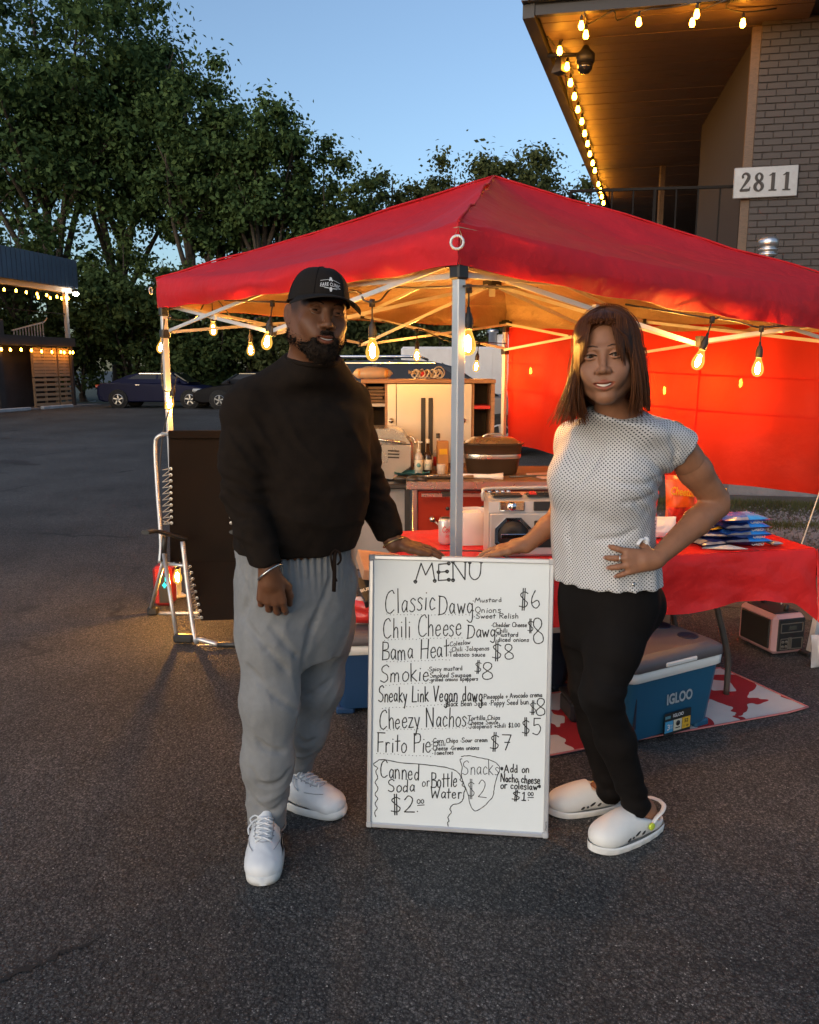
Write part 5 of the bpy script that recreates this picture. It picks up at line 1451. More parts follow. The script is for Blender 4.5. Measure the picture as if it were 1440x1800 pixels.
M_BLU = pm("blue_foil", (.015, .09, .46), .28, var=.25, vs=9); M_LBL = pm("light_blue_foil", (.03, .24, .70), .28, var=.25, vs=9); M_NAV = pm("navy_foil", (.014, .022, .11), .3, var=.3); M_SILF = pm("silver_foil", (.5, .5, .52), .3, metal=.6, var=.3, vs=12)
c = on_table(1216, 925) + TY * .12
t, fr = packet("chip_bag", "orange cheese puff bag standing behind the woman's bent arm", "chip bag", c, .17, .25, .07, R(8), (M_ORG, M_FLAME, M_FLAME), .03, "snack bags on the red table", seed=2, stripe=((.1, .9), (.05, .35)))
b = MB(); put_text(b, "Cheetos", fr[8][8] + V(0, -.008, .0), V(1, 0, -.12), V(.12, 0, 1), .045, .14, offset=.02); b.build("bag_lettering", M_YEL, t)
c = on_table(1285, 940) + TY * .2
packet("chip_bag", "flame red crinkled chip bag peeping over the blue packets", "chip bag", c, .16, .2, .06, R(-14), (M_FLAME, M_YEL), .04, "snack bags on the red table", seed=5)
c = on_table(1172, 938) + TY * .3
packet("shopping_bag", "red plastic bag slumped on the table behind the woman's waist", "bag", c, .2, .17, .1, R(5), (pm("red_bag_film", (.6, .03, .025), .35), pm("red_bag_film", 0)), .0, seed=7)
c = on_table(1175, 955) + TY * .12
packet("carrier_bag", "crumpled white carrier bag in front of the red one", "bag", c, .2, .1, .1, R(-5), (pm("white_bag_film", (.75, .70, .68), .4, bump=.6, bs=20, bdist=.01), pm("white_bag_film", 0)), .04, seed=9)
c = on_table(1150, 955) + TY * .02; pc = thing("price_card", "small white printed card propped beside the woman's waist", "card", tuple(c))
MB().box(c + V(0, 0, .06), (.05, .004, .12), rz=.6).build("card", pm("card_white", (.7, .68, .62), .7), pc, world=True)
b = MB()
for q in range(5): b.box(c + V(.002, -.003, .03 + q * .018), (.03, .003, .004), rz=.6)
b.build("print_lines", M_BLK, pc, world=True)
cb = on_table(1322, 962) + TY * .07
names = ["bottom", "second from the bottom", "third from the bottom", "top"]
for i in range(4):
    c = cb + V(random.uniform(-.012, .012) - i * .008, random.uniform(-.01, .01), i * .035)
    t, fr = packet("biscuit_packet", "blue biscuit packet, %s of the stack of four" % names[i], "biscuits", c, .23, .15, .046, R(10 + random.uniform(-5, 5)), (M_NAV if i % 2 == 0 else M_BLU, M_SILF, M_LBL), 0, "blue biscuit packets stacked on the table", flat=True, seed=20 + i, stripe=((.5, .98), (.0, 1)))
    b = MB(); f0 = fr[4][12]; put_text(b, "OREO", V(f0.x - .01, -.066, .013), V(1, 0, 0), V(0, .2, 1), .016, .06, offset=.02); b.build("packet_lettering", M_WHITE, t)
for i, (dx, dy, z, rz, lab) in enumerate(((-.17, -.03, 0, 20, "bottom dark packet beside the blue stack"), (-.16, .01, .03, -8, "dark packet lying on another, left of the blue stack"), (-.12, .06, .055, 30, "tilted dark packet with a gold end, left of the blue stack"))):
    packet("snack_packet", lab, "snack packet", cb + V(dx, dy, z), .17, .12, .034, R(rz), (M_NAV, M_SILF if i < 2 else M_YEL, M_SILF), 0, "dark snack packets beside the blue stack", flat=True, seed=40 + i, stripe=((.05, .3), (.2, .8)))
c = on_table(1268, 965); sl_ = MB(); sl_.add([c + V(-.09, .0, .004), c + V(.03, -.03, .006), c + V(.12, -.012, .003), c + V(.05, .035, .012), c + V(-.06, .03, .007)], [(0, 1, 2, 3, 4)])
q = [c + V(-.09, .0, .002), c + V(.03, -.03, .004), c + V(.12, -.012, .001), c + V(.05, .035, .010), c + V(-.06, .03, .005)]; sl_.add(q, [(4, 3, 2, 1, 0)])
tag(sl_.build("paper_slip", pm("paper_white", 0), None, world=True, loc=tuple(c)), "white paper slip lying in front of the dark packets", "paper")
c = on_table(1366, 960) + TY * .02
packet("foil_wrapper", "scrap of silver foil beside the blue packets", "wrapper", c, .06, .05, .02, .3, (M_SILF, M_SILF), 0, flat=True, seed=77)
# ================================================================ PREP CART, CABINET AND WHAT STANDS ON THEM
CZ = .90; CY = 4.66
M_REDPAN = pm("red_panel_steel", (.30, .028, .012), .32, var=.15, vs=2, dirt=.25, metal=.2)
M_STEEL = pm("brushed_steel", (.56, .54, .50), .28, metal=.95, var=.08, vs=5)
M_DKSTEEL = pm("dark_steel", (.10, .085, .075), .4, metal=.6, dirt=.2)
M_CARTW = wood("cart_top_wood", (.22, .13, .07), dirt=.4)
x0, x1 = .02, 1.12
cart = thing("prep_cart", "red fronted metal prep cart with a cluttered counter under the tent", "cart", ((x0 + x1) / 2, CY + .35, 0))
def part(fn, name, mat, par): b = MB(); fn(b); return b.build(name, mat, par, world=True)
part(lambda b: (b.box(((x0 + x1) / 2, CY + .01, .49), (x1 - x0 - .06, .02, .70))), "front_panel", M_REDPAN, cart)
for x in (x0 + .012, x1 - .012): part(lambda b: b.box((x, CY + .005, .45), (.03, .04, .88), ch=.004), "corner_post", M_STEEL, cart)
for x in (x0 + .012, x1 - .012): part(lambda b: b.box((x, CY + .66, .45), (.03, .04, .88), ch=.004), "corner_post", M_STEEL, cart)
part(lambda b: b.box((x1 - .02, CY + .33, .5), (.02, .64, .7)), "side_panel", M_DKSTEEL, cart)
part(lambda b: b.box((x0 + .02, CY + .33, .5), (.02, .64, .7)), "side_panel", pm("grey_panel", (.23, .22, .22), .55, dirt=.3), cart)
part(lambda b: b.box(((x0 + x1) / 2, CY + .34, CZ - .012), (x1 - x0 + .06, .76, .024), ch=.004), "counter_top", M_CARTW, cart)
part(lambda b: b.box(((x0 + x1) / 2, CY - .045, CZ - .022), (x1 - x0 + .08, .016, .05), ch=.004), "steel_lip", M_STEEL, cart)
part(lambda b: b.bar((x0 + .05, CY - .075, CZ - .075), (x1, CY - .075, CZ - .075), .016, .02), "towel_rail", M_STEEL, cart)
for x in (.22, .52): part(lambda b: b.box((x, CY - .06, CZ - .072), (.07, .05, .03), ch=.006), "rail_clip", M_BLK, cart)
for px, py in ((760, 912), (818, 910)):
    p = W(px, py, CY - .03); part(lambda b: (b.lathe([(.0, .03), (.016, .028), (.018, .0)], p, 14, M=Matrix.Rotation(R(90), 3, 'X')), b.bar(p, p + V(.04, -.01, -.035), .008)), "valve_knob", M_STEEL, cart)
for px, py in ((787, 894), (849, 892)):
    p = W(px, py, CY - .001); part(lambda b: b.lathe([(0, .004), (.011, .004), (.012, 0)], p, 14, M=Matrix.Rotation(R(90), 3, 'X')), "vent_hole", M_BLK, cart)
# lower black stand at the left
sd2 = thing("side_stand", "black side stand with a grey panel left of the red cart, behind the man's arm", "stand", (-.22, 5.0, 0))
part(lambda b: b.box((-.20, 4.98, .855), (.40, .5, .03), ch=.005), "top", M_BLK, sd2)
for x in (-.385, -.012):
    for y in (4.76, 5.2): part(lambda b: b.box((x, y, .42), (.035, .035, .84)), "post", M_BLK, sd2)
part(lambda b: b.box((-.2, 4.80, .58), (.34, .015, .5)), "grey_panel", pm("grey_panel", 0), sd2)
part(lambda b: b.box((-.2, 4.98, .2), (.38, .46, .02)), "shelf", M_DKSTEEL, sd2)

# cabinet
M_CABW = wood("cabinet_wood", (.36, .19, .10), var=.25, dirt=.15, scale=(2, 2, 12))
M_ALUD = pm("aluminium_door", (.62, .56, .47), .34, metal=.55, var=.05, vs=3)
M_DARKIN = pm("dark_shelf_inside", (.03, .024, .018), .7)
KY = 5.38
def kx(px, y=KY): return W(px, 740, y).x
ka, kb, kc, kd = kx(640), kx(681), kx(829), kx(866); kz0 = CZ + .0; kz1 = W(740, 667, KY).z
cabt = thing("storage_cabinet", "wooden cabinet with pale metal doors and open end shelves standing on the cart", "cabinet", ((ka + kd) / 2, KY + .15, kz0))
part(lambda b: b.box(((ka + kd) / 2, KY + .14, kz1 - .012), (kd - ka + .03, .34, .026), ch=.003), "top_board", M_CABW, cabt)
part(lambda b: b.box(((ka + kd) / 2, KY + .15, kz0 + .012), (kd - ka, .3, .022)), "bottom_board", M_CABW, cabt)
for x in (ka, kb - .008, kc + .008, kd): part(lambda b: b.box((x, KY + .15, (kz0 + kz1) / 2 - .002), (.016 if x in (kb - .008, kc + .008) else .024, .3, kz1 - kz0 - .05)), "upright", M_CABW, cabt)
part(lambda b: b.box(((ka + kd) / 2, KY + .30, (kz0 + kz1) / 2), (kd - ka, .012, kz1 - kz0 - .03)), "back", M_DARKIN, cabt)
zs_ = W(660, 712, KY).z
part(lambda b: b.box(((ka + kb) / 2, KY + .14, zs_), (kb - ka - .03, .27, .02)), "shelf", M_LTRIM, cabt)
part(lambda b: b.box(((kc + kd) / 2, KY + .14, W(845, 716, KY).z), (kd - kc - .03, .27, .022)), "shelf", M_REDP, cabt)
ksp = kx(697)
for xa, xb in ((kb + .002, ksp - .002), (ksp + .002, kc - .002)):
    part(lambda b: b.box(((xa + xb) / 2, KY - .008, (kz0 + kz1) / 2 - .004), (xb - xa, .016, kz1 - kz0 - .05), ch=.002), "door", M_ALUD, cabt)
for px in (744, 757):
    x = kx(px); z1_, z0_ = W(px, 699, KY).z, W(px, 800, KY).z
    part(lambda b: b.box((x, KY - .022, (z0_ + z1_) / 2), (.03, .012, z1_ - z0_), ch=.003), "black_pull", M_BLK, cabt)
for px in (688, 814):
    p = W(px, 739, KY - .016); part(lambda b: b.lathe([(0, .03), (.016, .026), (.018, .016), (.008, .01), (.008, 0)], p, 14, M=Matrix.Rotation(R(90), 3, 'X')), "knob", M_STEEL, cabt)
# folded stuff in the left bay
c = V((ka + kb) / 2, KY + .13, zs_ + .01); fs_ = thing("folded_sacks", "stack of folded brown sacks on the cabinet's left shelf", "sacks", tuple(c))
for i in range(5): part(lambda b: b.box(c + V(random.uniform(-.006, .006), 0, .014 + i * .022), (.115, .2, .018), rz=random.uniform(-.08, .08), ch=.006), "sack", pm("sack_brown", (.16, .10, .055), .85, bump=.4, bs=50), fs_)
# loaf of buns in a clear bag on top
c = V(kx(655), KY + .1, kz1 + .003); br = thing("bun_bag", "bag of golden hot dog buns lying on the left of the cabinet top", "bread", tuple(c))
M_BUN = pm("bun_crust", (.50, .26, .08), .6, var=.4, vs=14)
for i in range(5): part(lambda b: b.sphere(c + V(-.085 + i * .043, 0, .036), (.026, .07, .034), 12, 8), "bun", M_BUN, br)
b = MB(); P = []
for i in range(15):
    f = i / 14; x = -.135 + .27 * f; r_ = .047 * max(.1, math.sin(min(1, max(0, f * 1.02)) * math.pi) ** .35)
    P.append([c + V(x, math.cos(a) * r_ * 1.7, max(.001, .036 + math.sin(a) * r_ * (1 + .06 * math.sin(5 * a + i)))) for a in np.linspace(0, 2 * math.pi, 15)])
b.grid(P); b.build("clear_bag", glass("bread_film", (1, .93, .82), .15, .62), br, world=True)
# tangle of cord and wrapper
c = V(kx(752), KY + .08, kz1 + .003); tg = thing("cord_tangle", "tangle of pale cord in a clear crumpled bag on the cabinet top", "cord", tuple(c))
M_CORD = pm("pale_cord", 0)
b = MB(); pts = [c + V(-.10 + .2 * i / 40 + .02 * math.sin(i * 2.1), .05 * math.sin(i * 1.3), .035 + .028 * math.sin(i * 1.7)) for i in range(40)]; b.tube(catmull(pts, 4), .0045, 6); b.build("cord", M_CORD, tg, world=True)
b = MB(); b.tube([c + V(.075 + .038 * math.cos(a), .02 * math.sin(a * 2), .042 + .038 * math.sin(a)) for a in np.linspace(0, 12.4, 40)], .0035, 6); b.build("loop", M_CORD, tg, world=True)
b = MB(); b.grid([[c + V(-.13 + .15 * i / 9, -.03 + .09 * j / 5, .004 + .05 * abs(float(vnoise(np.array([i * .7, j * .9, 3.0]), 1.0))) + .02) for i in range(10)] for j in range(6)]); b.build("wrapper", glass("bread_film", 0), tg, world=True)
b = MB(); b.sphere(c + V(-.03, -.02, .03), (.02, .02, .02), 10, 6); b.build("red_tag", M_REDP, tg, world=True)

# steel pizza oven / fryer
p = W(686, 800, 4.86); ox, oy = p.x, 4.88; zb = CZ - .02
ov = thing("countertop_oven", "stainless oven with a slanted lid and slotted vents behind the man's arm", "oven", (ox, oy + .1, zb))
zt_, zm_ = W(686, 754, 4.86).z, W(686, 782, 4.86).z
xa, xb = W(640, 800, 4.86).x, W(722, 800, 4.86).x
def hexa(b, y0, y1, pts):   # prism along y from an outline in x,z
    b.add([V(x, y0, z) for x, z in pts] + [V(x, y1, z) for x, z in pts], [list(range(len(pts))), list(range(len(pts), 2 * len(pts)))[::-1]] + [(i, len(pts) + i, len(pts) + (i + 1) % len(pts), (i + 1) % len(pts)) for i in range(len(pts))])
part(lambda b: hexa(b, 4.86, 5.2, [(xa, zb + .02), (xa + .17, zb - .0), (xb, zb + .08), (xb, zm_), (xa, zm_ + .006)]), "body", M_STEEL, ov)
part(lambda b: hexa(b, 4.868, 5.19, [(xa, zm_ + .009), (xb, zm_ + .004), (xb - .05, zt_ - .02), (xb - .10, zt_), (xa, zt_)]), "lid", M_STEEL, ov)
part(lambda b: b.tube([V(xa + .02, 4.835, zm_ + .045), V(xb - .03, 4.835, zm_ + .012)], .009, 10), "handle", M_STEEL, ov)
for gx in (W(652, 800, 4.86).x, W(692, 800, 4.86).x):
    for i in range(3): part(lambda b: b.bar(V(gx - .035, 4.857, zm_ - .035 - i * .02), V(gx + .035, 4.857, zm_ - .038 - i * .02), .009, .009), "vent_slot", M_DARKIN, ov)
part(lambda b: b.lathe([(0, .02), (.014, .018), (.016, 0)], W(666, 815, 4.86), 14, M=Matrix.Rotation(R(90), 3, 'X')), "dial", M_BLK, ov)
part(lambda b: b.bar(W(666, 822, 4.85), W(664, 838, 4.85), .02, .014), "foot", M_LTRIM, ov)
# counter things
def on_counter(px, y): q = W(px, 800, y); return V(q.x, y, CZ + .001)
c = on_counter(718, 4.98); fa_ = thing("drink_urn", "slim steel urn with a curved spout beside the oven", "urn", tuple(c))
hz_ = W(718, 772, 4.98).z - CZ
part(lambda b: b.lathe([(.026, 0), (.028, .01), (.028, hz_ - .03), (.02, hz_ - .01), (0, hz_)], c, 18), "urn_body", M_STEEL, fa_)
part(lambda b: b.tube(catmull([c + V(-.012, -.01, hz_ - .01), c + V(.0, -.02, hz_ + .015), c + V(.03, -.03, hz_ + .01), c + V(.045, -.035, hz_ - .03)], 5), .008, 8), "spout", M_STEEL, fa_)
part(lambda b: b.lathe([(0, .03), (.013, .029), (.013, 0)], c + V(0, -.015, .035), 12, M=Matrix.Rotation(R(90), 3, 'X')), "emblem", M_LTRIM, fa_)
def bottle(name, label, px, y, top_py, r, mats, neck=.35, seed=0, pump=False, cat="bottle"):
    c = on_counter(px, y); h = W(px, top_py, y).z - CZ; t = thing(name, label, cat, tuple(c))
    hb = h * (1 - neck) if not pump else h * .68
    part(lambda b: b.lathe([(r * .9, 0), (r, .006), (r, hb * .8), (r * .8, hb * .93), (r * .42, hb), (r * .36, h * .9 if not pump else hb + .012)], c, 18), "bottle_body", mats[0], t)
    if pump:
        part(lambda b: (b.lathe([(r * .5, hb), (r * .5, hb + .018), (r * .15, hb + .02), (r * .15, h - .01), (r * .3, h), (0, h)], c, 12), b.bar(c + V(0, 0, h - .006), c + V(.022, -.012, h - .008), .008)), "pump", mats[2], t)
    else: part(lambda b: b.lathe([(r * .44, h * .88), (r * .46, h * .9), (r * .44, h), (0, h)], c, 14), "cap", mats[2], t)
    part(lambda b: b.lathe([(r + .0008, hb * .22), (r + .0008, hb * .66)], c, 18), "label", mats[1], t)
    return t, c, r, hb
M_CLR = glass("clear_plastic", (.9, .85, .78), .12, .55); M_SAUCE = pm("dark_sauce", (.03, .014, .008), .12); M_CREAM = pm("cream_label", (.6, .56, .46), .6); M_TEAL = pm("teal_print", (.09, .25, .26), .55)
t, c, r_, hb = bottle("pump_bottle", "clear soap bottle with a pump beside the urn", 736, 4.90, 775, .026, (M_CLR, M_CREAM, M_CREAM), pump=True)
part(lambda b: b.lathe([(.0, .006), (.013, .005), (.0135, 0)], c + V(0, -r_ - .001, hb * .45), 14, M=Matrix.Rotation(R(90), 3, 'X')), "print_dot", M_TEAL, t)
t, c, r_, hb = bottle("sauce_bottle", "dark sauce bottle with a cream label between the soap and the carton", 752, 4.93, 772, .026, (M_SAUCE, M_CREAM, M_CREAM))
part(lambda b: wrap_text(b, "SAUCE", c, r_ + .0014, hb * .45, .012, .036, R(-88), offset=.02), "lettering", M_TEAL, t)
bottle("cola_bottle", "clear bottle with a black cap behind the carton", 770, 5.14, 762, .03, (M_CLR, M_REDP, M_BLK), neck=.42)
c = on_counter(778, 4.98); h = W(778, 775, 4.98).z - CZ; cn = thing("snack_carton", "orange brown carton standing beside the white tent leg", "carton", tuple(c))
part(lambda b: b.box(c + V(0, 0, h / 2), (.068, .05, h), rz=.2, ch=.004), "box", pm("carton_orange", (.38, .17, .05), .6, var=.25), cn)
part(lambda b: b.box(c + V(.004, -.0255, h * .68), (.05, .003, .035), rz=.2), "print_panel", M_YEL, cn)
c = on_counter(776, 4.86); part(lambda b: b.lathe([(.024, 0), (.027, .06), (.028, .075)], c, 18), "tumbler", M_CLR, thing("plastic_tumbler", "clear tumbler in front of the orange carton", "cup", tuple(c)))
c = on_counter(722, 4.84); tr_ = MB(); tr_.grid([[c + V(-.10 + .024 * i, -.06 + .03 * j, .004 + .012 * abs(math.sin(i * 1.3 + j)) + (.016 if i in (0, 9) or j in (0, 5) else 0)) for i in range(10)] for j in range(6)])
tag(tr_.build("teal_cloth", pm("teal_cloth", (.05, .22, .27), .8, bump=.4, bs=60), None, world=True, loc=tuple(c)), "teal cloth crumpled on the counter under the bottles", "cloth")
# roaster pan with lid
pc_ = W(866, 800, 4.95); c = V(pc_.x, 4.98, CZ + .001); ro = thing("roaster_pan", "large dark oval roaster pan with a domed foil lid on the cart", "pan", tuple(c))
zr_ = W(866, 783, 4.9).z - CZ; zt2 = W(866, 767, 4.95).z - CZ
def oval(b, prof, sx, sy, n=36):
    rows = [[c + V(r * sx * math.copysign(abs(math.cos(a)) ** .7, math.cos(a)), r * sy * math.copysign(abs(math.sin(a)) ** .7, math.sin(a)), z) for a in np.linspace(0, 2 * math.pi, n + 1)] for r, z in prof]; b.grid(rows)
M_ROAST = pm("roaster_enamel", (.035, .022, .014), .35, dirt=.2)
part(lambda b: oval(b, [(0, .0), (.80, 0), (.84, .01), (.93, zr_ * .6), (.95, zr_ * .62), (.95, zr_ * .7), (1.0, zr_), (1.06, zr_ + .006), (1.05, zr_ + .012), (.9, zr_)], .185, .13), "pan", M_ROAST, ro)
part(lambda b: oval(b, [(.955, zr_ * .56), (.965, zr_ * .63), (.955, zr_ * .7)], .186, .131), "steel_band", M_STEEL, ro)
part(lambda b: oval(b, [(1.0, zr_ + .012), (.95, zr_ + .022), (.75, zr_ + .042), (.4, zt2 - .003), (0, zt2)], .17, .12), "lid", M_STEEL, ro)
part(lambda b: b.tube(catmull([c + V(-.07, -.01, zr_ + .04), c + V(-.03, -.02, zt2 + .012), c + V(.05, -.02, zt2 + .012), c + V(.09, -.01, zr_ + .035)], 5), .006, 8), "lid_handle", M_STEEL, ro)
# utensils, board, paper on the counter
def stick(name, label, a, b_, r, mat, cat="utensil"):
    m = MB(); m.tube([a, a.lerp(b_, .7), b_], [r, r, r * 1.7], 8); tag(m.build(name, mat, None, world=True, loc=tuple(a)), label, cat)
cz = CZ + .012
stick("long_tongs", "long steel tongs lying across the counter left of the tent leg", V(.06, 4.74, cz), V(.30, 4.86, cz), .007, M_STEEL)
stick("wooden_spoon", "wooden spoon lying beside the tongs on the counter", V(.12, 4.82, cz), V(.38, 4.72, cz), .008, M_CARTW)
stick("carving_knife", "dark handled knife lying near the counter's front edge", V(.3, 4.70, cz), V(.05, 4.69, cz), .008, M_BLK)
stick("rolled_foil", "white roll lying in front of the roaster pan", V(.30, 4.75, CZ + .016), V(.56, 4.72, CZ + .016), .014, pm("paper_white", 0))
stick("barbecue_fork", "dark barbecue fork lying under the roaster pan's right end", V(.6, 4.74, cz), V(.95, 4.83, cz), .006, M_DKSTEEL)
m = MB(); m.box((.92, 4.86, CZ + .006), (.34, .22, .01), rz=.3, ch=.003); tag(m.build("cutting_board", pm("pink_board", (.55, .36, .33), .5), None, world=True, loc=(.92, 4.86, CZ)), "pale pink cutting board at the right end of the counter", "cutting board")
gl_ = MB(); q = on_counter(728, 4.66) + V(0, -.02, .01)
gl_.sphere(q, (.05, .035, .022), 12, 8); gl_.tube([q + V(.02, -.01, .005), q + V(.075, -.02, -.004)], [.02, .013], 8); gl_.tube([q + V(-.02, .01, .0), q + V(-.12, .02, .002)], [.016, .01], 8)
tag(gl_.build("black_glove", M_BLK, None, world=True, loc=tuple(q)), "black rubber glove draped over the cart's left front corner", "glove")

# ================================================================ COOLERS
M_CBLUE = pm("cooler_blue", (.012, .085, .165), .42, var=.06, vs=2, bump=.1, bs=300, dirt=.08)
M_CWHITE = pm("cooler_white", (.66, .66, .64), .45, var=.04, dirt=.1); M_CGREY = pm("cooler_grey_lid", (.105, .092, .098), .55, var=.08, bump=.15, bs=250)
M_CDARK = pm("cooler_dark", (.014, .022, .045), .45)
def cooler(name, label, corner, dirx, L_, D_, H_, blue, front=True, group="coolers on the ground", lid=None):
    """corner: right front bottom corner; dirx: unit vector to the right along the front"""
    X = Vector(dirx).normalized(); Y = V(-X.y, X.x, 0); M = Matrix((X, Y, V(0, 0, 1))).transposed()
    t = thing(name, label, "cooler", tuple(Vector(corner) - X * L_ / 2 + Y * D_ / 2), 0, group)
    o = Vector(corner)
    def q(x, y, z): return o - X * x + Y * y + V(0, 0, z)       # x to the left, y back
    def ringrow(z, e, ch):     # rounded rectangle at height z, grown by e
        out = []
        for (cx, cy, a0) in ((0, 0, -90), (0, 1, 0), (1, 1, 90), (1, 0, 180)):
            for k in range(4):
                a = R(a0 + k * 30); px_ = (ch - e if cx == 0 else L_ - ch + e); py_ = (ch - e if cy == 0 else D_ - ch + e)
                out.append(q(px_ - math.cos(a) * ch, py_ + math.sin(a) * ch, z))
        return out + [out[0]]
    zb, zw, zl = H_ * .735, H_ * .845, H_
    b = MB(); b.grid([ringrow(.03, -.028, .035), ringrow(.05, -.022, .035), ringrow(zb * .6, -.010, .035), ringrow(zb, 0, .035)], flip=False); b.add(ringrow(.03, -.028, .035)[:-1], [list(range(16))])
    body = b.build("tub", blue, t, world=True)
    for fx in (.05, L_ - .05):
        b = MB(); b.box(q(fx, D_ / 2, .017), (.085, D_ - .06, .034), M=M, ch=.008); b.build("foot", blue, t, world=True)
    b = MB(); b.grid([ringrow(zb + .001, .006, .04), ringrow(zb + .006, .012, .04), ringrow(zw - .004, .014, .04), ringrow(zw, .008, .04)]); b.build("white_rim", M_CWHITE, t, world=True)
    b = MB(); r5 = ringrow(zl - .004, -.028, .05); b.grid([ringrow(zw + .001, .010, .04), ringrow(zw + .004, .018, .045), ringrow(zl - .026, .016, .045), ringrow(zl - .012, -.006, .05), r5]); b.add(r5[:-1], [list(range(16))[::-1]]); lidm = b.build("lid", lid or M_CGREY, t, world=True)
    b = MB(); b.box(q(L_ / 2, -.019, zw + .016), (L_ * .34, .012, .018), M=M, ch=.004); b.build("latch", M_CWHITE, t, world=True)
    for fy in (.3, .72):
        b = MB(); c_ = q(.085, D_ * fy, zl - .0035); b.lathe([(0, .0012), (.034, .0012), (.042, .003), (.045, .0)], c_, 20); b.build("cup_recess", M_CDARK, lidm, world=True)
    if front:
        b = MB(); b.box(q(L_ * .92, .012, zb * .62), (.006, .012, zb * .6), M=M); b.build("recess_line", M_CDARK, t, world=True)
    return t, q, X, Y, M, zb
co = V(1.345, 3.275, 0); cx_ = (co - V(.965, 3.065, 0)).normalized()
t, q, X, Y, M, zb = cooler("ice_cooler", "blue cooler with white rim and grey lid beside the woman's legs", co, cx_, .52, .37, .405, M_CBLUE, lid=M_CGREY)
fn = -Y
def face(px, py, off=.0): # point on the cooler's front face under a photo pixel
    d = ray(px, py); o = q(0, .012, 0); n = -Y
    k = (o - CAMP).dot(n) / d.dot(n); return CAMP + d * k + fn * off
tilt = V(0, 0, 1)
b = MB(); put_text(b, "IGLOO", face(1192, 1223, .011), X, V(0, 0, 1) - Y * -.03, .048, .15, offset=.035, extrude=.02); b.build("logo_lettering", pm("logo_grey", (.58, .62, .64), .4), t, world=True)
lc = face(1188, 1267, .010); lw, lh = .155, .098
def lab(dx, dz, w, h, mat, name, off): bb = MB(); bb.box(lc + X * dx + V(0, 0, dz) + fn * off, (w, .0016, h), M=M); return bb.build(name, mat, t, world=True)
lab(0, 0, lw, lh, M_BLK, "sticker", 0); lab(-.051, -.012, .047, .05, pm("sticker_blue", (.05, .26, .45), .5), "sticker_panel", .0015); lab(0, -.012, .047, .05, pm("sticker_cream", (.5, .48, .38), .5), "sticker_panel", .0015); lab(.051, -.012, .047, .05, pm("sticker_yellow", (.62, .36, .03), .5), "sticker_panel", .0015); lab(-.06, .031, .03, .012, pm("sticker_teal", (.08, .2, .25), .5), "sticker_panel", .0015)
b = MB(); up = V(0, 0, 1)
put_text(b, "IGLOO", lc + V(0, 0, .034) + fn * .003, X, up, .015, .062, offset=.02); put_text(b, "3", lc - X * .056 + V(0, 0, -.012) + fn * .004, X, up, .026, .016, offset=.02)
put_text(b, "DAY", lc - X * .038 + V(0, 0, -.006) + fn * .004, X, up, .007, .014); put_text(b, "ICE", lc - X * .038 + V(0, 0, -.017) + fn * .004, X, up, .007, .012)
b.build("sticker_lettering", M_WHITE, t, world=True)
b = MB(); put_text(b, "52", lc + X * .049 + V(0, 0, -.002) + fn * .004, X, up, .017, .022, offset=.02); put_text(b, "49", lc + X * .057 + V(0, 0, -.026) + fn * .004, X, up, .010, .013, offset=.02)
put_text(b, "||", lc + X * .036 + V(0, 0, -.026) + fn * .004, X, up, .012, .004); b.lathe([(0, .001), (.012, .001), (.012, 0)], lc + V(0, 0, -.004) + fn * .003, 16, M=M @ Matrix.Rotation(R(90), 3, 'X')); b.box(lc + V(0, 0, -.024) + fn * .003, (.026, .001, .004), M=M); b.build("sticker_marks", M_BLK, t, world=True)
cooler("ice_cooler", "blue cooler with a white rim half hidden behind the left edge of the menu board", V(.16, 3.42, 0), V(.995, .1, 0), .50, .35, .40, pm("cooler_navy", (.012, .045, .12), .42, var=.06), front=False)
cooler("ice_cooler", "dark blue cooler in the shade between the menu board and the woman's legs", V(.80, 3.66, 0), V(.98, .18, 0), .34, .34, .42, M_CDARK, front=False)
# boxes and bags on the left cooler
ct = V(-.13, 3.56, .402)
packet("red_bag", "red and clear bag slumped on the half hidden cooler behind the board", "bag", ct + V(.03, -.06, 0), .36, .13, .16, R(4), (pm("red_bag_film", 0), M_FILM), 0, seed=51)
bx_ = thing("black_box", "black printed carton with pale lettering on the red bag by the man's hip", "carton", tuple(ct + V(.0, .0, .12)))
Mb = Matrix.Rotation(R(14), 3, 'Z') @ Matrix.Rotation(R(-12), 3, 'Y') @ Matrix.Rotation(R(22), 3, 'X')
part(lambda b: b.box(ct + V(.03, -.02, .155), (.26, .18, .07), M=Mb, ch=.004), "carton", M_BLK, bx_)
b = MB(); put_text(b, "BURGER", ct + V(-.045, -.10, .185) + Mb @ V(0, -.01, .0), Mb @ V(1, 0, 0), Mb @ V(0, 1, .0), .022, .10, offset=.02)
put_text(b, "8", ct + V(.045, -.10, .19), Mb @ V(1, 0, 0), Mb @ V(0, 1, 0), .03, .014)
for i in range(4): b.box(ct + Mb @ V(.05 + .01, -.06 + i * .03, .0375) + V(.03, -.02, .155), (.06, .004, .002), M=Mb)
b.build("lettering", M_CREAM, bx_, world=True)
cb_ = thing("cardboard_box", "open cardboard box lid lying on the black carton behind the man's hip", "box", tuple(ct + V(.02, .03, .22)))
part(lambda b: b.box(ct + V(.03, .06, .235), (.27, .24, .05), M=Matrix.Rotation(R(12), 3, 'Z') @ Matrix.Rotation(R(9), 3, 'Y') @ Matrix.Rotation(R(10), 3, 'X'), ch=.003), "box", pm("cardboard", (.42, .24, .14), .8, var=.12, bump=.1, bs=40), cb_)
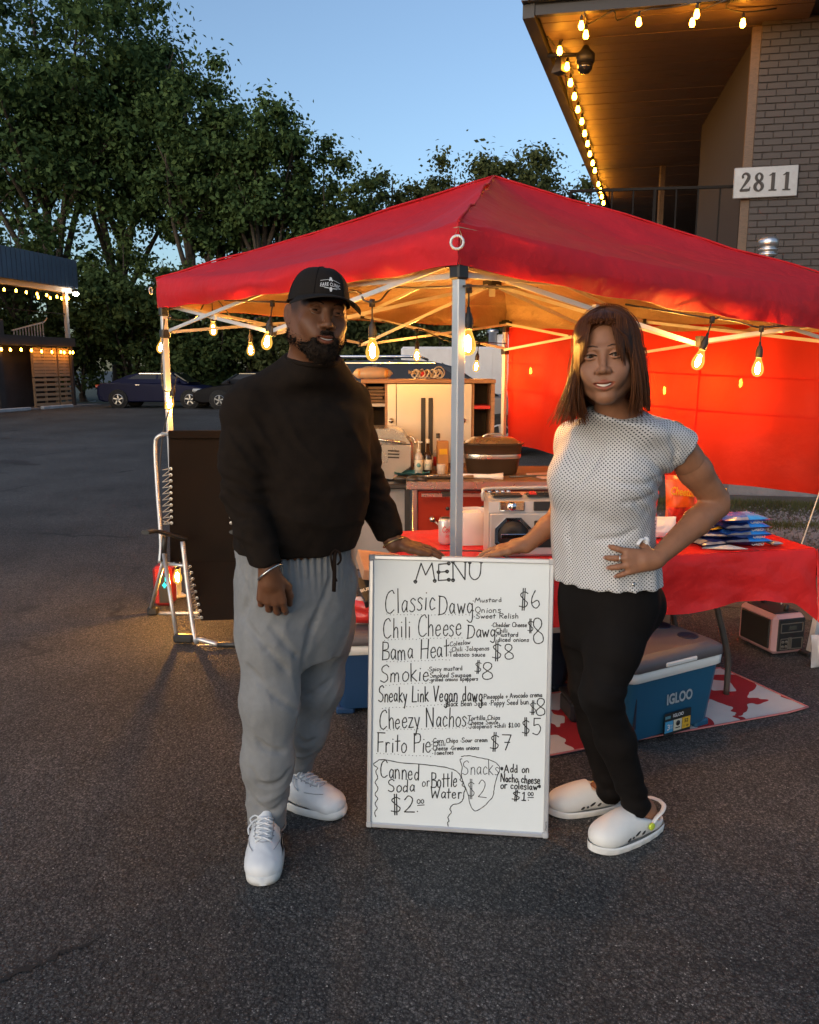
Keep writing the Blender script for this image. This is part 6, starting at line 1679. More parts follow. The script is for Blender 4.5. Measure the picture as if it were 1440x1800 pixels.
# dark red crate & box by the dark cooler, orange snack box by the blue one
packet("red_sack", "red sack standing on the rug between the dark cooler and the woman's knee", "bag", V(.98, 3.72, .012), .16, .34, .2, R(10), (pm("red_bag_film", 0), M_FILM), 0, seed=61)
c = V(1.06, 3.60, .41); sb = thing("snack_box", "small orange printed box standing behind the blue cooler's lid", "box", (1.1, 3.78, .0))
part(lambda b: b.box((1.1, 3.78, .24), (.3, .2, .48), rz=.18, ch=.006), "box", pm("cardboard", 0), sb)
part(lambda b: b.box((1.1, 3.675, .43), (.2, .006, .09), rz=.18), "print_panel", M_FLAME, sb)
m = MB(); m.box((.85, 3.40, .05), (.3, .16, .09), rz=.15, ch=.012); m.box((.85, 3.40, .105), (.31, .17, .018), rz=.15, ch=.006)
tag(m.build("black_case", M_BLK, None, world=True, loc=(.85, 3.4, 0)), "low black case on the rug between the board and the woman's shins", "case")

# ================================================================ RUG
def rugmat():
    m = pm("woven_rug", (.62, .6, .57), .85, var=.06, bump=.5, bs=500)
    N, L = m.node_tree.nodes, m.node_tree.links; b = bsdf(m)
    tc = [n for n in N if n.type == 'TEX_COORD'][0]
    n1 = N.new('ShaderNodeTexNoise'); n1.inputs['Scale'].default_value = 5.2; n1.inputs['Detail'].default_value = 1.5; n1.inputs['Distortion'].default_value = .6; L.new(tc.outputs['Object'], n1.inputs['Vector'])
    r = N.new('ShaderNodeValToRGB'); r.color_ramp.interpolation = 'CONSTANT'
    r.color_ramp.elements[0].color = (0, 0, 0, 1); r.color_ramp.elements[1].position = .50; r.color_ramp.elements[1].color = (1, 1, 1, 1)
    L.new(n1.outputs['Fac'], r.inputs[0])
    # woven stripes
    w = N.new('ShaderNodeTexWave'); w.inputs['Scale'].default_value = 60; w.bands_direction = 'DIAGONAL'; L.new(tc.outputs['Object'], w.inputs['Vector'])
    rw = N.new('ShaderNodeValToRGB'); rw.color_ramp.elements[0].color = (.30, .01, .016, 1); rw.color_ramp.elements[1].color = (.42, .016, .022, 1); L.new(w.outputs[0], rw.inputs[0])
    mx = N.new('ShaderNodeMixRGB'); L.new(r.outputs[0], mx.inputs[0]); L.new(rw.outputs[0], mx.inputs[1])
    old = b.inputs['Base Color'].links[0].from_socket; L.new(old, mx.inputs[2]); L.new(mx.outputs[0], b.inputs['Base Color'])
    return m
r1, r2, r3 = G(950, 1334), G(1420, 1249), G(1268, 1176)
r4 = r1 + (r3 - r2)
mb = MB(); nn_ = 24
def rug(u, v, dz=0):
    p = r1.lerp(r2, u).lerp(r4.lerp(r3, u), v)
    z = .006 + .004 * max(0, float(vnoise(np.array([u * 4, v * 3, 2.2]), 1.7))) + (.010 * max(0, (u - .93) / .07) * (1 - v) if u > .93 else 0)
    return V(p.x, p.y, z + dz)
rg = thing("outdoor_rug", "red and white patterned outdoor rug under the blue cooler and table leg", "rug", tuple(r1.lerp(r3, .5)))
mb.grid([[rug(i / nn_, j / nn_) for i in range(nn_ + 1)] for j in range(nn_ + 1)]); mb.build("rug_field", rugmat(), rg, world=True)
for a, b2 in (((0, 0), (1, 0)), ((1, 0), (1, 1)), ((1, 1), (0, 1)), ((0, 1), (0, 0))):
    m = MB(); m.tube([rug(lerp(a[0], b2[0], i / 24), lerp(a[1], b2[1], i / 24), .002) for i in range(25)], .006, 6, flat=.6); m.build("bound_edge", pm("rug_binding", (.48, .16, .15), .8), rg, world=True)

# ================================================================ POWER STATION, POST, BAG
pa, pb_ = Zp(1359, 1156, 0), Zp(1418, 1150, 0)
X = (pb_ - pa).normalized(); X = V(.96, .27, 0); Y = V(-X.y, X.x, 0); M = Matrix((X, Y, V(0, 0, 1))).transposed()
o = Zp(1358, 1157, 0)
ps = thing("power_station", "pink and black portable power station on the ground under the table", "power station", tuple(o + X * .09 + Y * .15))
M_PINK = pm("pink_plastic", (.52, .30, .31), .45, var=.05); PW, PD, PH = .205, .30, .225
def pp(x, y, z): return o + X * x + Y * y + V(0, 0, z)
part(lambda b: b.box(pp(PW / 2, PD / 2, PH / 2 + .012), (PW, PD, PH - .004), M=M, ch=.022), "body", M_PINK, ps)
part(lambda b: b.box(pp(PW / 2 + .004, -.001, PH / 2 + .014), (PW - .035, .012, PH - .045), M=M, ch=.004), "front_panel", M_BLK, ps)
part(lambda b: b.box(pp(-.001, PD / 2, PH / 2 + .012), (.012, PD - .07, PH - .06), M=M, ch=.004), "side_grille", M_BLK, ps)
part(lambda b: b.box(pp(PW / 2, PD / 2, PH + .0115), (PW - .05, PD - .07, .008), M=M, ch=.003), "top_tray", M_BLK, ps)
M_OUT = pm("outline_grey", (.14, .12, .10), .5)
def outl(b, x, z, w, h, t_=.004):
    for dx, dz, ww, hh in ((0, h / 2, w, t_), (0, -h / 2, w, t_), (-w / 2, 0, t_, h), (w / 2, 0, t_, h)): b.box(pp(x + dx, -.0085, z + dz), (ww, .004, hh), M=M)
part(lambda b: (outl(b, .105, .166, .14, .05), outl(b, .062, .076, .048, .06), outl(b, .138, .076, .08, .06), outl(b, .098, .08, .018, .06)), "socket_outline", M_OUT, ps)
part(lambda b: b.box(pp(.11, -.0085, .166), (.05, .003, .022), M=M), "display", pm("dim_display", (.06, .06, .05), .2), ps)
for i in range(4): part(lambda b: b.lathe([(0, .003), (.008, .003), (.009, 0)], pp(.052 + (i % 2) * .022, -.008, .062 + (i // 2) * .026), 12, M=M @ Matrix.Rotation(R(90), 3, 'X')), "socket", M_OUT, ps)
for y_ in (.06, .24): part(lambda b: b.tube([pp(PW * .55, y_, PH + .01), pp(PW * .58, y_, PH + .05)], .012, 8), "plug", M_BLK, ps)
b0 = Zp(1424, 1150, 0); mp = thing("metal_post", "short white metal post at the right edge beside the power station", "post", tuple(b0))
part(lambda b: b.bar(b0, b0 + V(.05, .02, .34), .032), "post", M_ALU, mp); part(lambda b: b.box(b0 + V(.0, 0, .01), (.11, .07, .02), rz=.4, ch=.004), "base_plate", M_BLK, mp)
c = Zp(1446, 1172, 0); packet("plastic_bag", "grey clear plastic bag slumped at the right edge beside the white post", "bag", c, .14, .17, .1, .2, (glass("bag_film", (.8, .78, .8), .25, .3), M_FILM), .02, seed=88)

# ================================================================ RECLINING CHAIR
ch_ = thing("reclining_chair", "folding recliner with black laced fabric and silver tube frame behind the man", "chair", tuple(G(335, 1120)))
M_TUBE = pm("silver_tube", (.50, .49, .48), .35, metal=.6, var=.06); M_TEXT = pm("black_mesh_fabric", (.012, .008, .0055), .95, bump=.5, bs=700, var=.15, spec=.1); M_LACE = pm("grey_lace", (.36, .32, .26), .7); M_EYE = M_STEEL
ty, by_ = 4.80, 4.62
def cp(px, py, Y): return W(px, py, Y)
XR = .50                                                    # right frame is this far to the right
def sidetubes(dx):
    o = V(dx, 0, 0)
    s = 1 if dx == 0 else -1
    part(lambda b: b.tube(catmull([cp(289, 762, ty) + o + V(.03 * s, 0, 0), cp(279, 767, ty) + o, cp(273, 784, ty) + o, cp(276, 850, 4.76) + o, cp(283, 950, 4.66) + o, cp(281, 990, 4.62) + o], 6), .0125, 10), "back_tube", M_TUBE, ch_)
    part(lambda b: b.tube([cp(288, 972, 4.58) + o, V(cp(311, 1118, 4.36).x, 4.36, .03) + o], .0125, 10), "front_leg", M_TUBE, ch_)
    part(lambda b: b.tube([cp(290, 975, 4.6) + o, V(cp(265, 1072, 4.9).x, 4.9, .03) + o], .0125, 10), "rear_leg", M_TUBE, ch_)
    part(lambda b: b.tube(catmull([cp(321, 952, 4.48) + o, cp(331, 1040, 4.42) + o, cp(343, 1122, 4.34) + o, V(cp(352, 1140, 4.30).x, 4.30, .045) + o, V(cp(384, 1152, 4.27).x, 4.27, .025) + o], 6), .014, 10), "foot_rest_tube", M_TUBE, ch_)
    part(lambda b: b.box(V(cp(318, 1120, 4.36).x + .02, 4.35, .035) + o, (.12, .05, .05), rz=-.1, ch=.012), "foot_cap", M_BLK, ch_)
    part(lambda b: b.box(V(cp(270, 1078, 4.9).x, 4.9, .03) + o, (.07, .05, .06), ch=.012), "foot_cap", M_BLK, ch_)
    arm = [cp(255, 936, 4.42) + o, cp(275, 934, 4.50) + o, cp(300, 940, 4.55) + o, cp(327, 948, 4.6) + o]
    part(lambda b: b.tube(catmull(arm, 5), [.030] * 16, 10, flat=.42), "armrest", M_BLK, ch_)
    part(lambda b: b.tube([cp(290, 944, 4.55) + o, cp(287, 985, 4.6) + o], .016, 8), "arm_joint", M_BLK, ch_)
    part(lambda b: b.tube([cp(286, 990, 4.6) + o, cp(327, 995, 4.45) + o], .0105, 8), "seat_rail", M_TUBE, ch_)
sidetubes(0); sidetubes(XR)
part(lambda b: b.tube([cp(264, 1078, 4.9) , cp(264, 1078, 4.9) + V(XR, 0, 0)], .011, 8), "rear_crossbar", M_TUBE, ch_)
part(lambda b: b.tube([cp(346, 1136, 4.33), cp(346, 1136, 4.33) + V(XR - .1, 0, .0)], .011, 8), "front_crossbar", M_TUBE, ch_)
part(lambda b: b.tube([V(cp(384, 1152, 4.27).x, 4.27, .025), V(cp(384, 1152, 4.27).x + XR - .3, 4.27, .025)], .017, 8), "foot_sleeve", M_BLK, ch_)
# fabric: back and foot panel
def panel(name, tl, tr, bl, br, sag):
    b = MB(); n = 14
    f = lambda u, v: tl.lerp(tr, u).lerp(bl.lerp(br, u), v) + V(0, sag * math.sin(u * math.pi) * math.sin(v * math.pi) + .004 * math.sin(v * 9), 0)
    for off, fl_ in ((0, False), (.006, True)): b.grid([[f(i / n, j / n) + V(0, off, 0) for i in range(n + 1)] for j in range(n + 1)], flip=fl_)
    b.build(name, M_TEXT, ch_, world=True); return f
f1 = panel("back_fabric", cp(296, 761, ty), cp(402, 761, ty), cp(299, 988, 4.62), cp(414, 988, 4.62), .03)
f2 = panel("foot_fabric", cp(330, 988, 4.60), cp(414, 988, 4.60), cp(353, 1091, 4.34), cp(424, 1089, 4.34), .02)
part(lambda b: b.tube([cp(284, 763, ty), cp(284, 763, ty) + V(XR, 0, 0)], .013, 10), "top_bar", M_TUBE, ch_)
part(lambda b: b.box(cp(350, 764, ty - .012), (.37, .018, .05), ch=.006), "head_hem", M_TEXT, ch_)
for f, sides, v0, v1, n, tubex in ((f1, (0, 1), .28, .70, 10, 0), (f2, (0,), .08, .95, 9, 1)):
    for sd_i in sides:
        le, ey = MB(), MB()
        for i in range(n):
            v = v0 + (v1 - v0) * i / (n - 1); e = f(.035 if sd_i == 0 else .965, v) + V(0, -.006, 0)
            ey.lathe([(.004, 0), (.009, .002), (.011, 0)], e, 10, M=Matrix.Rotation(R(90), 3, 'X'))
            out = (-.055 if not tubex else -.045) if sd_i == 0 else .05
            tb = e + V(out, .01, -.008); tn = e + V(out, .01, .012)
            le.tube(catmull([tb, e + V(0, -.005, 0), tn + V(0, 0, -.055 if i < n - 1 else 0)], 4), .0028, 5)
        le.build("lacing", M_LACE, ch_, world=True); ey.build("eyelets", M_EYE, ch_, world=True)['kind'] = 'stuff'
# red speaker jug behind the chair
c = G(282, 1072) + V(.0, .12, 0); sp = thing("red_speaker", "dark red speaker with a small glowing cyan emblem on the ground behind the chair legs", "speaker", tuple(c))
part(lambda b: b.box(c + V(0, 0, .14), (.125, .12, .27), ch=.02), "case", pm("dark_red_plastic", (.22, .012, .012), .4), sp)
part(lambda b: b.box(c + V(.012, -.056, .13), (.075, .015, .21), ch=.006), "front_grille", M_BLK, sp)
b = MB(); o = c + V(.018, -.066, .15); CYAN = emit("cyan_led", (.05, .8, .7), 1.1)
b.lathe([(0, .001), (.008, .001), (.008, 0)], o + V(-.007, 0, 0), 10, M=Matrix.Rotation(R(90), 3, 'X')); b.lathe([(0, .001), (.008, .001), (.008, 0)], o + V(.007, 0, 0), 10, M=Matrix.Rotation(R(90), 3, 'X'))
b.prism([(-.013, .002), (.013, .002), (0, .022)], .002, o, (1, 0, 0), (0, 0, 1)); b.prism([(-.003, 0), (.003, 0), (.006, -.018), (-.006, -.018)], .002, o + V(0, -.0003, 0), (1, 0, 0), (0, 0, 1)); b.box(o + V(.008, 0, .04), (.006, .002, .03)); b.build("glowing_emblem", CYAN, sp, world=True)
# ================================================================ PEOPLE: smooth bodies grown from distance fields
A3 = lambda v: np.array([v[0], v[1], v[2]], dtype=np.float32)
class Field:
    def __init__(s, lo, hi, h):
        s.lo = np.array(lo, dtype=np.float32); s.h = h
        s.n = np.maximum(np.ceil((np.array(hi) - s.lo) / h).astype(int) + 1, 3)
        s.D = np.full(tuple(s.n), 9.0, dtype=np.float32)
    def sub(s, lo, hi):
        a = np.clip(np.floor((np.array(lo) - s.lo) / s.h).astype(int), 0, s.n); b = np.clip(np.ceil((np.array(hi) - s.lo) / s.h).astype(int) + 1, 0, s.n)
        if np.any(b <= a): return None
        sl = tuple(slice(a[i], b[i]) for i in range(3))
        g = np.stack(np.meshgrid(*[s.lo[i] + s.h * np.arange(a[i], b[i], dtype=np.float32) for i in range(3)], indexing='ij'), -1)
        return sl, g
    def put(s, fn, lo, hi, k=.01, mode='add'):
        m = k + 4 * s.h; q = s.sub(np.array(lo) - m, np.array(hi) + m)
        if q is None: return s
        sl, g = q; d = fn(g).astype(np.float32); o = s.D[sl]
        if mode == 'add':
            h = np.maximum(k - np.abs(o - d), 0) / max(k, 1e-6); s.D[sl] = np.minimum(o, d) - h * h * k * .25
        elif mode == 'cut':
            d = -d; h = np.maximum(k - np.abs(o - d), 0) / max(k, 1e-6); s.D[sl] = np.maximum(o, d) + h * h * k * .25
        return s
    def cone(s, a, b, ra, rb, k=.01, mode='add'):
        a, b = A3(a), A3(b)
        def fn(p):
            ab = b - a; L2 = float(ab @ ab) + 1e-12; t = np.clip(((p - a) @ ab) / L2, 0, 1)
            return np.linalg.norm(p - a - t[..., None] * ab, axis=-1) - (ra + (rb - ra) * t)
        r = max(ra, rb); return s.put(fn, np.minimum(a, b) - r, np.maximum(a, b) + r, k, mode)
    def chain(s, pts, rs, k=.01, mode='add'):
        for i in range(len(pts) - 1): s.cone(pts[i], pts[i + 1], rs[i], rs[i + 1], k, mode)
        return s
    def ell(s, c, r, k=.01, mode='add', rot=None):
        c = A3(c); r = np.array(r, dtype=np.float32); Rm = None if rot is None else np.array(rot, dtype=np.float32)
        def fn(p):
            q = p - c
            if Rm is not None: q = q @ Rm
            k0 = np.linalg.norm(q / r, axis=-1); k1 = np.linalg.norm(q / (r * r), axis=-1) + 1e-6
            return k0 * (k0 - 1) / k1
        m = float(r.max()); e = r if Rm is None else np.array([m] * 3)
        return s.put(fn, c - e, c + e, k, mode)
    def loft(s, lv, yaw, k=.02, ex=2.2, grow=0.0, mode='add'):
        """stack of ovals: (z, cx, cy, half width across, half depth)"""
        lv = np.array(sorted(lv), dtype=np.float32); cs, sn = math.cos(yaw), math.sin(yaw)
        z0, z1 = lv[0, 0], lv[-1, 0]
        def it(z, i):
            # smooth interpolation through the levels
            zz = np.clip(z, z0, z1); j = np.clip(np.searchsorted(lv[:, 0], zz) - 1, 0, len(lv) - 2)
            t = (zz - lv[j, 0]) / (lv[j + 1, 0] - lv[j, 0]); y = lv[:, i]; dz = lv[:, 0]
            m = np.gradient(y, dz); hh = dz[j + 1] - dz[j]
            t2, t3 = t * t, t * t * t
            return (2 * t3 - 3 * t2 + 1) * y[j] + (t3 - 2 * t2 + t) * hh * m[j] + (-2 * t3 + 3 * t2) * y[j + 1] + (t3 - t2) * hh * m[j + 1]
        def fn(p):
            z = p[..., 2]; zu, inv = np.unique(z, return_inverse=True); inv = inv.reshape(z.shape)
            cx, cy, a, b = (it(zu, i)[inv] for i in (1, 2, 3, 4)); a = a + grow; b = b + grow
            dx, dy = p[..., 0] - cx, p[..., 1] - cy; u = dx * cs + dy * sn; v = -dx * sn + dy * cs
            q = ((np.abs(u) / a) ** ex + (np.abs(v) / b) ** ex) ** (1 / ex)
            d = (q - 1) * np.minimum(a, b)
            dz = np.maximum(np.maximum(z0 - z, z - z1), -.5)
            return np.where(dz > 0, np.sqrt(np.maximum(d, 0) ** 2 + dz ** 2) + np.minimum(np.maximum(d, dz), 0), np.maximum(d, dz))
        mx = float(max(lv[:, 3].max(), lv[:, 4].max())) + abs(grow)
        lo = [lv[:, 1].min() - mx, lv[:, 2].min() - mx, z0]; hi = [lv[:, 1].max() + mx, lv[:, 2].max() + mx, z1]
        return s.put(fn, lo, hi, k, mode)
    def plane_cut(s, o, n):
        """removes what lies on the side n points to"""
        o, n = A3(o), A3(n); 
        g = [s.lo[i] + s.h * np.arange(s.n[i], dtype=np.float32) for i in range(3)]
        d = (g[0][:, None, None] - o[0]) * n[0] + (g[1][None, :, None] - o[1]) * n[1] + (g[2][None, None, :] - o[2]) * n[2]
        s.D = np.maximum(s.D, d); return s
    def hit(s, px, py, y0=2.0):
        """first surface point under a photo pixel (used to lay creases on cloth)"""
        d = ray(px, py)
        for i in range(400):
            p = CAMP + d * ((y0 + i * .002) / d.y); q = np.round((A3(p) - s.lo) / s.h).astype(int)
            if (q >= 0).all() and (q < s.n).all() and s.D[tuple(q)] < .002: return p
        return None
    def creases(s, lines, r=.006, k=.012, out=.003):
        for L_ in lines:
            L_ = [(q.x, q.y) for q in catmull([V(a, b, 0) for a, b in L_], 4)]
            P = [p for p in (s.hit(a, b) for a, b in L_) if p is not None]
            if len(P) > 2:
                n_ = len(P); s.chain([p + V(0, -out, 0) for p in P], [r * (.35 + .65 * math.sin(math.pi * (i + .5) / n_)) for i in range(n_)], k, 'cut')
        return s
    def ripple(s, fn, band=.03):
        """adds fn(points) to the distance near the surface"""
        m = np.abs(s.D) < band; i = np.argwhere(m)
        s.D[m] += fn(s.lo + s.h * i).astype(np.float32); return s
    def mesh(s):
        D = s.D; sg = D < 0; nx, ny, nz = D.shape
        cnt = np.zeros((nx - 1, ny - 1, nz - 1), dtype=np.uint8)
        offs = [(i, j, k) for i in (0, 1) for j in (0, 1) for k in (0, 1)]
        for (i, j, k) in offs: cnt += sg[i:nx - 1 + i, j:ny - 1 + j, k:nz - 1 + k]
        idx = np.argwhere((cnt > 0) & (cnt < 8))
        vals = np.stack([D[idx[:, 0] + i, idx[:, 1] + j, idx[:, 2] + k] for (i, j, k) in offs], 1)
        acc = np.zeros((len(idx), 3)); w = np.zeros(len(idx)); co = np.array(offs, dtype=float)
        for a in range(8):
            for b in range(a + 1, 8):
                if np.abs(co[a] - co[b]).sum() != 1: continue
                m = (vals[:, a] < 0) != (vals[:, b] < 0); t = vals[m, a] / (vals[m, a] - vals[m, b])
                acc[m] += co[a] + (co[b] - co[a]) * t[:, None]; w[m] += 1
        V_ = s.lo + s.h * (idx + acc / w[:, None])
        ID = np.full((nx - 1, ny - 1, nz - 1), -1, dtype=np.int32); ID[tuple(idx.T)] = np.arange(len(idx)); F = []
        for ax in range(3):
            b, c = (ax + 1) % 3, (ax + 2) % 3
            s0 = [slice(1, -1)] * 3; s1 = [slice(1, -1)] * 3; s0[ax] = slice(0, -1); s1[ax] = slice(1, None)
            A, B = sg[tuple(s0)], sg[tuple(s1)]; e = np.argwhere(A != B); 
            if not len(e): continue
            inside = A[tuple(e.T)]; base = e.copy(); base[:, b] += 1; base[:, c] += 1
            def cell(db, dc):
                q = base.copy(); q[:, b] += db; q[:, c] += dc; return ID[tuple(q.T)]
            q = np.stack([cell(-1, -1), cell(0, -1), cell(0, 0), cell(-1, 0)], 1)
            q[~inside] = q[~inside][:, ::-1]; F.append(q)
        F = np.concatenate(F); F = F[(F >= 0).all(1)]
        return V_, F
def relax(v, f, n=2, lam=.5):
    e = np.concatenate([f[:, [0, 1]], f[:, [1, 2]], f[:, [2, 3]], f[:, [3, 0]]]); e = np.concatenate([e, e[:, ::-1]])
    cnt = np.bincount(e[:, 0], minlength=len(v)).clip(1)[:, None]
    for _ in range(n):
        a = np.stack([np.bincount(e[:, 0], weights=v[e[:, 1], i], minlength=len(v)) for i in range(3)], 1) / cnt
        v = v + (a - v) * lam
    return v
def merge(parts):
    vs, fs, b = [], [], 0
    for v, f in parts: vs.append(v); fs.append(f + b); b += len(v)
    return np.concatenate(vs), np.concatenate(fs)
def field_obj(name, parts, mat, parent=None, loc=None, col=None):
    v, f = merge(parts) if isinstance(parts, list) else parts
    me = np_mesh(name, v, f)
    if col is not None:
        at = me.color_attributes.new("tint", 'FLOAT_COLOR', 'POINT'); c = np.ones((len(v), 4), dtype=np.float32); c[:, :3] = col
        at.data.foreach_set('color', c.ravel())
    return link_mesh(name, me, mat, parent, world=True, loc=loc, smooth=True)
def xf(M, v):
    v = np.asarray(v); return v @ np.array(M.to_3x3()).T + np.array(M.translation)

def skin(name, col, rough=.5):
    m = pm(name, col, rough, var=.14, vs=22, bump=.22, bs=420, spec=.28)
    N, L = m.node_tree.nodes, m.node_tree.links; b = bsdf(m)
    at = N.new('ShaderNodeAttribute'); at.attribute_name = "tint"; mx = N.new('ShaderNodeMixRGB'); mx.blend_type = 'MULTIPLY'; mx.inputs[0].default_value = 1
    L.new(b.inputs['Base Color'].links[0].from_socket, mx.inputs[1]); L.new(at.outputs['Color'], mx.inputs[2]); L.new(mx.outputs[0], b.inputs['Base Color'])
    b.inputs['Subsurface Weight'].default_value = .12; b.inputs['Subsurface Radius'].default_value = (.012, .005, .003); b.inputs['Subsurface Scale'].default_value = .5
    return m
M_EYEW = pm("eye_white", (.27, .235, .21), .15, var=.03); M_IRIS = pm("iris_brown", (.010, .005, .003), .3, spec=.15); M_TEETH = pm("teeth", (.34, .29, .24), .25, var=.03)

def head(F, w=1.0, smile=.4, female=False, mouth_open=0.0):
    """face towards -y, eyes at z = 0, metres"""
    j = .86 if female else 1.0
    F.ell((0, .018, .032), (.0765 * w, .097, .088), .02)
    F.ell((0, -.020, -.030), (.0635 * w, .066, .088), .03)
    for s in (-1, 1):
        F.cone((s * .050 * w * j, .005, -.062), (s * .012, -.066, -.104), .024, .017 * j, .03)
        F.cone((s * .058 * w, .012, -.02), (s * .050 * w * j, .005, -.062), .02, .024, .03)
        F.ell((s * .043 * w, -.057, -.030), (.021, .018, .016), .022)                 # cheekbone
        F.ell((s * .033, -.066, -.050), (.020, .020, .020), .025)                      # cheek
        F.cone((s * .010, -.083, .019), (s * .044, -.070, .017), .007 if not female else .005, .007, .016)
    F.ell((0, -.077, -.104), (.021 * j, .015, .015), .018)
    F.cone((-.02, -.078, -.066), (.02, -.078, -.066), .018, .018, .02)                 # muzzle
    for s in (-1, 1): F.ell((s * .0325, -.092, .001), (.018, .016, .0115), .010, 'cut')
    nw = 1.0 if not female else .86
    F.cone((0, -.082, .010), (0, -.101, -.034), .0068, .0095 * nw, .012)
    F.ell((0, -.104, -.0385), (.0115 * nw, .0105, .0095), .008)
    for s in (-1, 1):
        F.ell((s * .0145 * nw, -.093, -.0405), (.0095 * nw, .011, .0078), .007)
        F.ell((s * .0075 * nw, -.103, -.0485), (.0036, .006, .0032), .003, 'cut')
    for s in (-1, 1):                                                                   # lids
        for (zz, rr, kk) in ((.0064, .0032, .004), (-.0060, .0026, .004)) if not female else ((.0074, .0028, .004), (-.0064, .0022, .004)):
            pts = [(s * .0325 + dx, -.0785 - .0050 * (1 - (dx / .016) ** 2), zz * (1 - (dx / .0175) ** 2)) for dx in np.linspace(-.0155, .0155, 7)]
            F.chain(pts, [rr] * 7, kk)
        F.cone((s * .018, -.083, .020), (s * .046, -.074, .018), .003, .003, .008)
    # lips: corners lift with the smile
    up = .006 * smile; mw = .0245 * (1 + .12 * smile); op = mouth_open
    def lip(z0, d, y0):
        return [(x, y0 + .55 * abs(x) ** 1.6 * 6 * .9, z0 + up * (abs(x) / mw) ** 2 + d * (1 - (abs(x) / mw) ** 2)) for x in np.linspace(-mw, mw, 9)]
    F.chain(lip(-.0735, .0035 + op * .5, -.0965), [.0018, .0032, .0042, .0046, .0042, .0046, .0042, .0032, .0018], .004)
    F.chain(lip(-.0755, -.0065 - op * .5, -.0955), [.0018, .0036, .0050, .0057, .0060, .0057, .0050, .0036, .0018], .004)
    F.chain([(x, y - .001, z) for x, y, z in lip(-.0745, -.0015, -.0975)], [.0008] + [.0014 + op * .5] * 7 + [.0008], .003, 'cut')
    for s in (-1, 1):
        F.chain([(s * .0175, -.090, -.040), (s * .027, -.083, -.056), (s * .031, -.078, -.068)], [.0022] * 3, .007, 'cut')
    for s in (-1, 1):                                                                   # ears
        Re = np.array(Matrix.Rotation(s * R(-22), 3, 'Z') @ Matrix.Rotation(R(-10), 3, 'X'))
        F.ell((s * .081 * w, .016, -.010), (.0075, .0175, .031), .006, rot=Re)
        F.ell((s * .0885 * w, .010, -.008), (.006, .010, .018), .004, 'cut', rot=Re)
        F.cone((s * .080 * w, .012, -.034), (s * .079 * w, .010, -.030), .006, .006, .004)
    return F
def teeth(par, M, op, up, mw=.0255):
    b = MB(); xs = np.linspace(-mw * .78, mw * .78, 15)
    b.grid([[M @ V(x, -.0985 + 5.2 * x * x, -.0765 + z * (1 - (x / mw) ** 2) + up * (x / mw) ** 2) for x in xs] for z in (op * .9 + .0008, 0, -op * .9 - .0008)]); b.build("teeth", M_TEETH, par, world=True)
def lip_tint(v, base, lipc, smile=.4):
    mw = .0245 * (1 + .12 * smile); x, y, z = v[:, 0], v[:, 1], v[:, 2]; f = np.clip(np.abs(x) / mw, 0, 1.2)
    up = .006 * smile
    e = ((x / (mw * 1.02)) ** 2 + ((z + .0755 - up * f * f) / (.0135 * (1.02 - f * .75).clip(.2))) ** 2)
    a = np.clip(1.3 - e, 0, .3) / .3 * (y < -.07)
    return base[None] * (1 - a[:, None]) + lipc[None] * a[:, None]
def hand(F, wrist, f, n, s, size=1.0, curl=((8, 12, 10),) * 4, splay=(8, 2, -4, -10), thumb=((.55, .75, -.3), (.85, .35, -.2), (.95, .1, -.2)), k=.004):
    """f: towards the fingers, n: back of the hand, s: thumb side"""
    wv = np.array(wrist, dtype=float); f, n, s = (np.array(q, dtype=float) / np.linalg.norm(q) for q in (f, n, s)); z = size
    off = (.031, .0105, -.0105, -.030); kl = (.088, .091, .086, .077); fl = (.071, .079, .073, .057)
    out = []
    for i in range(4):
        kn = wv + z * (f * kl[i] + s * off[i] + n * (.003 if i in (1, 2) else 0)); F.cone(wv + s * off[i] * .55 * z + f * .01 * z, kn, .0145 * z, .0115 * z, .014)
        a = math.radians(splay[i]); d = f * math.cos(a) + s * math.sin(a); p = kn; pts = [p]; c = 0
        for q, fr in enumerate((.45, .30, .25)):
            c += math.radians(curl[i][q]); dd = d * math.cos(c) - n * math.sin(c); p = p + dd * fl[i] * fr * z; pts.append(p)
        rr = [.0098, .0092, .0082, .0070]
        F.chain(pts, [r_ * z * (.9 if i == 3 else 1) for r_ in rr], k); out.append(pts)
    F.cone(wv - f * .01 * z, wv + f * .03 * z, .023 * z, .026 * z, .014)
    p = wv + z * (f * .020 + s * .022 - n * .004); pts = [p]
    for (a, b, c), l in zip(thumb, (.046, .034, .027)):
        d = f * a + s * b + n * c; d /= np.linalg.norm(d); p = p + d * l * z; pts.append(p)
    F.chain(pts, [.015 * z, .0125 * z, .0105 * z, .0082 * z], .008); out.append(pts)
    return out
def eyes(par, M, look=(0, 0), sc=1.0, white=None):
    for s in (-1, 1):
        c = V(s * .0325, -.0705, .0005)
        b = MB(); b.sphere(M @ c, .0123 * sc, 16, 12); e = b.build("eye", M_EYEW, par, world=True)
        b = MB(); d = V(look[0], -1, look[1]).normalized(); q = d.to_track_quat('Z', 'Y').to_matrix(); Mi = M.to_3x3().normalized() @ q
        b.lathe([(.0076 * sc, .0102 * sc), (.0068 * sc, .0114 * sc), (0, .0129 * sc)], M @ c, 14, M=Mi); b.build("iris", M_IRIS, e, world=True)
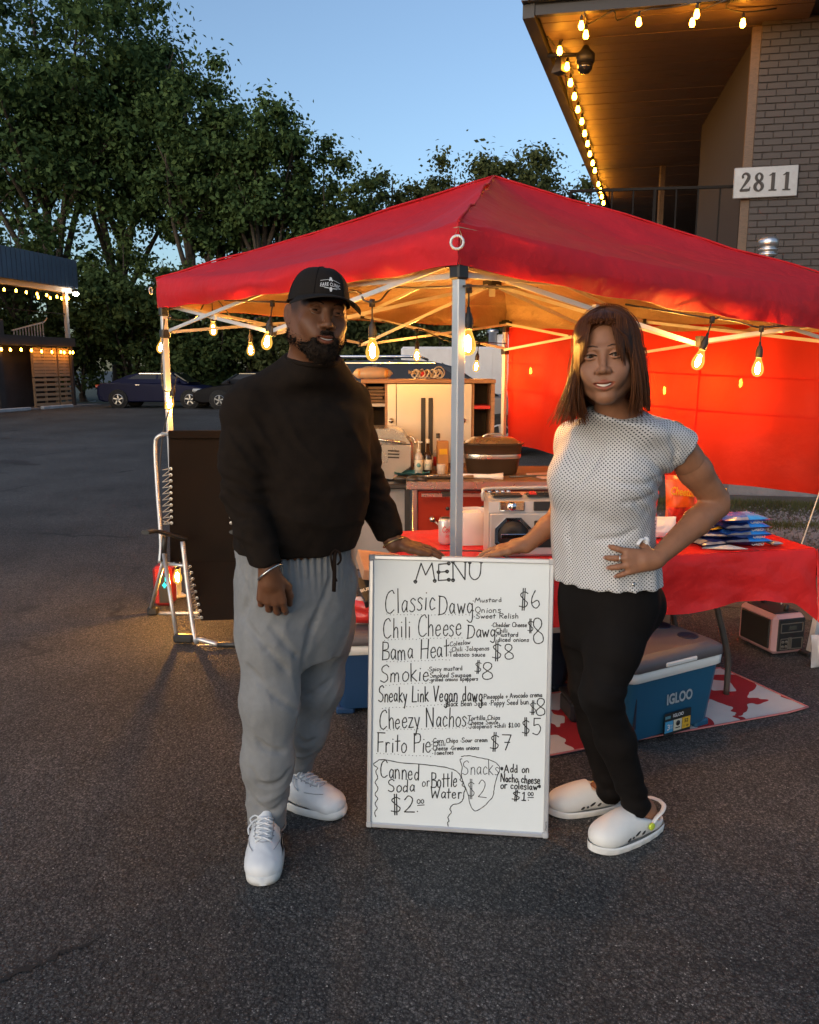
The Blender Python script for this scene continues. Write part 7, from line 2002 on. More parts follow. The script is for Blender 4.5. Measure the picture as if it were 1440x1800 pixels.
def fuzz(name, v, f, mat, par, n, L, w, seed=1, droop=(0, 0, -.4), curl=.6):
    """short hairs standing on a surface (world coordinates), one part"""
    r = np.random.default_rng(seed); t = r.integers(0, len(f), n); q = v[f[t]]; u = r.dirichlet([1, 1, 1, 1], n)
    P = (q * u[..., None]).sum(1); N_ = np.cross(q[:, 2] - q[:, 0], q[:, 3] - q[:, 1]); N_ /= np.linalg.norm(N_, axis=1)[:, None] + 1e-9
    d = N_ + np.array(droop) + r.normal(size=(n, 3)) * curl; d /= np.linalg.norm(d, axis=1)[:, None]
    sd = np.cross(d, r.normal(size=(n, 3))); sd /= np.linalg.norm(sd, axis=1)[:, None] + 1e-9
    l = L * r.uniform(.5, 1.3, n)[:, None]; d2 = d + r.normal(size=(n, 3)) * curl
    vv = np.empty((n, 4, 3)); vv[:, 0] = P - sd * w; vv[:, 1] = P + sd * w; vv[:, 2] = P + d * l * .5 + sd * w * .7; vv[:, 3] = P + d * l * .5 + d2 / np.linalg.norm(d2, axis=1)[:, None] * l * .5
    return link_mesh(name, np_mesh(name, vv.reshape(-1, 3), np.arange(n * 4).reshape(n, 4)), mat, par, world=True)
def foot_frame(heel, toe):
    h, t = Vector(heel), Vector(toe); y = (t - h); L_ = y.length; y.normalize(); x = y.cross(V(0, 0, 1)).normalized()
    return Matrix.Translation(h) @ Matrix((x, y, V(0, 0, 1))).transposed().to_4x4(), L_

def nails(par, hands, n, mat):
    """a nail on every fingertip; hands: list of (points per finger, back-of-hand direction)"""
    b = MB()
    for pts, nb in hands:
        for p in pts:
            a, e = V(*p[-2]), V(*p[-1]); d = (e - a).normalized(); q = V(*nb).normalized(); q = (q - d * q.dot(d))
            if q.length < .2: continue
            q.normalize(); x = d.cross(q); b.sphere(e - d * .0005 + q * .0056, (.0042, .0062, .0013), 10, 6, M=Matrix((x, d, q)).transposed())
    b.build("fingernails", mat, par, world=True)
# ---------------------------------------------------------------- the man
mR, mL = V(-.48, 2.47, 0), V(-.50, 2.70, 0)
hipR, knR, anR = W(487, 1010, 2.46), W(474, 1230, 2.42), V(-.474, 2.425, .10)
hipL, knL, anL = W(572, 1010, 2.62), W(556, 1205, 2.64), V(-.415, 2.685, .10)
shR, elR, wrR = W(436, 722, 2.39), W(426, 868, 2.35), W(474, 1003, 2.28)
shL, elL, wrL = W(604, 718, 2.59), W(648, 852, 2.69), W(693, 957, 2.61)
YM = R(27)
def lev(py, px, Y, a, b): q = W(px, py, Y); return (q.z, q.x, q.y, a, b)
TORSO = [lev(985, 516, 2.53, .185, .165), lev(950, 520, 2.53, .196, .182), lev(890, 535, 2.52, .200, .190), lev(830, 538, 2.51, .203, .184), lev(770, 535, 2.50, .205, .165), lev(720, 530, 2.49, .205, .140), lev(694, 530, 2.49, .168, .108), lev(668, 540, 2.45, .112, .102), lev(646, 548, 2.43, .084, .088), lev(628, 551, 2.42, .074, .080), lev(606, 553, 2.415, .070, .076)]
M_SKM = skin("deep_brown_skin", (.135, .055, .026), .5)
HM = Matrix.Translation(W(560, 553, 2.38)) @ Matrix.Rotation(R(23), 4, 'Z') @ Matrix.Rotation(R(7), 4, 'Y') @ Matrix.Rotation(R(-2), 4, 'X') @ Matrix.Scale(1.03, 4)
parts, tints = [], []
hf = Field((-.11, -.13, -.20), (.11, .14, .13), .0026); head(hf, 1.03, 1.0, mouth_open=.0022)
hf.cone((0, .022, -.05), (-.012, .070, -.19), .058, .060, .03)
hv, hfc = hf.mesh(); hv = relax(hv, hfc, 1, .4)
tints.append(lip_tint(hv, np.array([1, 1, 1.]), np.array([1.2, .82, .8]), 1.0)); sd_ = np.clip((hv[:, 2] + .022) / .03, 0, 1) * np.clip((hv[:, 1] + .046) / .02, 0, 1) * np.clip((np.abs(hv[:, 0]) - .055) / .012, 0, 1) * (np.abs(hv[:, 0]) < .0795); tints[-1] = tints[-1] * (1 - .72 * sd_[:, None]); parts.append((xf(HM, hv), hfc))
bf = Field((-1.0, 2.1, -.01), (.15, 2.95, 1.62), .008)
bf.loft(TORSO, YM, .03, grow=-.022)
for a, b_, c_, r_ in ((hipR, knR, anR, (.085, .056, .038)), (hipL, knL, anL, (.085, .056, .038))): bf.chain([a, b_, c_], r_, .05)
for f0, t0 in ((mR, V(-.447, 2.20, 0)), (mL, V(-.245, 2.585, 0))): bf.cone(f0.lerp(t0, .2) + V(0, 0, .055), f0.lerp(t0, .75) + V(0, 0, .04), .032, .03, .03)
for a, b_, c_ in ((shR, elR, wrR), (shL, elL, wrL)): bf.chain([a, b_, c_], (.055, .044, .030), .03)
v, f = bf.mesh(); v = relax(v, f, 2); parts.append((v, f)); tints.append(np.ones((len(v), 3)))
def hand_part(parts, tints, lo_c, ext, fn, h=.0026):
    c = A3(lo_c); F = Field(c - ext, c + ext, h); fn(F); v, f = F.mesh(); v = relax(v, f, 1, .4); parts.append((v, f)); tints.append(np.ones((len(v), 3)))
MH = []
def rh(F):
    F.cone(elR.lerp(wrR, .75), wrR, .034, .028, .01)
    MH.append(hand(F, wrR + V(0, 0, -.004), (.02, .06, -1), (.05, -1, .02), (1, .15, 0), 1.06, curl=((24, 30, 22), (30, 34, 24), (32, 36, 26), (34, 36, 26)), splay=(4, 1, -2, -6), thumb=((.75, .5, -.45), (.95, .1, -.35), (.98, -.05, -.25))))
hand_part(parts, tints, wrR + V(0, 0, -.08), np.array([.10, .11, .15]), rh)
bt = W(712, 976, 2.585)
def lh(F):
    w_ = W(692, 958, 2.60)
    F.cone(elL.lerp(wrL, .75), w_, .032, .027, .01)
    MH.append(hand(F, w_ + V(0, .02, .004), (.985, -.06, -.16), (.16, .1, 1), (.06, -1, 0), 1.0, curl=((6, 8, 8), (5, 9, 8), (5, 9, 8), (5, 9, 8)), splay=(6, 2, -2, -8), thumb=((.8, .45, -.05), (.97, .12, -.05), (1, .0, -.05))))
hand_part(parts, tints, wrL + V(.06, 0, 0), np.array([.15, .13, .10]), lh)
base = V(-.46, 2.55, 0)
man = field_obj("person", parts, M_SKM, None, loc=tuple(base), col=np.concatenate(tints))
tag(man, "bearded man in a dark cap, dark long sleeved top and grey sweatpants resting a hand on the menu board", "person")
man['label'] = "bearded man in dark cap, dark long sleeved top, grey sweatpants, hand on the menu board"
eyes(man, HM, (-.25, 0), 1.03); teeth(man, HM, .0010, .006, .022)
nails(man, [(MH[0], (.05, -1, .02)), (MH[1], (.16, .1, 1))], None, pm('nail_brown', (.22, .11, .075), .3))
# eyebrows
M_HAIRM = pm("black_hair", (.018, .0115, .008), .85, var=.4, vs=40, spec=.12)
b = MB()
for s in (-1, 1):
    b.tube([HM @ V(s * x, y, z) for x, y, z in ((.014, -.0895, .0185), (.026, -.088, .0235), (.038, -.082, .0235), (.048, -.073, .018))], [.0022, .0034, .003, .0012], 6, flat=.7)
b.build("eyebrows", M_HAIRM, man, world=True)
# beard
F = Field((-.10, -.14, -.175), (.10, .09, .0), .003)
for s in (-1, 1):
    F.cone((s * .054, .004, -.062), (s * .018, -.066, -.104), .0255, .0225, .02); F.cone((s * .068, .010, -.012), (s * .056, .004, -.062), .0115, .0235, .02)
    F.chain([(s * .004, -.0985, -.0595), (s * .017, -.096, -.062), (s * .031, -.088, -.076), (s * .033, -.080, -.095)], [.0034, .0040, .0052, .009], .006)
F.ell((0, -.072, -.110), (.030, .026, .030), .03); F.cone((0, -.090, -.093), (0, -.088, -.108), .006, .014, .012)
F.cone((-.012, -.0985, -.0600), (.012, -.0985, -.0600), .0030, .0030, .006)
F.ell((0, -.11, -.0765), (.0285, .03, .0125), .004, 'cut')
F.put(lambda p: .0 + (p[..., 1] * -1 - .082) * -1 - 9 * ((p[..., 2] < -.068) | (p[..., 0] ** 2 > 9)), (-.1, -.14, -.02), (.1, .09, 0), .0, 'cut') if False else None
F.ripple(lambda p: .003 * vnoise(p, 150.) + .003 * vnoise(p, 70., 2))
bv, bfc = F.mesh(); bv = xf(HM, bv)
field_obj("beard", (bv, bfc), M_HAIRM, man)
fz = fuzz("beard_hairs", bv, bfc, M_HAIRM, man, 9000, .008, .00035, 3); fz['kind'] = 'stuff'
# cap
M_CAP = pm("black_cap_cloth", (.015, .0115, .0095), .9, var=.2, bump=.4, bs=500, spec=.15)
def cap_pt(ph, t, g=0.0):
    """ph 0 = front; t 0 rim .. 1 crown"""
    fr = math.cos(ph); rx, ry = .0855 + g, (.108 if fr > 0 else .104) + g
    a = t * math.pi / 2; pr = math.cos(a) ** (.62 if fr > 0 else .72); z0 = .030 + .014 * max(0, fr) ** 2 - .006 * max(0, -fr)
    return V(math.sin(ph) * rx * pr, -fr * ry * pr + .012, z0 + (.128 - z0 + g) * math.sin(a) ** 1.05)
CM = HM @ Matrix.Rotation(R(3), 4, 'X')
b = MB(); b.grid([[CM @ cap_pt(2 * math.pi * i / 48, j / 16) for i in range(49)] for j in range(17)]); b.grid([[CM @ cap_pt(2 * math.pi * i / 48, j / 16, -.004) for i in range(49)] for j in range(17)], flip=True); cap = b.build("cap", M_CAP, man, world=True)
b = MB()
for k in range(6): b.tube([CM @ cap_pt(R(30 + 60 * k), j / 10, .0008) for j in range(11)], .0012, 4)
b.tube([CM @ cap_pt(2 * math.pi * i / 48, 0, .001) for i in range(49)], .0022, 5); b.sphere(CM @ V(0, .012, .130), (.008, .008, .004), 10, 6); b.build("cap_seams", M_CAP, cap, world=True)
b = MB(); tp_, bt_ = [], []
for j in range(9):
    ra, rb = [], []
    for i in range(25):
        ph = R(-62 + 124 * i / 24); p = cap_pt(ph, 0); q = j / 8; d = V(math.sin(ph) * .55, -math.cos(ph) * 1.0, 0)
        ext = .072 * math.cos(ph * .85) ** .55; e = p + d * ext * q; e.z += -.004 * q + .004 - .020 * (math.sin(ph) ** 2) * q - .006 * q * q
        ra.append(CM @ (e + V(0, 0, .0016))); rb.append(CM @ (e - V(0, 0, .0016)))
    tp_.append(ra); bt_.append(rb)
b.grid(tp_, flip=True); b.grid(bt_); b.grid([tp_[-1], bt_[-1]], flip=True); b.build("brim", M_CAP, cap, world=True)
# white print on the front: name with a small mark above and below
b = MB()
def on_cap(x, z): # local front position -> surface
    ph = math.asin(max(-1, min(1, x / .086))); t = max(0, min(1, (z - .044) / .10)); t = math.asin(min(1, max(0, (z - .044) / .084)) ** .95) / (math.pi / 2)
    return CM @ cap_pt(ph, t, .0012)
vs, fs = font_mesh("FARE CLINIC", offset=.015, space=1.15); a = np.array(vs); lo_, hi_ = a.min(0), a.max(0)
def cap_xy(u, v_): return on_cap(u, v_)
b.add([cap_xy((p[0] - (lo_[0] + hi_[0]) / 2) / (hi_[0] - lo_[0]) * .058, .071 + (p[1] - lo_[1]) / (hi_[1] - lo_[1]) * .0085 * (1.15) - 12 * ((p[0] - (lo_[0] + hi_[0]) / 2) / (hi_[0] - lo_[0]) * .058) ** 2 * .35) for p in vs], fs)
for cx_, cz_, r_ in ((0, .0915, .0042), (-.0035, .087, .0026), (.0035, .087, .0026), (0, .064, .0046), (0, .0595, .0032)):
    ring = [cap_xy(cx_ + r_ * math.cos(t), cz_ + r_ * math.sin(t)) for t in np.linspace(0, 2 * math.pi, 11)[:-1]]; b.add(ring, [list(range(10))])
for (x0_, z0_), (x1_, z1_) in (((-.030, .0835), (-.006, .0885)), ((.006, .0885), (.030, .0835)), ((-.030, .0690), (-.004, .0655)), ((.004, .0655), (.030, .0690)), ((-.018, .0655), (-.006, .0650)), ((.006, .0650), (.018, .0655))):
    pts = [(lerp(x0_, x1_, q / 5), lerp(z0_, z1_, q / 5)) for q in range(6)]
    b.grid([[cap_xy(x, z + .0005) for x, z in pts], [cap_xy(x, z - .0005) for x, z in pts]], flip=True)
b.build("cap_print", pm("white_thread", (.68, .66, .64), .7), cap, world=True)
# sweater
M_SWT = pm("dark_knit", (.013, .0085, .0058), .95, var=.25, vs=40, bump=.6, bs=380, spec=.12)
F = Field((-1.0, 2.05, .86), (.15, 2.95, 1.62), .0058)
F.loft(TORSO, YM, .03)
cuffR = elR.lerp(wrR, .97); cuffL = elL.lerp(wrL, .92)
for sh, el, cu in ((shR, elR, cuffR), (shL, elL, cuffL)):
    F.cone(W(540, 712, 2.49), sh, .080, .066, .06); F.cone(W(535, 655, 2.45), W(455, 700, 2.42), .045, .052, .06); F.cone(W(575, 655, 2.48), W(604, 700, 2.56), .045, .052, .06); F.chain([sh, sh.lerp(el, .55), el], [.067, .066, .060], .05)
    F.chain([el, el.lerp(cu, .5), cu], [.060, .054, .045], .02)
for el, cu in ((elR, cuffR), (elL, cuffL)): 
    d = (cu - el).normalized(); F.put(lambda p, cu=cu, d=d: np.where(np.linalg.norm(p - A3(cu), axis=-1) < .11, -((p - A3(cu)) @ A3(d)), 9.0), A3(cu) - .11, A3(cu) + .11, 0, 'cut')
F.plane_cut((0, 0, W(515, 962, 2.5).z - .004), (.0, 0, -1))
F.plane_cut(W(552, 630, 2.42), (.10, -.26, 1))
def swr(p):
    r_ = .0042 * vnoise(p * np.array([1, 1, 1.6]), 13.) + .0022 * vnoise(p, 31., 4)
    # gathers at the hem and creases in the elbow bends
    z = p[..., 2]; r_ = r_ + .004 * np.exp(-((z - 1.0) / .04) ** 2) * vnoise(p * np.array([3.0, 3.0, .4]), 12., 3)
    for e in (elR, elL):
        q = np.linalg.norm(p - A3(e), axis=-1); r_ = r_ + .006 * np.exp(-(q / .10) ** 2) * np.sin(z * 150 + p[..., 0] * 60 + 2 * vnoise(p, 20.))
    for e in (shR, shL):
        q = np.linalg.norm(p - A3(e) + np.array([0, 0, .10]), axis=-1); r_ = r_ + .005 * np.exp(-(q / .09) ** 2) * np.sin(z * 70 + p[..., 0] * 110 + p[..., 1] * 60)
    return r_
F.creases([[(600, 800), (625, 830), (640, 870)], [(470, 800), (500, 850), (510, 900)], [(455, 900), (500, 930), (560, 945)], [(640, 900), (600, 925), (560, 930)], [(420, 790), (440, 830), (470, 860)], [(405, 850), (430, 870), (462, 868)]], .008, .016, .001) if False else None
F.ripple(lambda p: swr(p) - .007 * np.exp(-((p[..., 2] - 1.08) / .10) ** 2) * (1 - np.abs(np.sin(p[..., 2] * 34 + p[..., 0] * 9 + 1.6 * vnoise(p, 7.)))) ** 2.4 - .006 * np.exp(-((p[..., 2] - 1.34) / .10) ** 2) * (1 - np.abs(np.sin(p[..., 2] * 16 + p[..., 0] * 30 + 1.2 * vnoise(p, 6., 3)))) ** 2.4); v, f = F.mesh(); v = relax(v, f, 2, .45)
swt = field_obj("sweater", (v, f), M_SWT, man)
cn = W(552, 631, 2.42); b = MB(); b.tube([cn + V(.074 * math.cos(a), .080 * math.sin(a), .0185 * math.sin(a) - .007 * math.cos(a)) for a in np.linspace(0, 2 * math.pi, 33)], .0075, 8, cap=False); b.build("collar_band", M_SWT, swt, world=True)
b = MB()
zh = W(515, 962, 2.5).z
# necklace and bracelets
M_GOLD = pm("gold_chain", (.62, .42, .18), .3, metal=1.0); M_SILC = pm("silver_chain", (.7, .68, .64), .25, metal=1.0)
def bangle(c, d, r_, mat):
    q = Vector(d).normalized().to_track_quat('Z', 'Y').to_matrix(); b = MB(); pts = [Vector(c) + q @ V(r_ * math.cos(a), r_ * math.sin(a), 0) for a in np.linspace(0, 2 * math.pi, 29)]
    b.tube(pts, .0028, 6, cap=False); b.build("bracelet", mat, man, world=True)
bangle(cuffR + (wrR - elR).normalized() * .012, (wrR - elR) + V(.08, 0, 0), .041, M_SILC); bangle(cuffL + (wrL - elL).normalized() * .012, wrL - elL, .037, M_GOLD)
# sweatpants
M_SWP = pm("grey_marl_jersey", (.20, .20, .20), .88, var=.10, vs=30, bump=.4, bs=500)
F = Field((-.82, 2.12, .05), (.05, 2.95, 1.08), .0058)
PEL = [lev(985, 517, 2.53, .178, .162), lev(962, 517, 2.53, .184, .166), lev(1000, 517, 2.535, .186, .165), lev(1060, 517, 2.54, .188, .16), lev(1110, 519, 2.545, .182, .145), lev(1150, 522, 2.55, .15, .12)]
F.loft(PEL, YM, .05)
cufR = anR + V(0, 0, -.02); cufL = anL + V(0.005, 0, .02)
F.chain([hipR + V(0, 0, -.02), hipR.lerp(knR, .5), knR, knR.lerp(cufR, .5), cufR], [.114, .103, .090, .079, .064], .05)
F.chain([hipL + V(0, 0, -.02), hipL.lerp(knL, .5), knL, knL.lerp(cufL, .5), cufL], [.110, .099, .085, .073, .057], .05)
F.plane_cut((0, 0, cufR.z - .03), (0, 0, -1))
def swp(p):
    z = p[..., 2]; n1 = vnoise(p, 9.); n2 = vnoise(p, 4.5, 6)
    rd = lambda q: (1 - np.abs(np.sin(q))) ** 2.2                      # sharp ridges, soft valleys
    r_ = .004 * vnoise(p * np.array([1.3, 1.3, .55]), 11.) + .0016 * vnoise(p, 30., 2)
    an = np.arctan2(p[..., 1] - 2.53, p[..., 0] + .36); r_ = r_ + .006 * np.exp(-((z - .96) / .07) ** 2) * np.sin(an * 46 + 3 * n1)
    for kn, an_, ph, sgn in ((knR, anR, .3, 1), (knL, anL, 1.5, -1)):
        ax = p[..., 0] - (an_.x + (kn.x - an_.x) * (z - .1) / .4); ay = p[..., 1] - (an_.y + (kn.y - an_.y) * (z - .1) / .4)
        near = np.exp(-(ax ** 2 + ay ** 2) / .025); th = np.arctan2(ay, ax) + math.pi / 2
        sm = .055 * np.cos(th * 1.0) + .018 * n1
        m1 = np.clip(.5 + .75 * np.cos(th - .9 * sgn), 0, 1); m2 = 1 - m1
        env = np.exp(-((z - .19) / .075) ** 2)
        r_ = r_ - near * .010 * env * m1 * (rd((z + sm * 1.3) * 38 + ph) - .35) - near * .010 * env * m2 * (rd((z - sm * 1.1) * 34 + ph + 1.4) - .35)
        r_ = r_ - near * .006 * np.exp(-((z - .46) / .10) ** 2) * np.clip(np.cos(th + .8 * sgn), 0, 1) * (rd(z * 30 + ax * 60 * sgn + n1 * 1.6 + ph) - .35)
        r_ = r_ - near * .005 * np.exp(-((z - .78) / .10) ** 2) * (rd(z * 24 - ax * 44 * sgn + n1 * 1.6 + ph) - .35)
        r_ = r_ - near * .0065 * np.exp(-((z - .62) / .26) ** 2) * (rd(th * 3.1 + z * 5.5 * sgn + n2 * .9 + ph) - .35)
    return r_
F.ripple(swp)
F.creases([[(420, 1078), (450, 1118), (488, 1162), (505, 1180)], [(432, 1170), (446, 1186), (474, 1216), (522, 1250)], [(440, 1350), (448, 1371), (464, 1383), (493, 1376), (512, 1352)], [(436, 1388), (444, 1407), (460, 1424), (480, 1428), (508, 1402)],
    [(530, 1228), (560, 1213), (588, 1192)], [(583, 1010), (572, 1050), (548, 1108), (534, 1175), (530, 1240)], [(452, 1300), (470, 1318), (500, 1322)], [(520, 1290), (535, 1310), (556, 1300)], [(470, 1095), (500, 1130), (528, 1160)], [(420, 1000), (436, 1050), (426, 1085)]], .0075, .014, .002)
F.creases([[(444, 1190), (441, 1240), (440, 1330)], [(418, 960), (420, 1010), (424, 1060)]], .003, .004, .001)
v, f = F.mesh(); v = relax(v, f, 2, .45); swo = field_obj("sweatpants", (v, f), M_SWP, man)
for an_, r_ in ((cufR, .060), (cufL, .054)):
    b = MB()
    for dz in (-.026, -.008): b.tube([an_ + V((r_ + .0015) * math.cos(a), (r_ + .0015) * math.sin(a), dz) for a in np.linspace(0, 2 * math.pi, 33)], .0028, 5, cap=False)
    b.build("cuff_hem", M_SWP, swo, world=True)
M_DRAW = pm("black_drawcord", (.012, .007, .005), .9, spec=.1)
b = MB(); d0 = W(590, 966, 2.385)
b.tube(catmull([d0, W(588, 985, 2.372), W(588, 1010, 2.368), W(587, 1040, 2.37)], 4), .0065, 6, flat=.45); b.tube(catmull([d0, W(597, 972, 2.37), W(599, 985, 2.372), W(593, 993, 2.37)], 4), .005, 6, flat=.5); b.tube(catmull([d0, W(582, 975, 2.375), W(585, 1000, 2.37), W(592, 1022, 2.37)], 4), .005, 6, flat=.5)
b.build("drawcord", M_DRAW, swo, world=True)
# white trainers
M_SHOE = pm("white_leather", (.64, .65, .66), .42, var=.04, vs=6, bump=.1, bs=200, dirt=.06); M_SOLE = pm("shoe_sole", (.62, .62, .60), .6, dirt=.2); M_SLINE = pm("shoe_line", (.28, .28, .29), .7)
def trainer(heel, toe, par):
    T, L_ = foot_frame(heel, toe); k = L_ / .30
    F = Field((-.07, -.03, .015), (.07, .325, .16), .003)
    F.ell((0, .232, .046), (.053, .070, .042), .02); F.ell((0, .262, .036), (.046, .042, .030), .02); F.ell((.002, .150, .058), (.047, .095, .056), .03); F.ell((0, .052, .060), (.040, .056, .062), .03)
    F.cone((0, .060, .07), (0, .055, .135), .040, .043, .02); F.cone((0, .16, .082), (0, .095, .125), .026, .018, .02)
    F.put(lambda p: np.linalg.norm((p - np.array([0, .045, .15])) / np.array([.034, .036, .05]), axis=-1) * .035 - .035, (-.05, -.01, .09), (.05, .1, .21), .006, 'cut')
    F.plane_cut((0, 0, .026), (0, 0, -1))
    F.ripple(lambda p: .0012 * vnoise(p, 60.))
    v, f = F.mesh(); v = relax(v, f, 1); sh = field_obj("trainer", (xf(T @ Matrix.Diagonal((k * 1.14, k, k * 1.05, 1)), v), f), M_SHOE, par)
    Tk = T @ Matrix.Diagonal((k * 1.14, k, k * 1.05, 1))
    def outline(y): return .036 + .016 * math.sin(max(0, min(1, (y - .02) / .29)) * math.pi) ** .8 + (.004 if y > .15 else 0)
    rows = []; ys = [(-.012 + .324 * (1 - math.cos(math.pi * i / 26)) / 2) for i in range(27)]
    def rnd(s_): s_ = max(0., min(1., s_)); return (1 - (1 - s_) ** 2.7) ** (1 / 2.7)
    def ww(y): return outline(y) * rnd((y + .012) / .045) * rnd((.312 - y) / .052)
    ring = [V(ww(y), y, 0) for y in ys] + [V(-ww(y), y, 0) for y in ys[::-1]]
    b = MB(); zt = lambda y: .030 + .006 * max(0, (y - .24) / .07) + .006 * max(0, (.06 - y) / .07)
    b.grid([[Tk @ (p * 1 * s_ + V(0, 0, zf * zt(p.y) + (.006 * max(0, (p.y - .25) / .06) ** 2 if zf == 0 else 0))) for p in ring + ring[:1]] for zf, s_ in ((0, .93), (.15, .99), (.5, 1.0), (.85, .995), (1.0, .96))], flip=False)
    b.add([Tk @ (p * .93 + V(0, 0, .006 * max(0, (p.y - .25) / .06) ** 2)) for p in ring], [list(range(len(ring)))[::-1]]); b.build("sole", M_SOLE, sh, world=True)
    # laces, tongue, stitched toe line
    def top(x, y): # height of the upper
        i = ((v[:, 0] - x) ** 2 + (v[:, 1] - y) ** 2) < .004 ** 2
        return float(v[i, 2].max()) if i.any() else .09
    b = MB()
    for q in range(5):
        y = .125 + q * .019
        for sg in (-1, 1): b.tube([Tk @ V(sg * x * -1 if False else sg * x, y + dy, top(sg * x, y + dy) + .003) for x, dy in ((-.024, 0), (-.012, .005), (0, .009), (.012, .014), (.024, .018))], .0031 * k, 6)
    b.build("laces", M_SHOE, sh, world=True)
    b = MB()
    for sg in (-1, 1):
        pts = [(sg * .024, .118), (sg * .026, .17), (sg * .024, .205), (sg * .012, .222), (0, .226)]; b.tube([Tk @ V(x, y, top(x, y) + .0006) for x, y in pts], .0011, 4)
        pts = [(sg * .030, .245), (sg * .040, .215), (sg * .046, .175)]; b.tube([Tk @ V(x, y, top(x, y) + .0004) for x, y in pts], .0011, 4)
        for y in (.13, .15, .17, .19): b.sphere(Tk @ V(sg * .028, y, top(sg * .028, y)), .0024, 6, 4)
    b.build("stitching", M_SLINE, sh, world=True)
    b = MB(); b.tube(catmull([Tk @ V(x, y, z) for x, y, z in ((.016, .112, .118), (.034, .12, .112), (.048, .135, .098), (.046, .15, .085))], 4), .0026, 6); b.tube(catmull([Tk @ V(x, y, z) for x, y, z in ((.012, .112, .118), (.03, .105, .124), (.044, .11, .115), (.036, .125, .105))], 4), .0026, 6); b.build("lace_bow", M_SHOE, sh, world=True)
    b = MB(); b.box(Tk @ V(-.0455, .13, .020), (.004, .10, .016), M=T.to_3x3(), ch=.0015); b.build("dark_inset", M_BLK, sh, world=True)
trainer(mR, V(-.447, 2.185, 0), man); trainer(mL, V(-.238, 2.565, 0), man)
# ---------------------------------------------------------------- the woman
YW = R(-33)
whL, wkL, waL = W(1098, 1062, 2.46), W(1056, 1222, 2.36), W(1117, 1408, 2.44)
whR, wkR, waR = W(1036, 1058, 2.60), W(1034, 1208, 2.54), W(1071, 1385, 2.58)
wsL, weL, wwL = W(1180, 768, 2.41), W(1262, 884, 2.50), W(1152, 984, 2.335)
wsR, weR, wwR = W(1012, 775, 2.62), W(984, 908, 2.68), W(924, 960, 2.60)
WT_ = [lev(1020, 1068, 2.50, .168, .142), lev(990, 1066, 2.50, .163, .140), lev(935, 1058, 2.50, .155, .136), lev(890, 1060, 2.49, .156, .138), lev(840, 1064, 2.48, .160, .142), lev(790, 1078, 2.48, .165, .125), lev(755, 1090, 2.43, .150, .108), lev(735, 1086, 2.395, .102, .096), lev(712, 1080, 2.37, .068, .080)]
M_SKW = skin("warm_brown_skin", (.27, .122, .066), .48)
WM_ = Matrix.Translation(W(1064, 629, 2.30)) @ Matrix.Rotation(R(-17), 4, 'Z') @ Matrix.Rotation(R(-5), 4, 'Y') @ Matrix.Rotation(R(-3), 4, 'X') @ Matrix.Scale(1.06, 4)
parts, tints = [], []
hf = Field((-.11, -.13, -.185), (.11, .16, .13), .0026); head(hf, .95, 1.1, female=True, mouth_open=.0034)
hf.cone((0, .020, -.06), (.010, .078, -.15), .044, .044, .03); hf.cone((.010, .078, -.15), (.014, .105, -.20), .044, .050, .03)
hv, hfc = hf.mesh(); hv = relax(hv, hfc, 1, .4)
tn = lip_tint(hv, np.array([1, 1, 1.]), np.array([.95, .55, .58]), 1.0); tints.append(tn); parts.append((xf(WM_, hv), hfc))
bf = Field((.35, 2.1, -.01), (1.1, 2.95, 1.50), .008)
bf.loft(WT_, YW, .03, grow=-.03); bf.cone(W(1080, 738, 2.40), W(1076, 705, 2.375), .060, .046, .02)
bf.chain([whL, wkL, waL], (.075, .048, .034), .04); bf.chain([whR, wkR, waR], (.075, .048, .034), .04)
fLh, fLt = V(.848, 2.508, 0), V(.602, 2.36, 0); fRh, fRt = V(.765, 2.655, 0), V(.500, 2.585, 0)
for h_, t_, a_ in ((fLh, fLt, waL), (fRh, fRt, waR)):
    an_ = h_.lerp(t_, .22) + V(0, 0, .085); bf.cone(a_, an_, .036, .034, .02); bf.cone(an_, h_.lerp(t_, .12) + V(0, 0, .05), .032, .028, .02); bf.cone(an_ + V(0, 0, -.02), h_.lerp(t_, .7) + V(0, 0, .05), .032, .026, .03)
bf.cone(wsL, wsL.lerp(weL, .35), .05, .052, .03); bf.cone(wsR, wsR.lerp(weR, .35), .045, .046, .03)
v, f = bf.mesh(); v = relax(v, f, 2); parts.append((v, f)); tints.append(np.ones((len(v), 3)))
WH = {}
def la(F):
    F.chain([wsL, wsL.lerp(weL, .5), weL], [.050, .049, .042], .02); F.chain([weL, weL.lerp(wwL, .35), wwL], [.045, .043, .0265], .012)
    WH['l'] = hand(F, wwL + V(-.004, -.002, 0), (-.97, -.16, -.02), (-.22, -.97, .12), (.02, .16, .98), .98, curl=((14, 26, 20), (12, 22, 18), (12, 22, 18), (12, 22, 18)), splay=(15, 2, -8, -20), thumb=((.35, .6, -.75), (.5, .3, -.8), (.6, .1, -.8)))
c = A3((wsL + wwL) / 2 + V(.06, .02, 0)); F = Field(c - np.array([.30, .17, .33]), c + np.array([.18, .22, .26]), .0029); la(F); v, f = F.mesh(); v = relax(v, f, 1, .4); parts.append((v, f)); tints.append(np.ones((len(v), 3)))
def ra_(F):
    F.chain([wsR.lerp(weR, .5), weR], [.044, .038], .02); F.chain([weR, weR.lerp(wwR, .35), wwR], [.038, .036, .025], .012)
    WH['r'] = hand(F, wwR + V(-.003, .01, .004), (-.97, .02, -.20), (-.2, .05, .97), (.02, -1, .0), .95, curl=((4, 8, 8), (4, 9, 8), (4, 9, 8), (4, 9, 8)), splay=(4, 1, -3, -8), thumb=((.85, .4, 0), (.97, .12, 0), (1, 0, 0)))
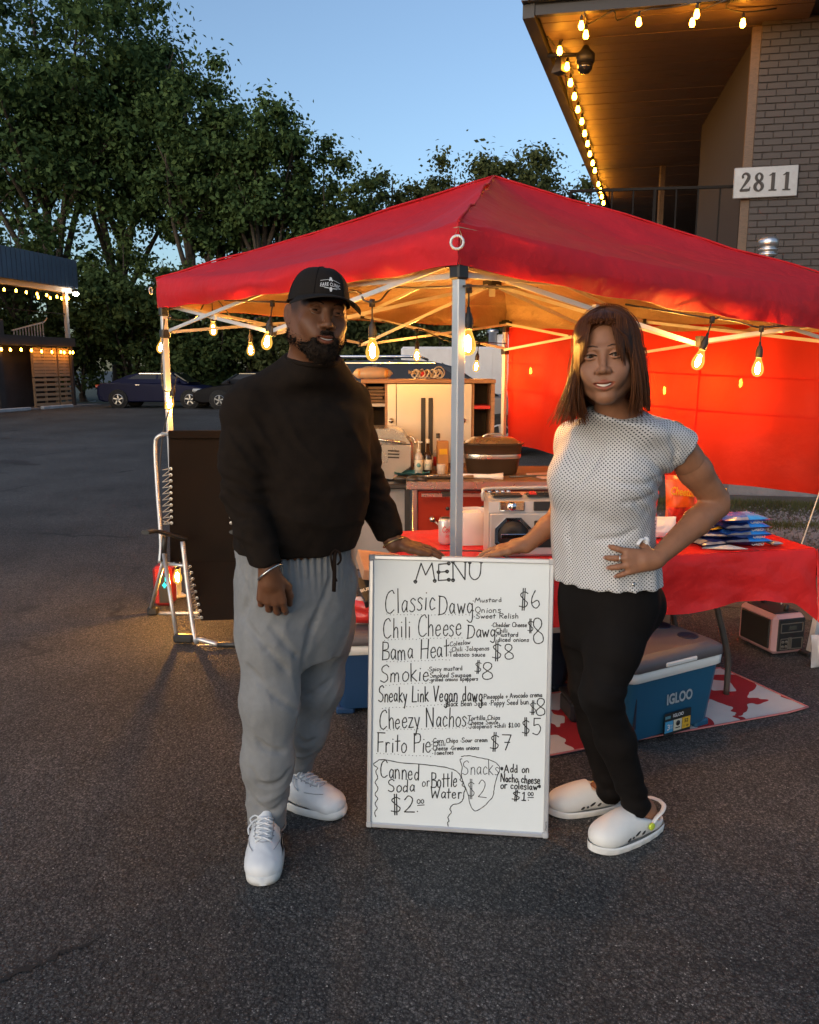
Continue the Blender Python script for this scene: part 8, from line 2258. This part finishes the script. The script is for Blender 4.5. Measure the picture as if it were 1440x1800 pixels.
c = A3(weR.lerp(wwR, .5)); F = Field(c - np.array([.25, .15, .16]), c + np.array([.15, .15, .22]), .0029); ra_(F); v, f = F.mesh(); v = relax(v, f, 1, .4); parts.append((v, f)); tints.append(np.ones((len(v), 3)))
wbase = V(.70, 2.52, 0)
woman = field_obj("person", parts, M_SKW, None, loc=tuple(wbase), col=np.concatenate(tints))
tag(woman, "woman with a brown bob, white dotted blouse and black trousers, left hand on her hip", "person")
eyes(woman, WM_, (.28, 0), 1.06)
M_BROW = pm("brown_brow", (.022, .011, .006), .7)
b = MB()
for s in (-1, 1): b.tube([WM_ @ V(s * x, y, z) for x, y, z in ((.012, -.0905, .0225), (.025, -.0885, .0268), (.038, -.0820, .0262), (.049, -.0725, .0185))], [.0014, .0022, .0018, .0007], 6, flat=.7)
b.build("eyebrows", M_BROW, woman, world=True)
b = MB()
for s in (-1, 1): b.tube([WM_ @ V(s * .0325 + dx, -.0832 - .004 * (1 - (dx / .016) ** 2), .0055 * (1 - (dx / .0185) ** 2) + (.0015 if dx * s > .01 else 0)) for dx in np.linspace(-.0165, .0175, 8)], .0017, 5)
b.build("eyelashes", pm("black_hair", 0), woman, world=True)
teeth(woman, WM_, .0021, .0066, .0225)
nails(woman, [(WH['l'], (-.22, -.97, .12)), (WH['r'], (-.2, .05, .97))], None, pm('nail_polish', (.42, .24, .20), .2))
# blouse with woven dots
def dotmat():
    m = pm("dotted_blouse", (.56, .545, .54), .7, var=.03, bump=.2, bs=500)
    N, L = m.node_tree.nodes, m.node_tree.links; b = bsdf(m)
    at = N.new('ShaderNodeAttribute'); at.attribute_name = "weave"
    def lattice(off):
        a = N.new('ShaderNodeVectorMath'); a.operation = 'ADD'; a.inputs[1].default_value = (off, off, 0); L.new(at.outputs['Vector'], a.inputs[0])
        f = N.new('ShaderNodeVectorMath'); f.operation = 'FRACTION'; L.new(a.outputs[0], f.inputs[0])
        s = N.new('ShaderNodeVectorMath'); s.operation = 'SUBTRACT'; s.inputs[1].default_value = (.5, .5, 0); L.new(f.outputs[0], s.inputs[0])
        l = N.new('ShaderNodeVectorMath'); l.operation = 'LENGTH'; L.new(s.outputs[0], l.inputs[0])
        c = N.new('ShaderNodeMath'); c.operation = 'LESS_THAN'; c.inputs[1].default_value = .19; L.new(l.outputs['Value'], c.inputs[0]); return c.outputs[0]
    mxx = N.new('ShaderNodeMath'); mxx.operation = 'MAXIMUM'; L.new(lattice(0), mxx.inputs[0]); L.new(lattice(.5), mxx.inputs[1])
    mx = N.new('ShaderNodeMixRGB'); mx.inputs[2].default_value = (.015, .015, .022, 1); L.new(mxx.outputs[0], mx.inputs[0]); L.new(b.inputs['Base Color'].links[0].from_socket, mx.inputs[1]); L.new(mx.outputs[0], b.inputs['Base Color'])
    return m
F = Field((.35, 2.05, .86), (1.12, 2.95, 1.48), .0055)
F.loft(WT_, YW, .03, grow=.006)
ff = V(math.sin(YW), -math.cos(YW), 0); ls = V(math.cos(YW), math.sin(YW), 0)
for s in (-1, 1): F.ell(W(1064, 838, 2.48) + ff * .085 + ls * (.068 * s), (.070, .058, .080), .07)
F.chain([W(1112, 762, 2.46), W(1165, 776, 2.42), W(1206, 788, 2.42)], [.052, .052, .054], .06); F.chain([W(1060, 758, 2.52), wsR, wsR.lerp(weR, .28)], [.07, .058, .060], .05)
dL = (W(1212, 800, 2.43) - wsL).normalized()
F.put(lambda p: np.where(np.linalg.norm(p - A3(W(1206, 786, 2.42)), axis=-1) < .11, -((p - A3(W(1200, 782, 2.42))) @ A3(V(.85, .1, -.5).normalized())) + .012, 9.0), A3(W(1206, 786, 2.42)) - .11, A3(W(1206, 786, 2.42)) + .11, 0, 'cut')
F.plane_cut((0, 0, W(1066, 1000, 2.45).z), (.05, -.05, -1)); F.plane_cut(W(1080, 722, 2.37), (.12, -.32, 1))
def blr(p):
    z = p[..., 2]; n1 = vnoise(p, 8.); r_ = .0045 * vnoise(p * np.array([1.2, 1.2, .6]), 12.) + .0018 * vnoise(p, 34., 3)
    r_ = r_ + .0022 * np.clip((1.14 - z) / .22, 0, 1) * np.sin(np.arctan2(p[..., 1] - 2.5, p[..., 0] - .62) * 17 + 2.5 * n1)
    q = np.linalg.norm(p - A3(W(1140, 850, 2.40)), axis=-1); r_ = r_ + .005 * np.exp(-(q / .10) ** 2) * np.sin(p[..., 0] * 95 + z * 120)
    return r_
F.ripple(blr)
F.creases([[(1165, 835), (1140, 850), (1100, 850), (1060, 838)], [(1165, 860), (1130, 880), (1090, 885)], [(1060, 720 + 60), (1040, 820), (1010, 860)], [(1120, 930), (1090, 945), (1040, 950)], [(1010, 880), (1000, 930), (1005, 985)], [(1045, 900), (1035, 940), (1040, 990)], [(1180, 770), (1190, 795), (1185, 815)]], .006, .012, .002)
v, f = F.mesh(); v = relax(v, f, 2, .45)
me = np_mesh("blouse", v, f)
th = np.arctan2(v[:, 0] - .62, -(v[:, 1] - 2.49)); at = me.attributes.new("weave", 'FLOAT_VECTOR', 'POINT'); pit = .0116
uu = th * .155; pl_ = (v - A3(wsL)) @ A3(ls); slv = pl_ > -.012; uu = np.where(slv, v @ A3(V(1, .12, 0)), uu)
uvw = np.stack([uu / pit, v[:, 2] / pit, np.zeros(len(v))], 1)
top_ = np.clip((v[:, 2] - 1.33) / .1, 0, 1)
at.data.foreach_set('vector', uvw.astype(np.float32).ravel())
blo = link_mesh("blouse", me, dotmat(), woman, world=True, smooth=True)
b = MB(); kt = W(1136, 950, 2.36); b.tube(catmull([kt, W(1128, 948, 2.35), W(1120, 958, 2.345)], 4), .008, 6, flat=.5); b.tube(catmull([kt, W(1142, 965, 2.36), W(1150, 985, 2.35)], 4), [.01] * 9, 6, flat=.4); b.tube(catmull([kt, W(1132, 965, 2.35), W(1140, 980, 2.345)], 4), .008, 6, flat=.4); b.sphere(kt, (.012, .01, .012), 8, 6); b.build("waist_tie", M_WHITE, blo, world=True)
# trousers
M_TRO = pm("black_denim", (.0065, .005, .0045), .8, var=.2, bump=.3, bs=500, spec=.12)
F = Field((.38, 2.05, .05), (1.08, 2.95, 1.0), .0058)
WP_ = [lev(975, 1066, 2.50, .132, .106), lev(1000, 1068, 2.50, .146, .118), lev(1050, 1068, 2.51, .160, .140), lev(1090, 1066, 2.52, .155, .140), lev(1130, 1060, 2.53, .13, .12)]
F.loft(WP_, YW, .04)
F.ell(W(1132, 1062, 2.56), (.072, .075, .085), .05); F.ell(W(1095, 1062, 2.64), (.07, .07, .08), .05)
F.chain([whL, whL.lerp(wkL, .5), wkL, wkL.lerp(waL, .4), waL + (waL - wkL).normalized() * .02], [.098, .086, .064, .060, .044], .03)
F.chain([whR, whR.lerp(wkR, .5), wkR, wkR.lerp(waR, .4), waR + (waR - wkR).normalized() * .02], [.094, .083, .062, .058, .044], .03)
F.plane_cut((0, 0, W(1066, 972, 2.5).z), (0, 0, 1))
def trw(p):
    z = p[..., 2]; r_ = .0025 * vnoise(p, 16.)
    for k_, a_ in ((wkL, waL), (wkR, waR)):
        q = np.linalg.norm(p - A3(k_) - np.array([.03, .03, 0]), axis=-1); r_ = r_ + .004 * np.exp(-(q / .09) ** 2) * np.sin(z * 130 + p[..., 0] * 40)
        q = np.linalg.norm(p - A3(a_), axis=-1); r_ = r_ + .004 * np.exp(-(q / .10) ** 2) * np.sin(z * 110 + p[..., 1] * 30)
    return r_
F.ripple(trw); v, f = F.mesh(); v = relax(v, f, 2, .45); tro = field_obj("trousers", (v, f), M_TRO, woman)
b = MB(); b.sphere(W(1113, 1027, 2.335), .006, 10, 6); b.build("rivet", M_SILC, tro, world=True)
b = MB(); rp = [A3(q) for q in WH['l'][1]]; c = V(*(rp[0] * .35 + rp[1] * .65)); d = V(*(rp[1] - rp[0])); q = d.normalized().to_track_quat('Z', 'Y').to_matrix()
b.tube([c + q @ V(.0108 * math.cos(a), .0108 * math.sin(a), 0) for a in np.linspace(0, 2 * math.pi, 21)], .0016, 5, cap=False); b.build("ring", M_SILC, woman, world=True)
# white clogs
M_CLOG = pm("white_foam", (.70, .69, .66), .55, var=.04, bump=.12, bs=120, dirt=.14); M_LIME = pm("lime_button", (.45, .55, .05), .45)
def clog(heel, toe, par, side):
    T, L_ = foot_frame(heel, toe); k = L_ / .275; Tk = T @ Matrix.Scale(k, 4)
    F = Field((-.075, -.03, .0), (.075, .305, .13), .003)
    F.ell((0, .215, .045), (.055, .072, .046), .02); F.ell((0, .145, .055), (.051, .080, .052), .03); F.ell((0, .085, .05), (.046, .07, .050), .03)
    F.ell((0, .040, .040), (.042, .055, .042), .02)
    F.put(lambda p: np.linalg.norm((p - np.array([0, .045, .085])) / np.array([.037, .075, .062]), axis=-1) * .05 - .05, (-.05, -.05, .02), (.05, .13, .16), .006, 'cut')
    F.put(lambda p: (.045 + .42 * np.clip(p[..., 1] - .02, 0, 1)) - p[..., 2] + 0 * p[..., 0], (-.08, -.04, .04), (.08, .11, .14), .008, 'cut')
    F.plane_cut((0, 0, .018), (0, 0, -1))
    v, f = F.mesh(); v = relax(v, f, 1); o = field_obj("clog", (xf(Tk, v), f), M_CLOG, par)
    def rnd(s_): s_ = max(0., min(1., s_)); return (1 - (1 - s_) ** 2.3) ** (1 / 2.3)
    def w_(y): return (.042 + .018 * math.sin(max(0, min(1, (y - .02) / .27)) * math.pi) ** .8) * rnd((y + .018) / .055) * rnd((.292 - y) / .09)
    ys = [-.018 + .31 * (1 - math.cos(math.pi * i / 40)) / 2 for i in range(41)]; ring = [V(w_(y), y, 0) for y in ys] + [V(-w_(y), y, 0) for y in ys[::-1]]
    b = MB(); b.grid([[Tk @ (V(p.x * s_ * (1 + (.04 * math.sin(i * 1.57) if 0 < zf < .02 else 0)), p.y, zf * .85 + .010 * max(0, (p.y - .22) / .07) ** 2)) for i, p in enumerate(ring + ring[:1])] for zf, s_ in ((0, .92), (.006, .99), (.014, 1.0), (.020, 1.02), (.026, 1.02), (.029, .96))])
    b.add([Tk @ V(p.x * .92, p.y, .010 * max(0, (p.y - .22) / .07) ** 2) for p in ring], [list(range(len(ring)))[::-1]]); b.build("clog_sole", M_CLOG, o, world=True)
    def surf(x_sign, y, z): # outer side of the upper
        i = (abs(v[:, 1] - y) < .004) & (abs(v[:, 2] - z) < .004) & (v[:, 0] * x_sign > 0)
        return float((v[i, 0] * x_sign).max()) * x_sign if i.any() else .05 * x_sign
    for sg in (-1, 1):
        b = MB(); xp = surf(sg, .085, .055) + sg * .003
        b.tube(catmull([Tk @ V(xp, .085, .055), Tk @ V(sg * .049, .055, .074), Tk @ V(sg * .044, .026, .082), Tk @ V(sg * .028, .0, .088), Tk @ V(0, -.010, .089)], 5), .0075 * k, 8, flat=.42); b.build("heel_strap", M_CLOG, o, world=True)
        b = MB(); b.lathe([(.0125, -.003), (.0125, .003), (.010, .0045), (.006, .005), (0, .0052)], Tk @ V(xp + sg * .004, .085, .055), 16, M=T.to_3x3() @ Matrix.Rotation(R(90 * sg), 3, 'Y')); b.build("button", M_LIME, o, world=True)
        for y, z, l in ((.113, .040, .018), (.138, .045, .026), (.158, .036, .010), (.178, .036, .017)):
            x = surf(sg, y, z); b = MB(); b.sphere(Tk @ V(x - sg * .0004, y, z), (.0028 * k, l * .5 * k, .0045 * k), 10, 8, M=T.to_3x3() @ Matrix.Rotation(R(-34), 3, 'X')); b.build("vent_hole", M_BLK, o, world=True)
clog(fLh, fLt, woman, 1); clog(fRh, fRt, woman, 1)
# hair: a layered bob with a side swept fringe
def hairmat():
    m, N, L = newmat("brown_hair"); out = N.new('ShaderNodeOutputMaterial'); b = N.new('ShaderNodeBsdfPrincipled'); g = N.new('ShaderNodeNewGeometry'); r = N.new('ShaderNodeValToRGB')
    r.color_ramp.elements[0].color = (.040, .0135, .005, 1); r.color_ramp.elements[1].color = (.17, .056, .018, 1); L.new(g.outputs['Random Per Island'], r.inputs[0]); L.new(r.outputs[0], b.inputs['Base Color'])
    b.inputs['Roughness'].default_value = .42; b.inputs['Anisotropic'].default_value = .6; b.inputs['Specular IOR Level'].default_value = .18
    t = N.new('ShaderNodeBsdfTranslucent'); t.inputs[0].default_value = (.45, .16, .04, 1); mx = N.new('ShaderNodeMixShader'); mx.inputs[0].default_value = .32; L.new(b.outputs[0], mx.inputs[1]); L.new(t.outputs[0], mx.inputs[2]); L.new(mx.outputs[0], out.inputs[0]); return m
M_HAIR = hairmat(); hrr = random.Random(9)
F = Field((-.13, -.13, -.17), (.13, .16, .15), .004)
F.ell((0, .022, .036), (.0825, .102, .093), .01); F.ell((0, .055, -.05), (.078, .062, .085), .04)
F.ell((.004, -.095, -.045), (.069, .082, .132), .008, 'cut'); F.ell((0, -.10, -.13), (.062, .075, .09), .008, 'cut')
F.plane_cut((0, 0, -.135), (0, 0, -1)); v, f = F.mesh(); hcap = field_obj("hair", (xf(WM_, v), f), M_HAIR, woman)
hb = MB()
def strand(ph, lift, zend, sweep=0.0, w=.003, flip=0.0, t0=.02):
    """ph: 0 front, + to her left; runs from the crown down the head and hangs to zend"""
    lift *= .75; rx, ry, rz = .080 + lift, .100 + lift, .093 + lift; pts = []; c = V(.006, .022, .036); th_end = 1.62
    n = 9
    for i in range(n):
        th = t0 + (th_end - t0) * i / (n - 1); pp_ = ph + sweep * (i / (n - 1)) ** 1.5; r_ = math.sin(th)
        pts.append(c + V(math.sin(pp_) * rx * r_, -math.cos(pp_) * ry * r_, rz * math.cos(th)))
    e = pts[-1]; pp_ = ph + sweep; L_ = e.z - zend
    for i in range(1, 6):
        q = i / 5; fl = .016 * math.sin(q * 2.2) + flip * q ** 2.5
        pts.append(V(e.x + math.sin(pp_) * fl - .012 * q * q * math.sin(pp_) * (flip <= 0), e.y - math.cos(pp_) * fl * .5 + .006 * q, e.z - L_ * q))
    P = [WM_ @ p for p in catmull(pts, 2)]; k = len(P)
    hb.tube(P, [w * (.55 + .6 * min(1, i / k * 3)) * (1 - .75 * max(0, (i / k - .7) / .3)) for i in range(k)], 4, cap=False, flat=.45)
for i in range(1900):
    ph = hrr.uniform(-math.pi, math.pi); a = abs(ph)
    if a < .86: continue
    ze = hrr.uniform(-.165, -.125) - (.012 if ph < 0 else 0)
    strand(ph, hrr.uniform(.0, .013), ze, hrr.uniform(-.12, .12), hrr.uniform(.0011, .0025), (hrr.uniform(.0, .05) if (ph < -.5 and hrr.random() < .45) else hrr.uniform(-.02, .006)))
for i in range(26):   # flicked tips at her right
    strand(hrr.uniform(-1.5, -.95), .012, hrr.uniform(-.175, -.15), 0, .0026, hrr.uniform(.03, .075))
for i in range(70): strand(hrr.choice((-1, 1)) * hrr.uniform(1.0, math.pi), hrr.uniform(.014, .022), hrr.uniform(-.15, -.06), hrr.uniform(-.3, .3), .0007, hrr.uniform(-.01, .02)) if True else None
def fringe(x0, x1, zend, n, wd=.0017):
    for i in range(n):
        f0 = hrr.random(); xr = lerp(x0[0], x0[1], f0) + hrr.uniform(-.003, .003); xe = lerp(x1[0], x1[1], f0) + hrr.uniform(-.004, .004); ze = zend[0] + (zend[1] - zend[0]) * f0 + hrr.uniform(-.010, .008)
        ey = lambda x, z: .022 - .1225 * math.sqrt(max(.02, 1 - (x / .0885) ** 2)) * math.sqrt(max(.05, 1 - ((max(z, .036) - .036) / .094) ** 2)) - .002
        q1, q2 = lerp(xr, xe, .28), lerp(xr, xe, .62); z1_, z2_ = .118 - 6 * q1 * q1, .080 - 9 * q2 * q2; z2_ = max(z2_, ze + .004)
        st_ = V(xr * .45, .006 + hrr.uniform(-.02, .02), .129); m1 = V(q1, ey(q1, z1_), z1_); m2 = V(q2, ey(q2, z2_), z2_); e = V(xe, ey(xe, ze), ze); md = V(lerp(xr, xe, .86), ey(lerp(xr, xe, .86), lerp(z2_, ze, .5)) - .002, lerp(z2_, ze, .5))
        P = [WM_ @ p for p in catmull([st_, m1, m2, md, e], 4)]; k = len(P); hb.tube(P, [wd * (.7 + .4 * min(1, q / k * 3)) * (1 - .8 * max(0, (q / k - .65) / .35)) for q in range(k)], 4, cap=False, flat=.4)
fringe((-.012, -.046), (-.044, -.077), (.012, -.034), 130); fringe((-.02, -.036), (-.036, -.056), (.036, .0), 14, .0014); fringe((-.001, -.034), (-.081, -.066), (.028, -.07), 150, .0016); fringe((.004, .036), (.066, .083), (.030, -.07), 150, .0016); fringe((-.03, .03), (-.036, .036), (.092, .084), 150, .0016)
fringe((.030, .046), (.036, .052), (.006, -.024), 55); fringe((.040, .054), (.058, .078), (.020, -.03), 70); fringe((.02, .034), (.028, .040), (.058, .016), 14, .0014)
fringe((-.05, -.06), (-.075, -.083), (-.04, -.14), 110); fringe((.05, .06), (.078, .086), (-.04, -.15), 110)
o = hb.build("hair_strands", M_HAIR, hcap, world=True); o['kind'] = 'stuff'
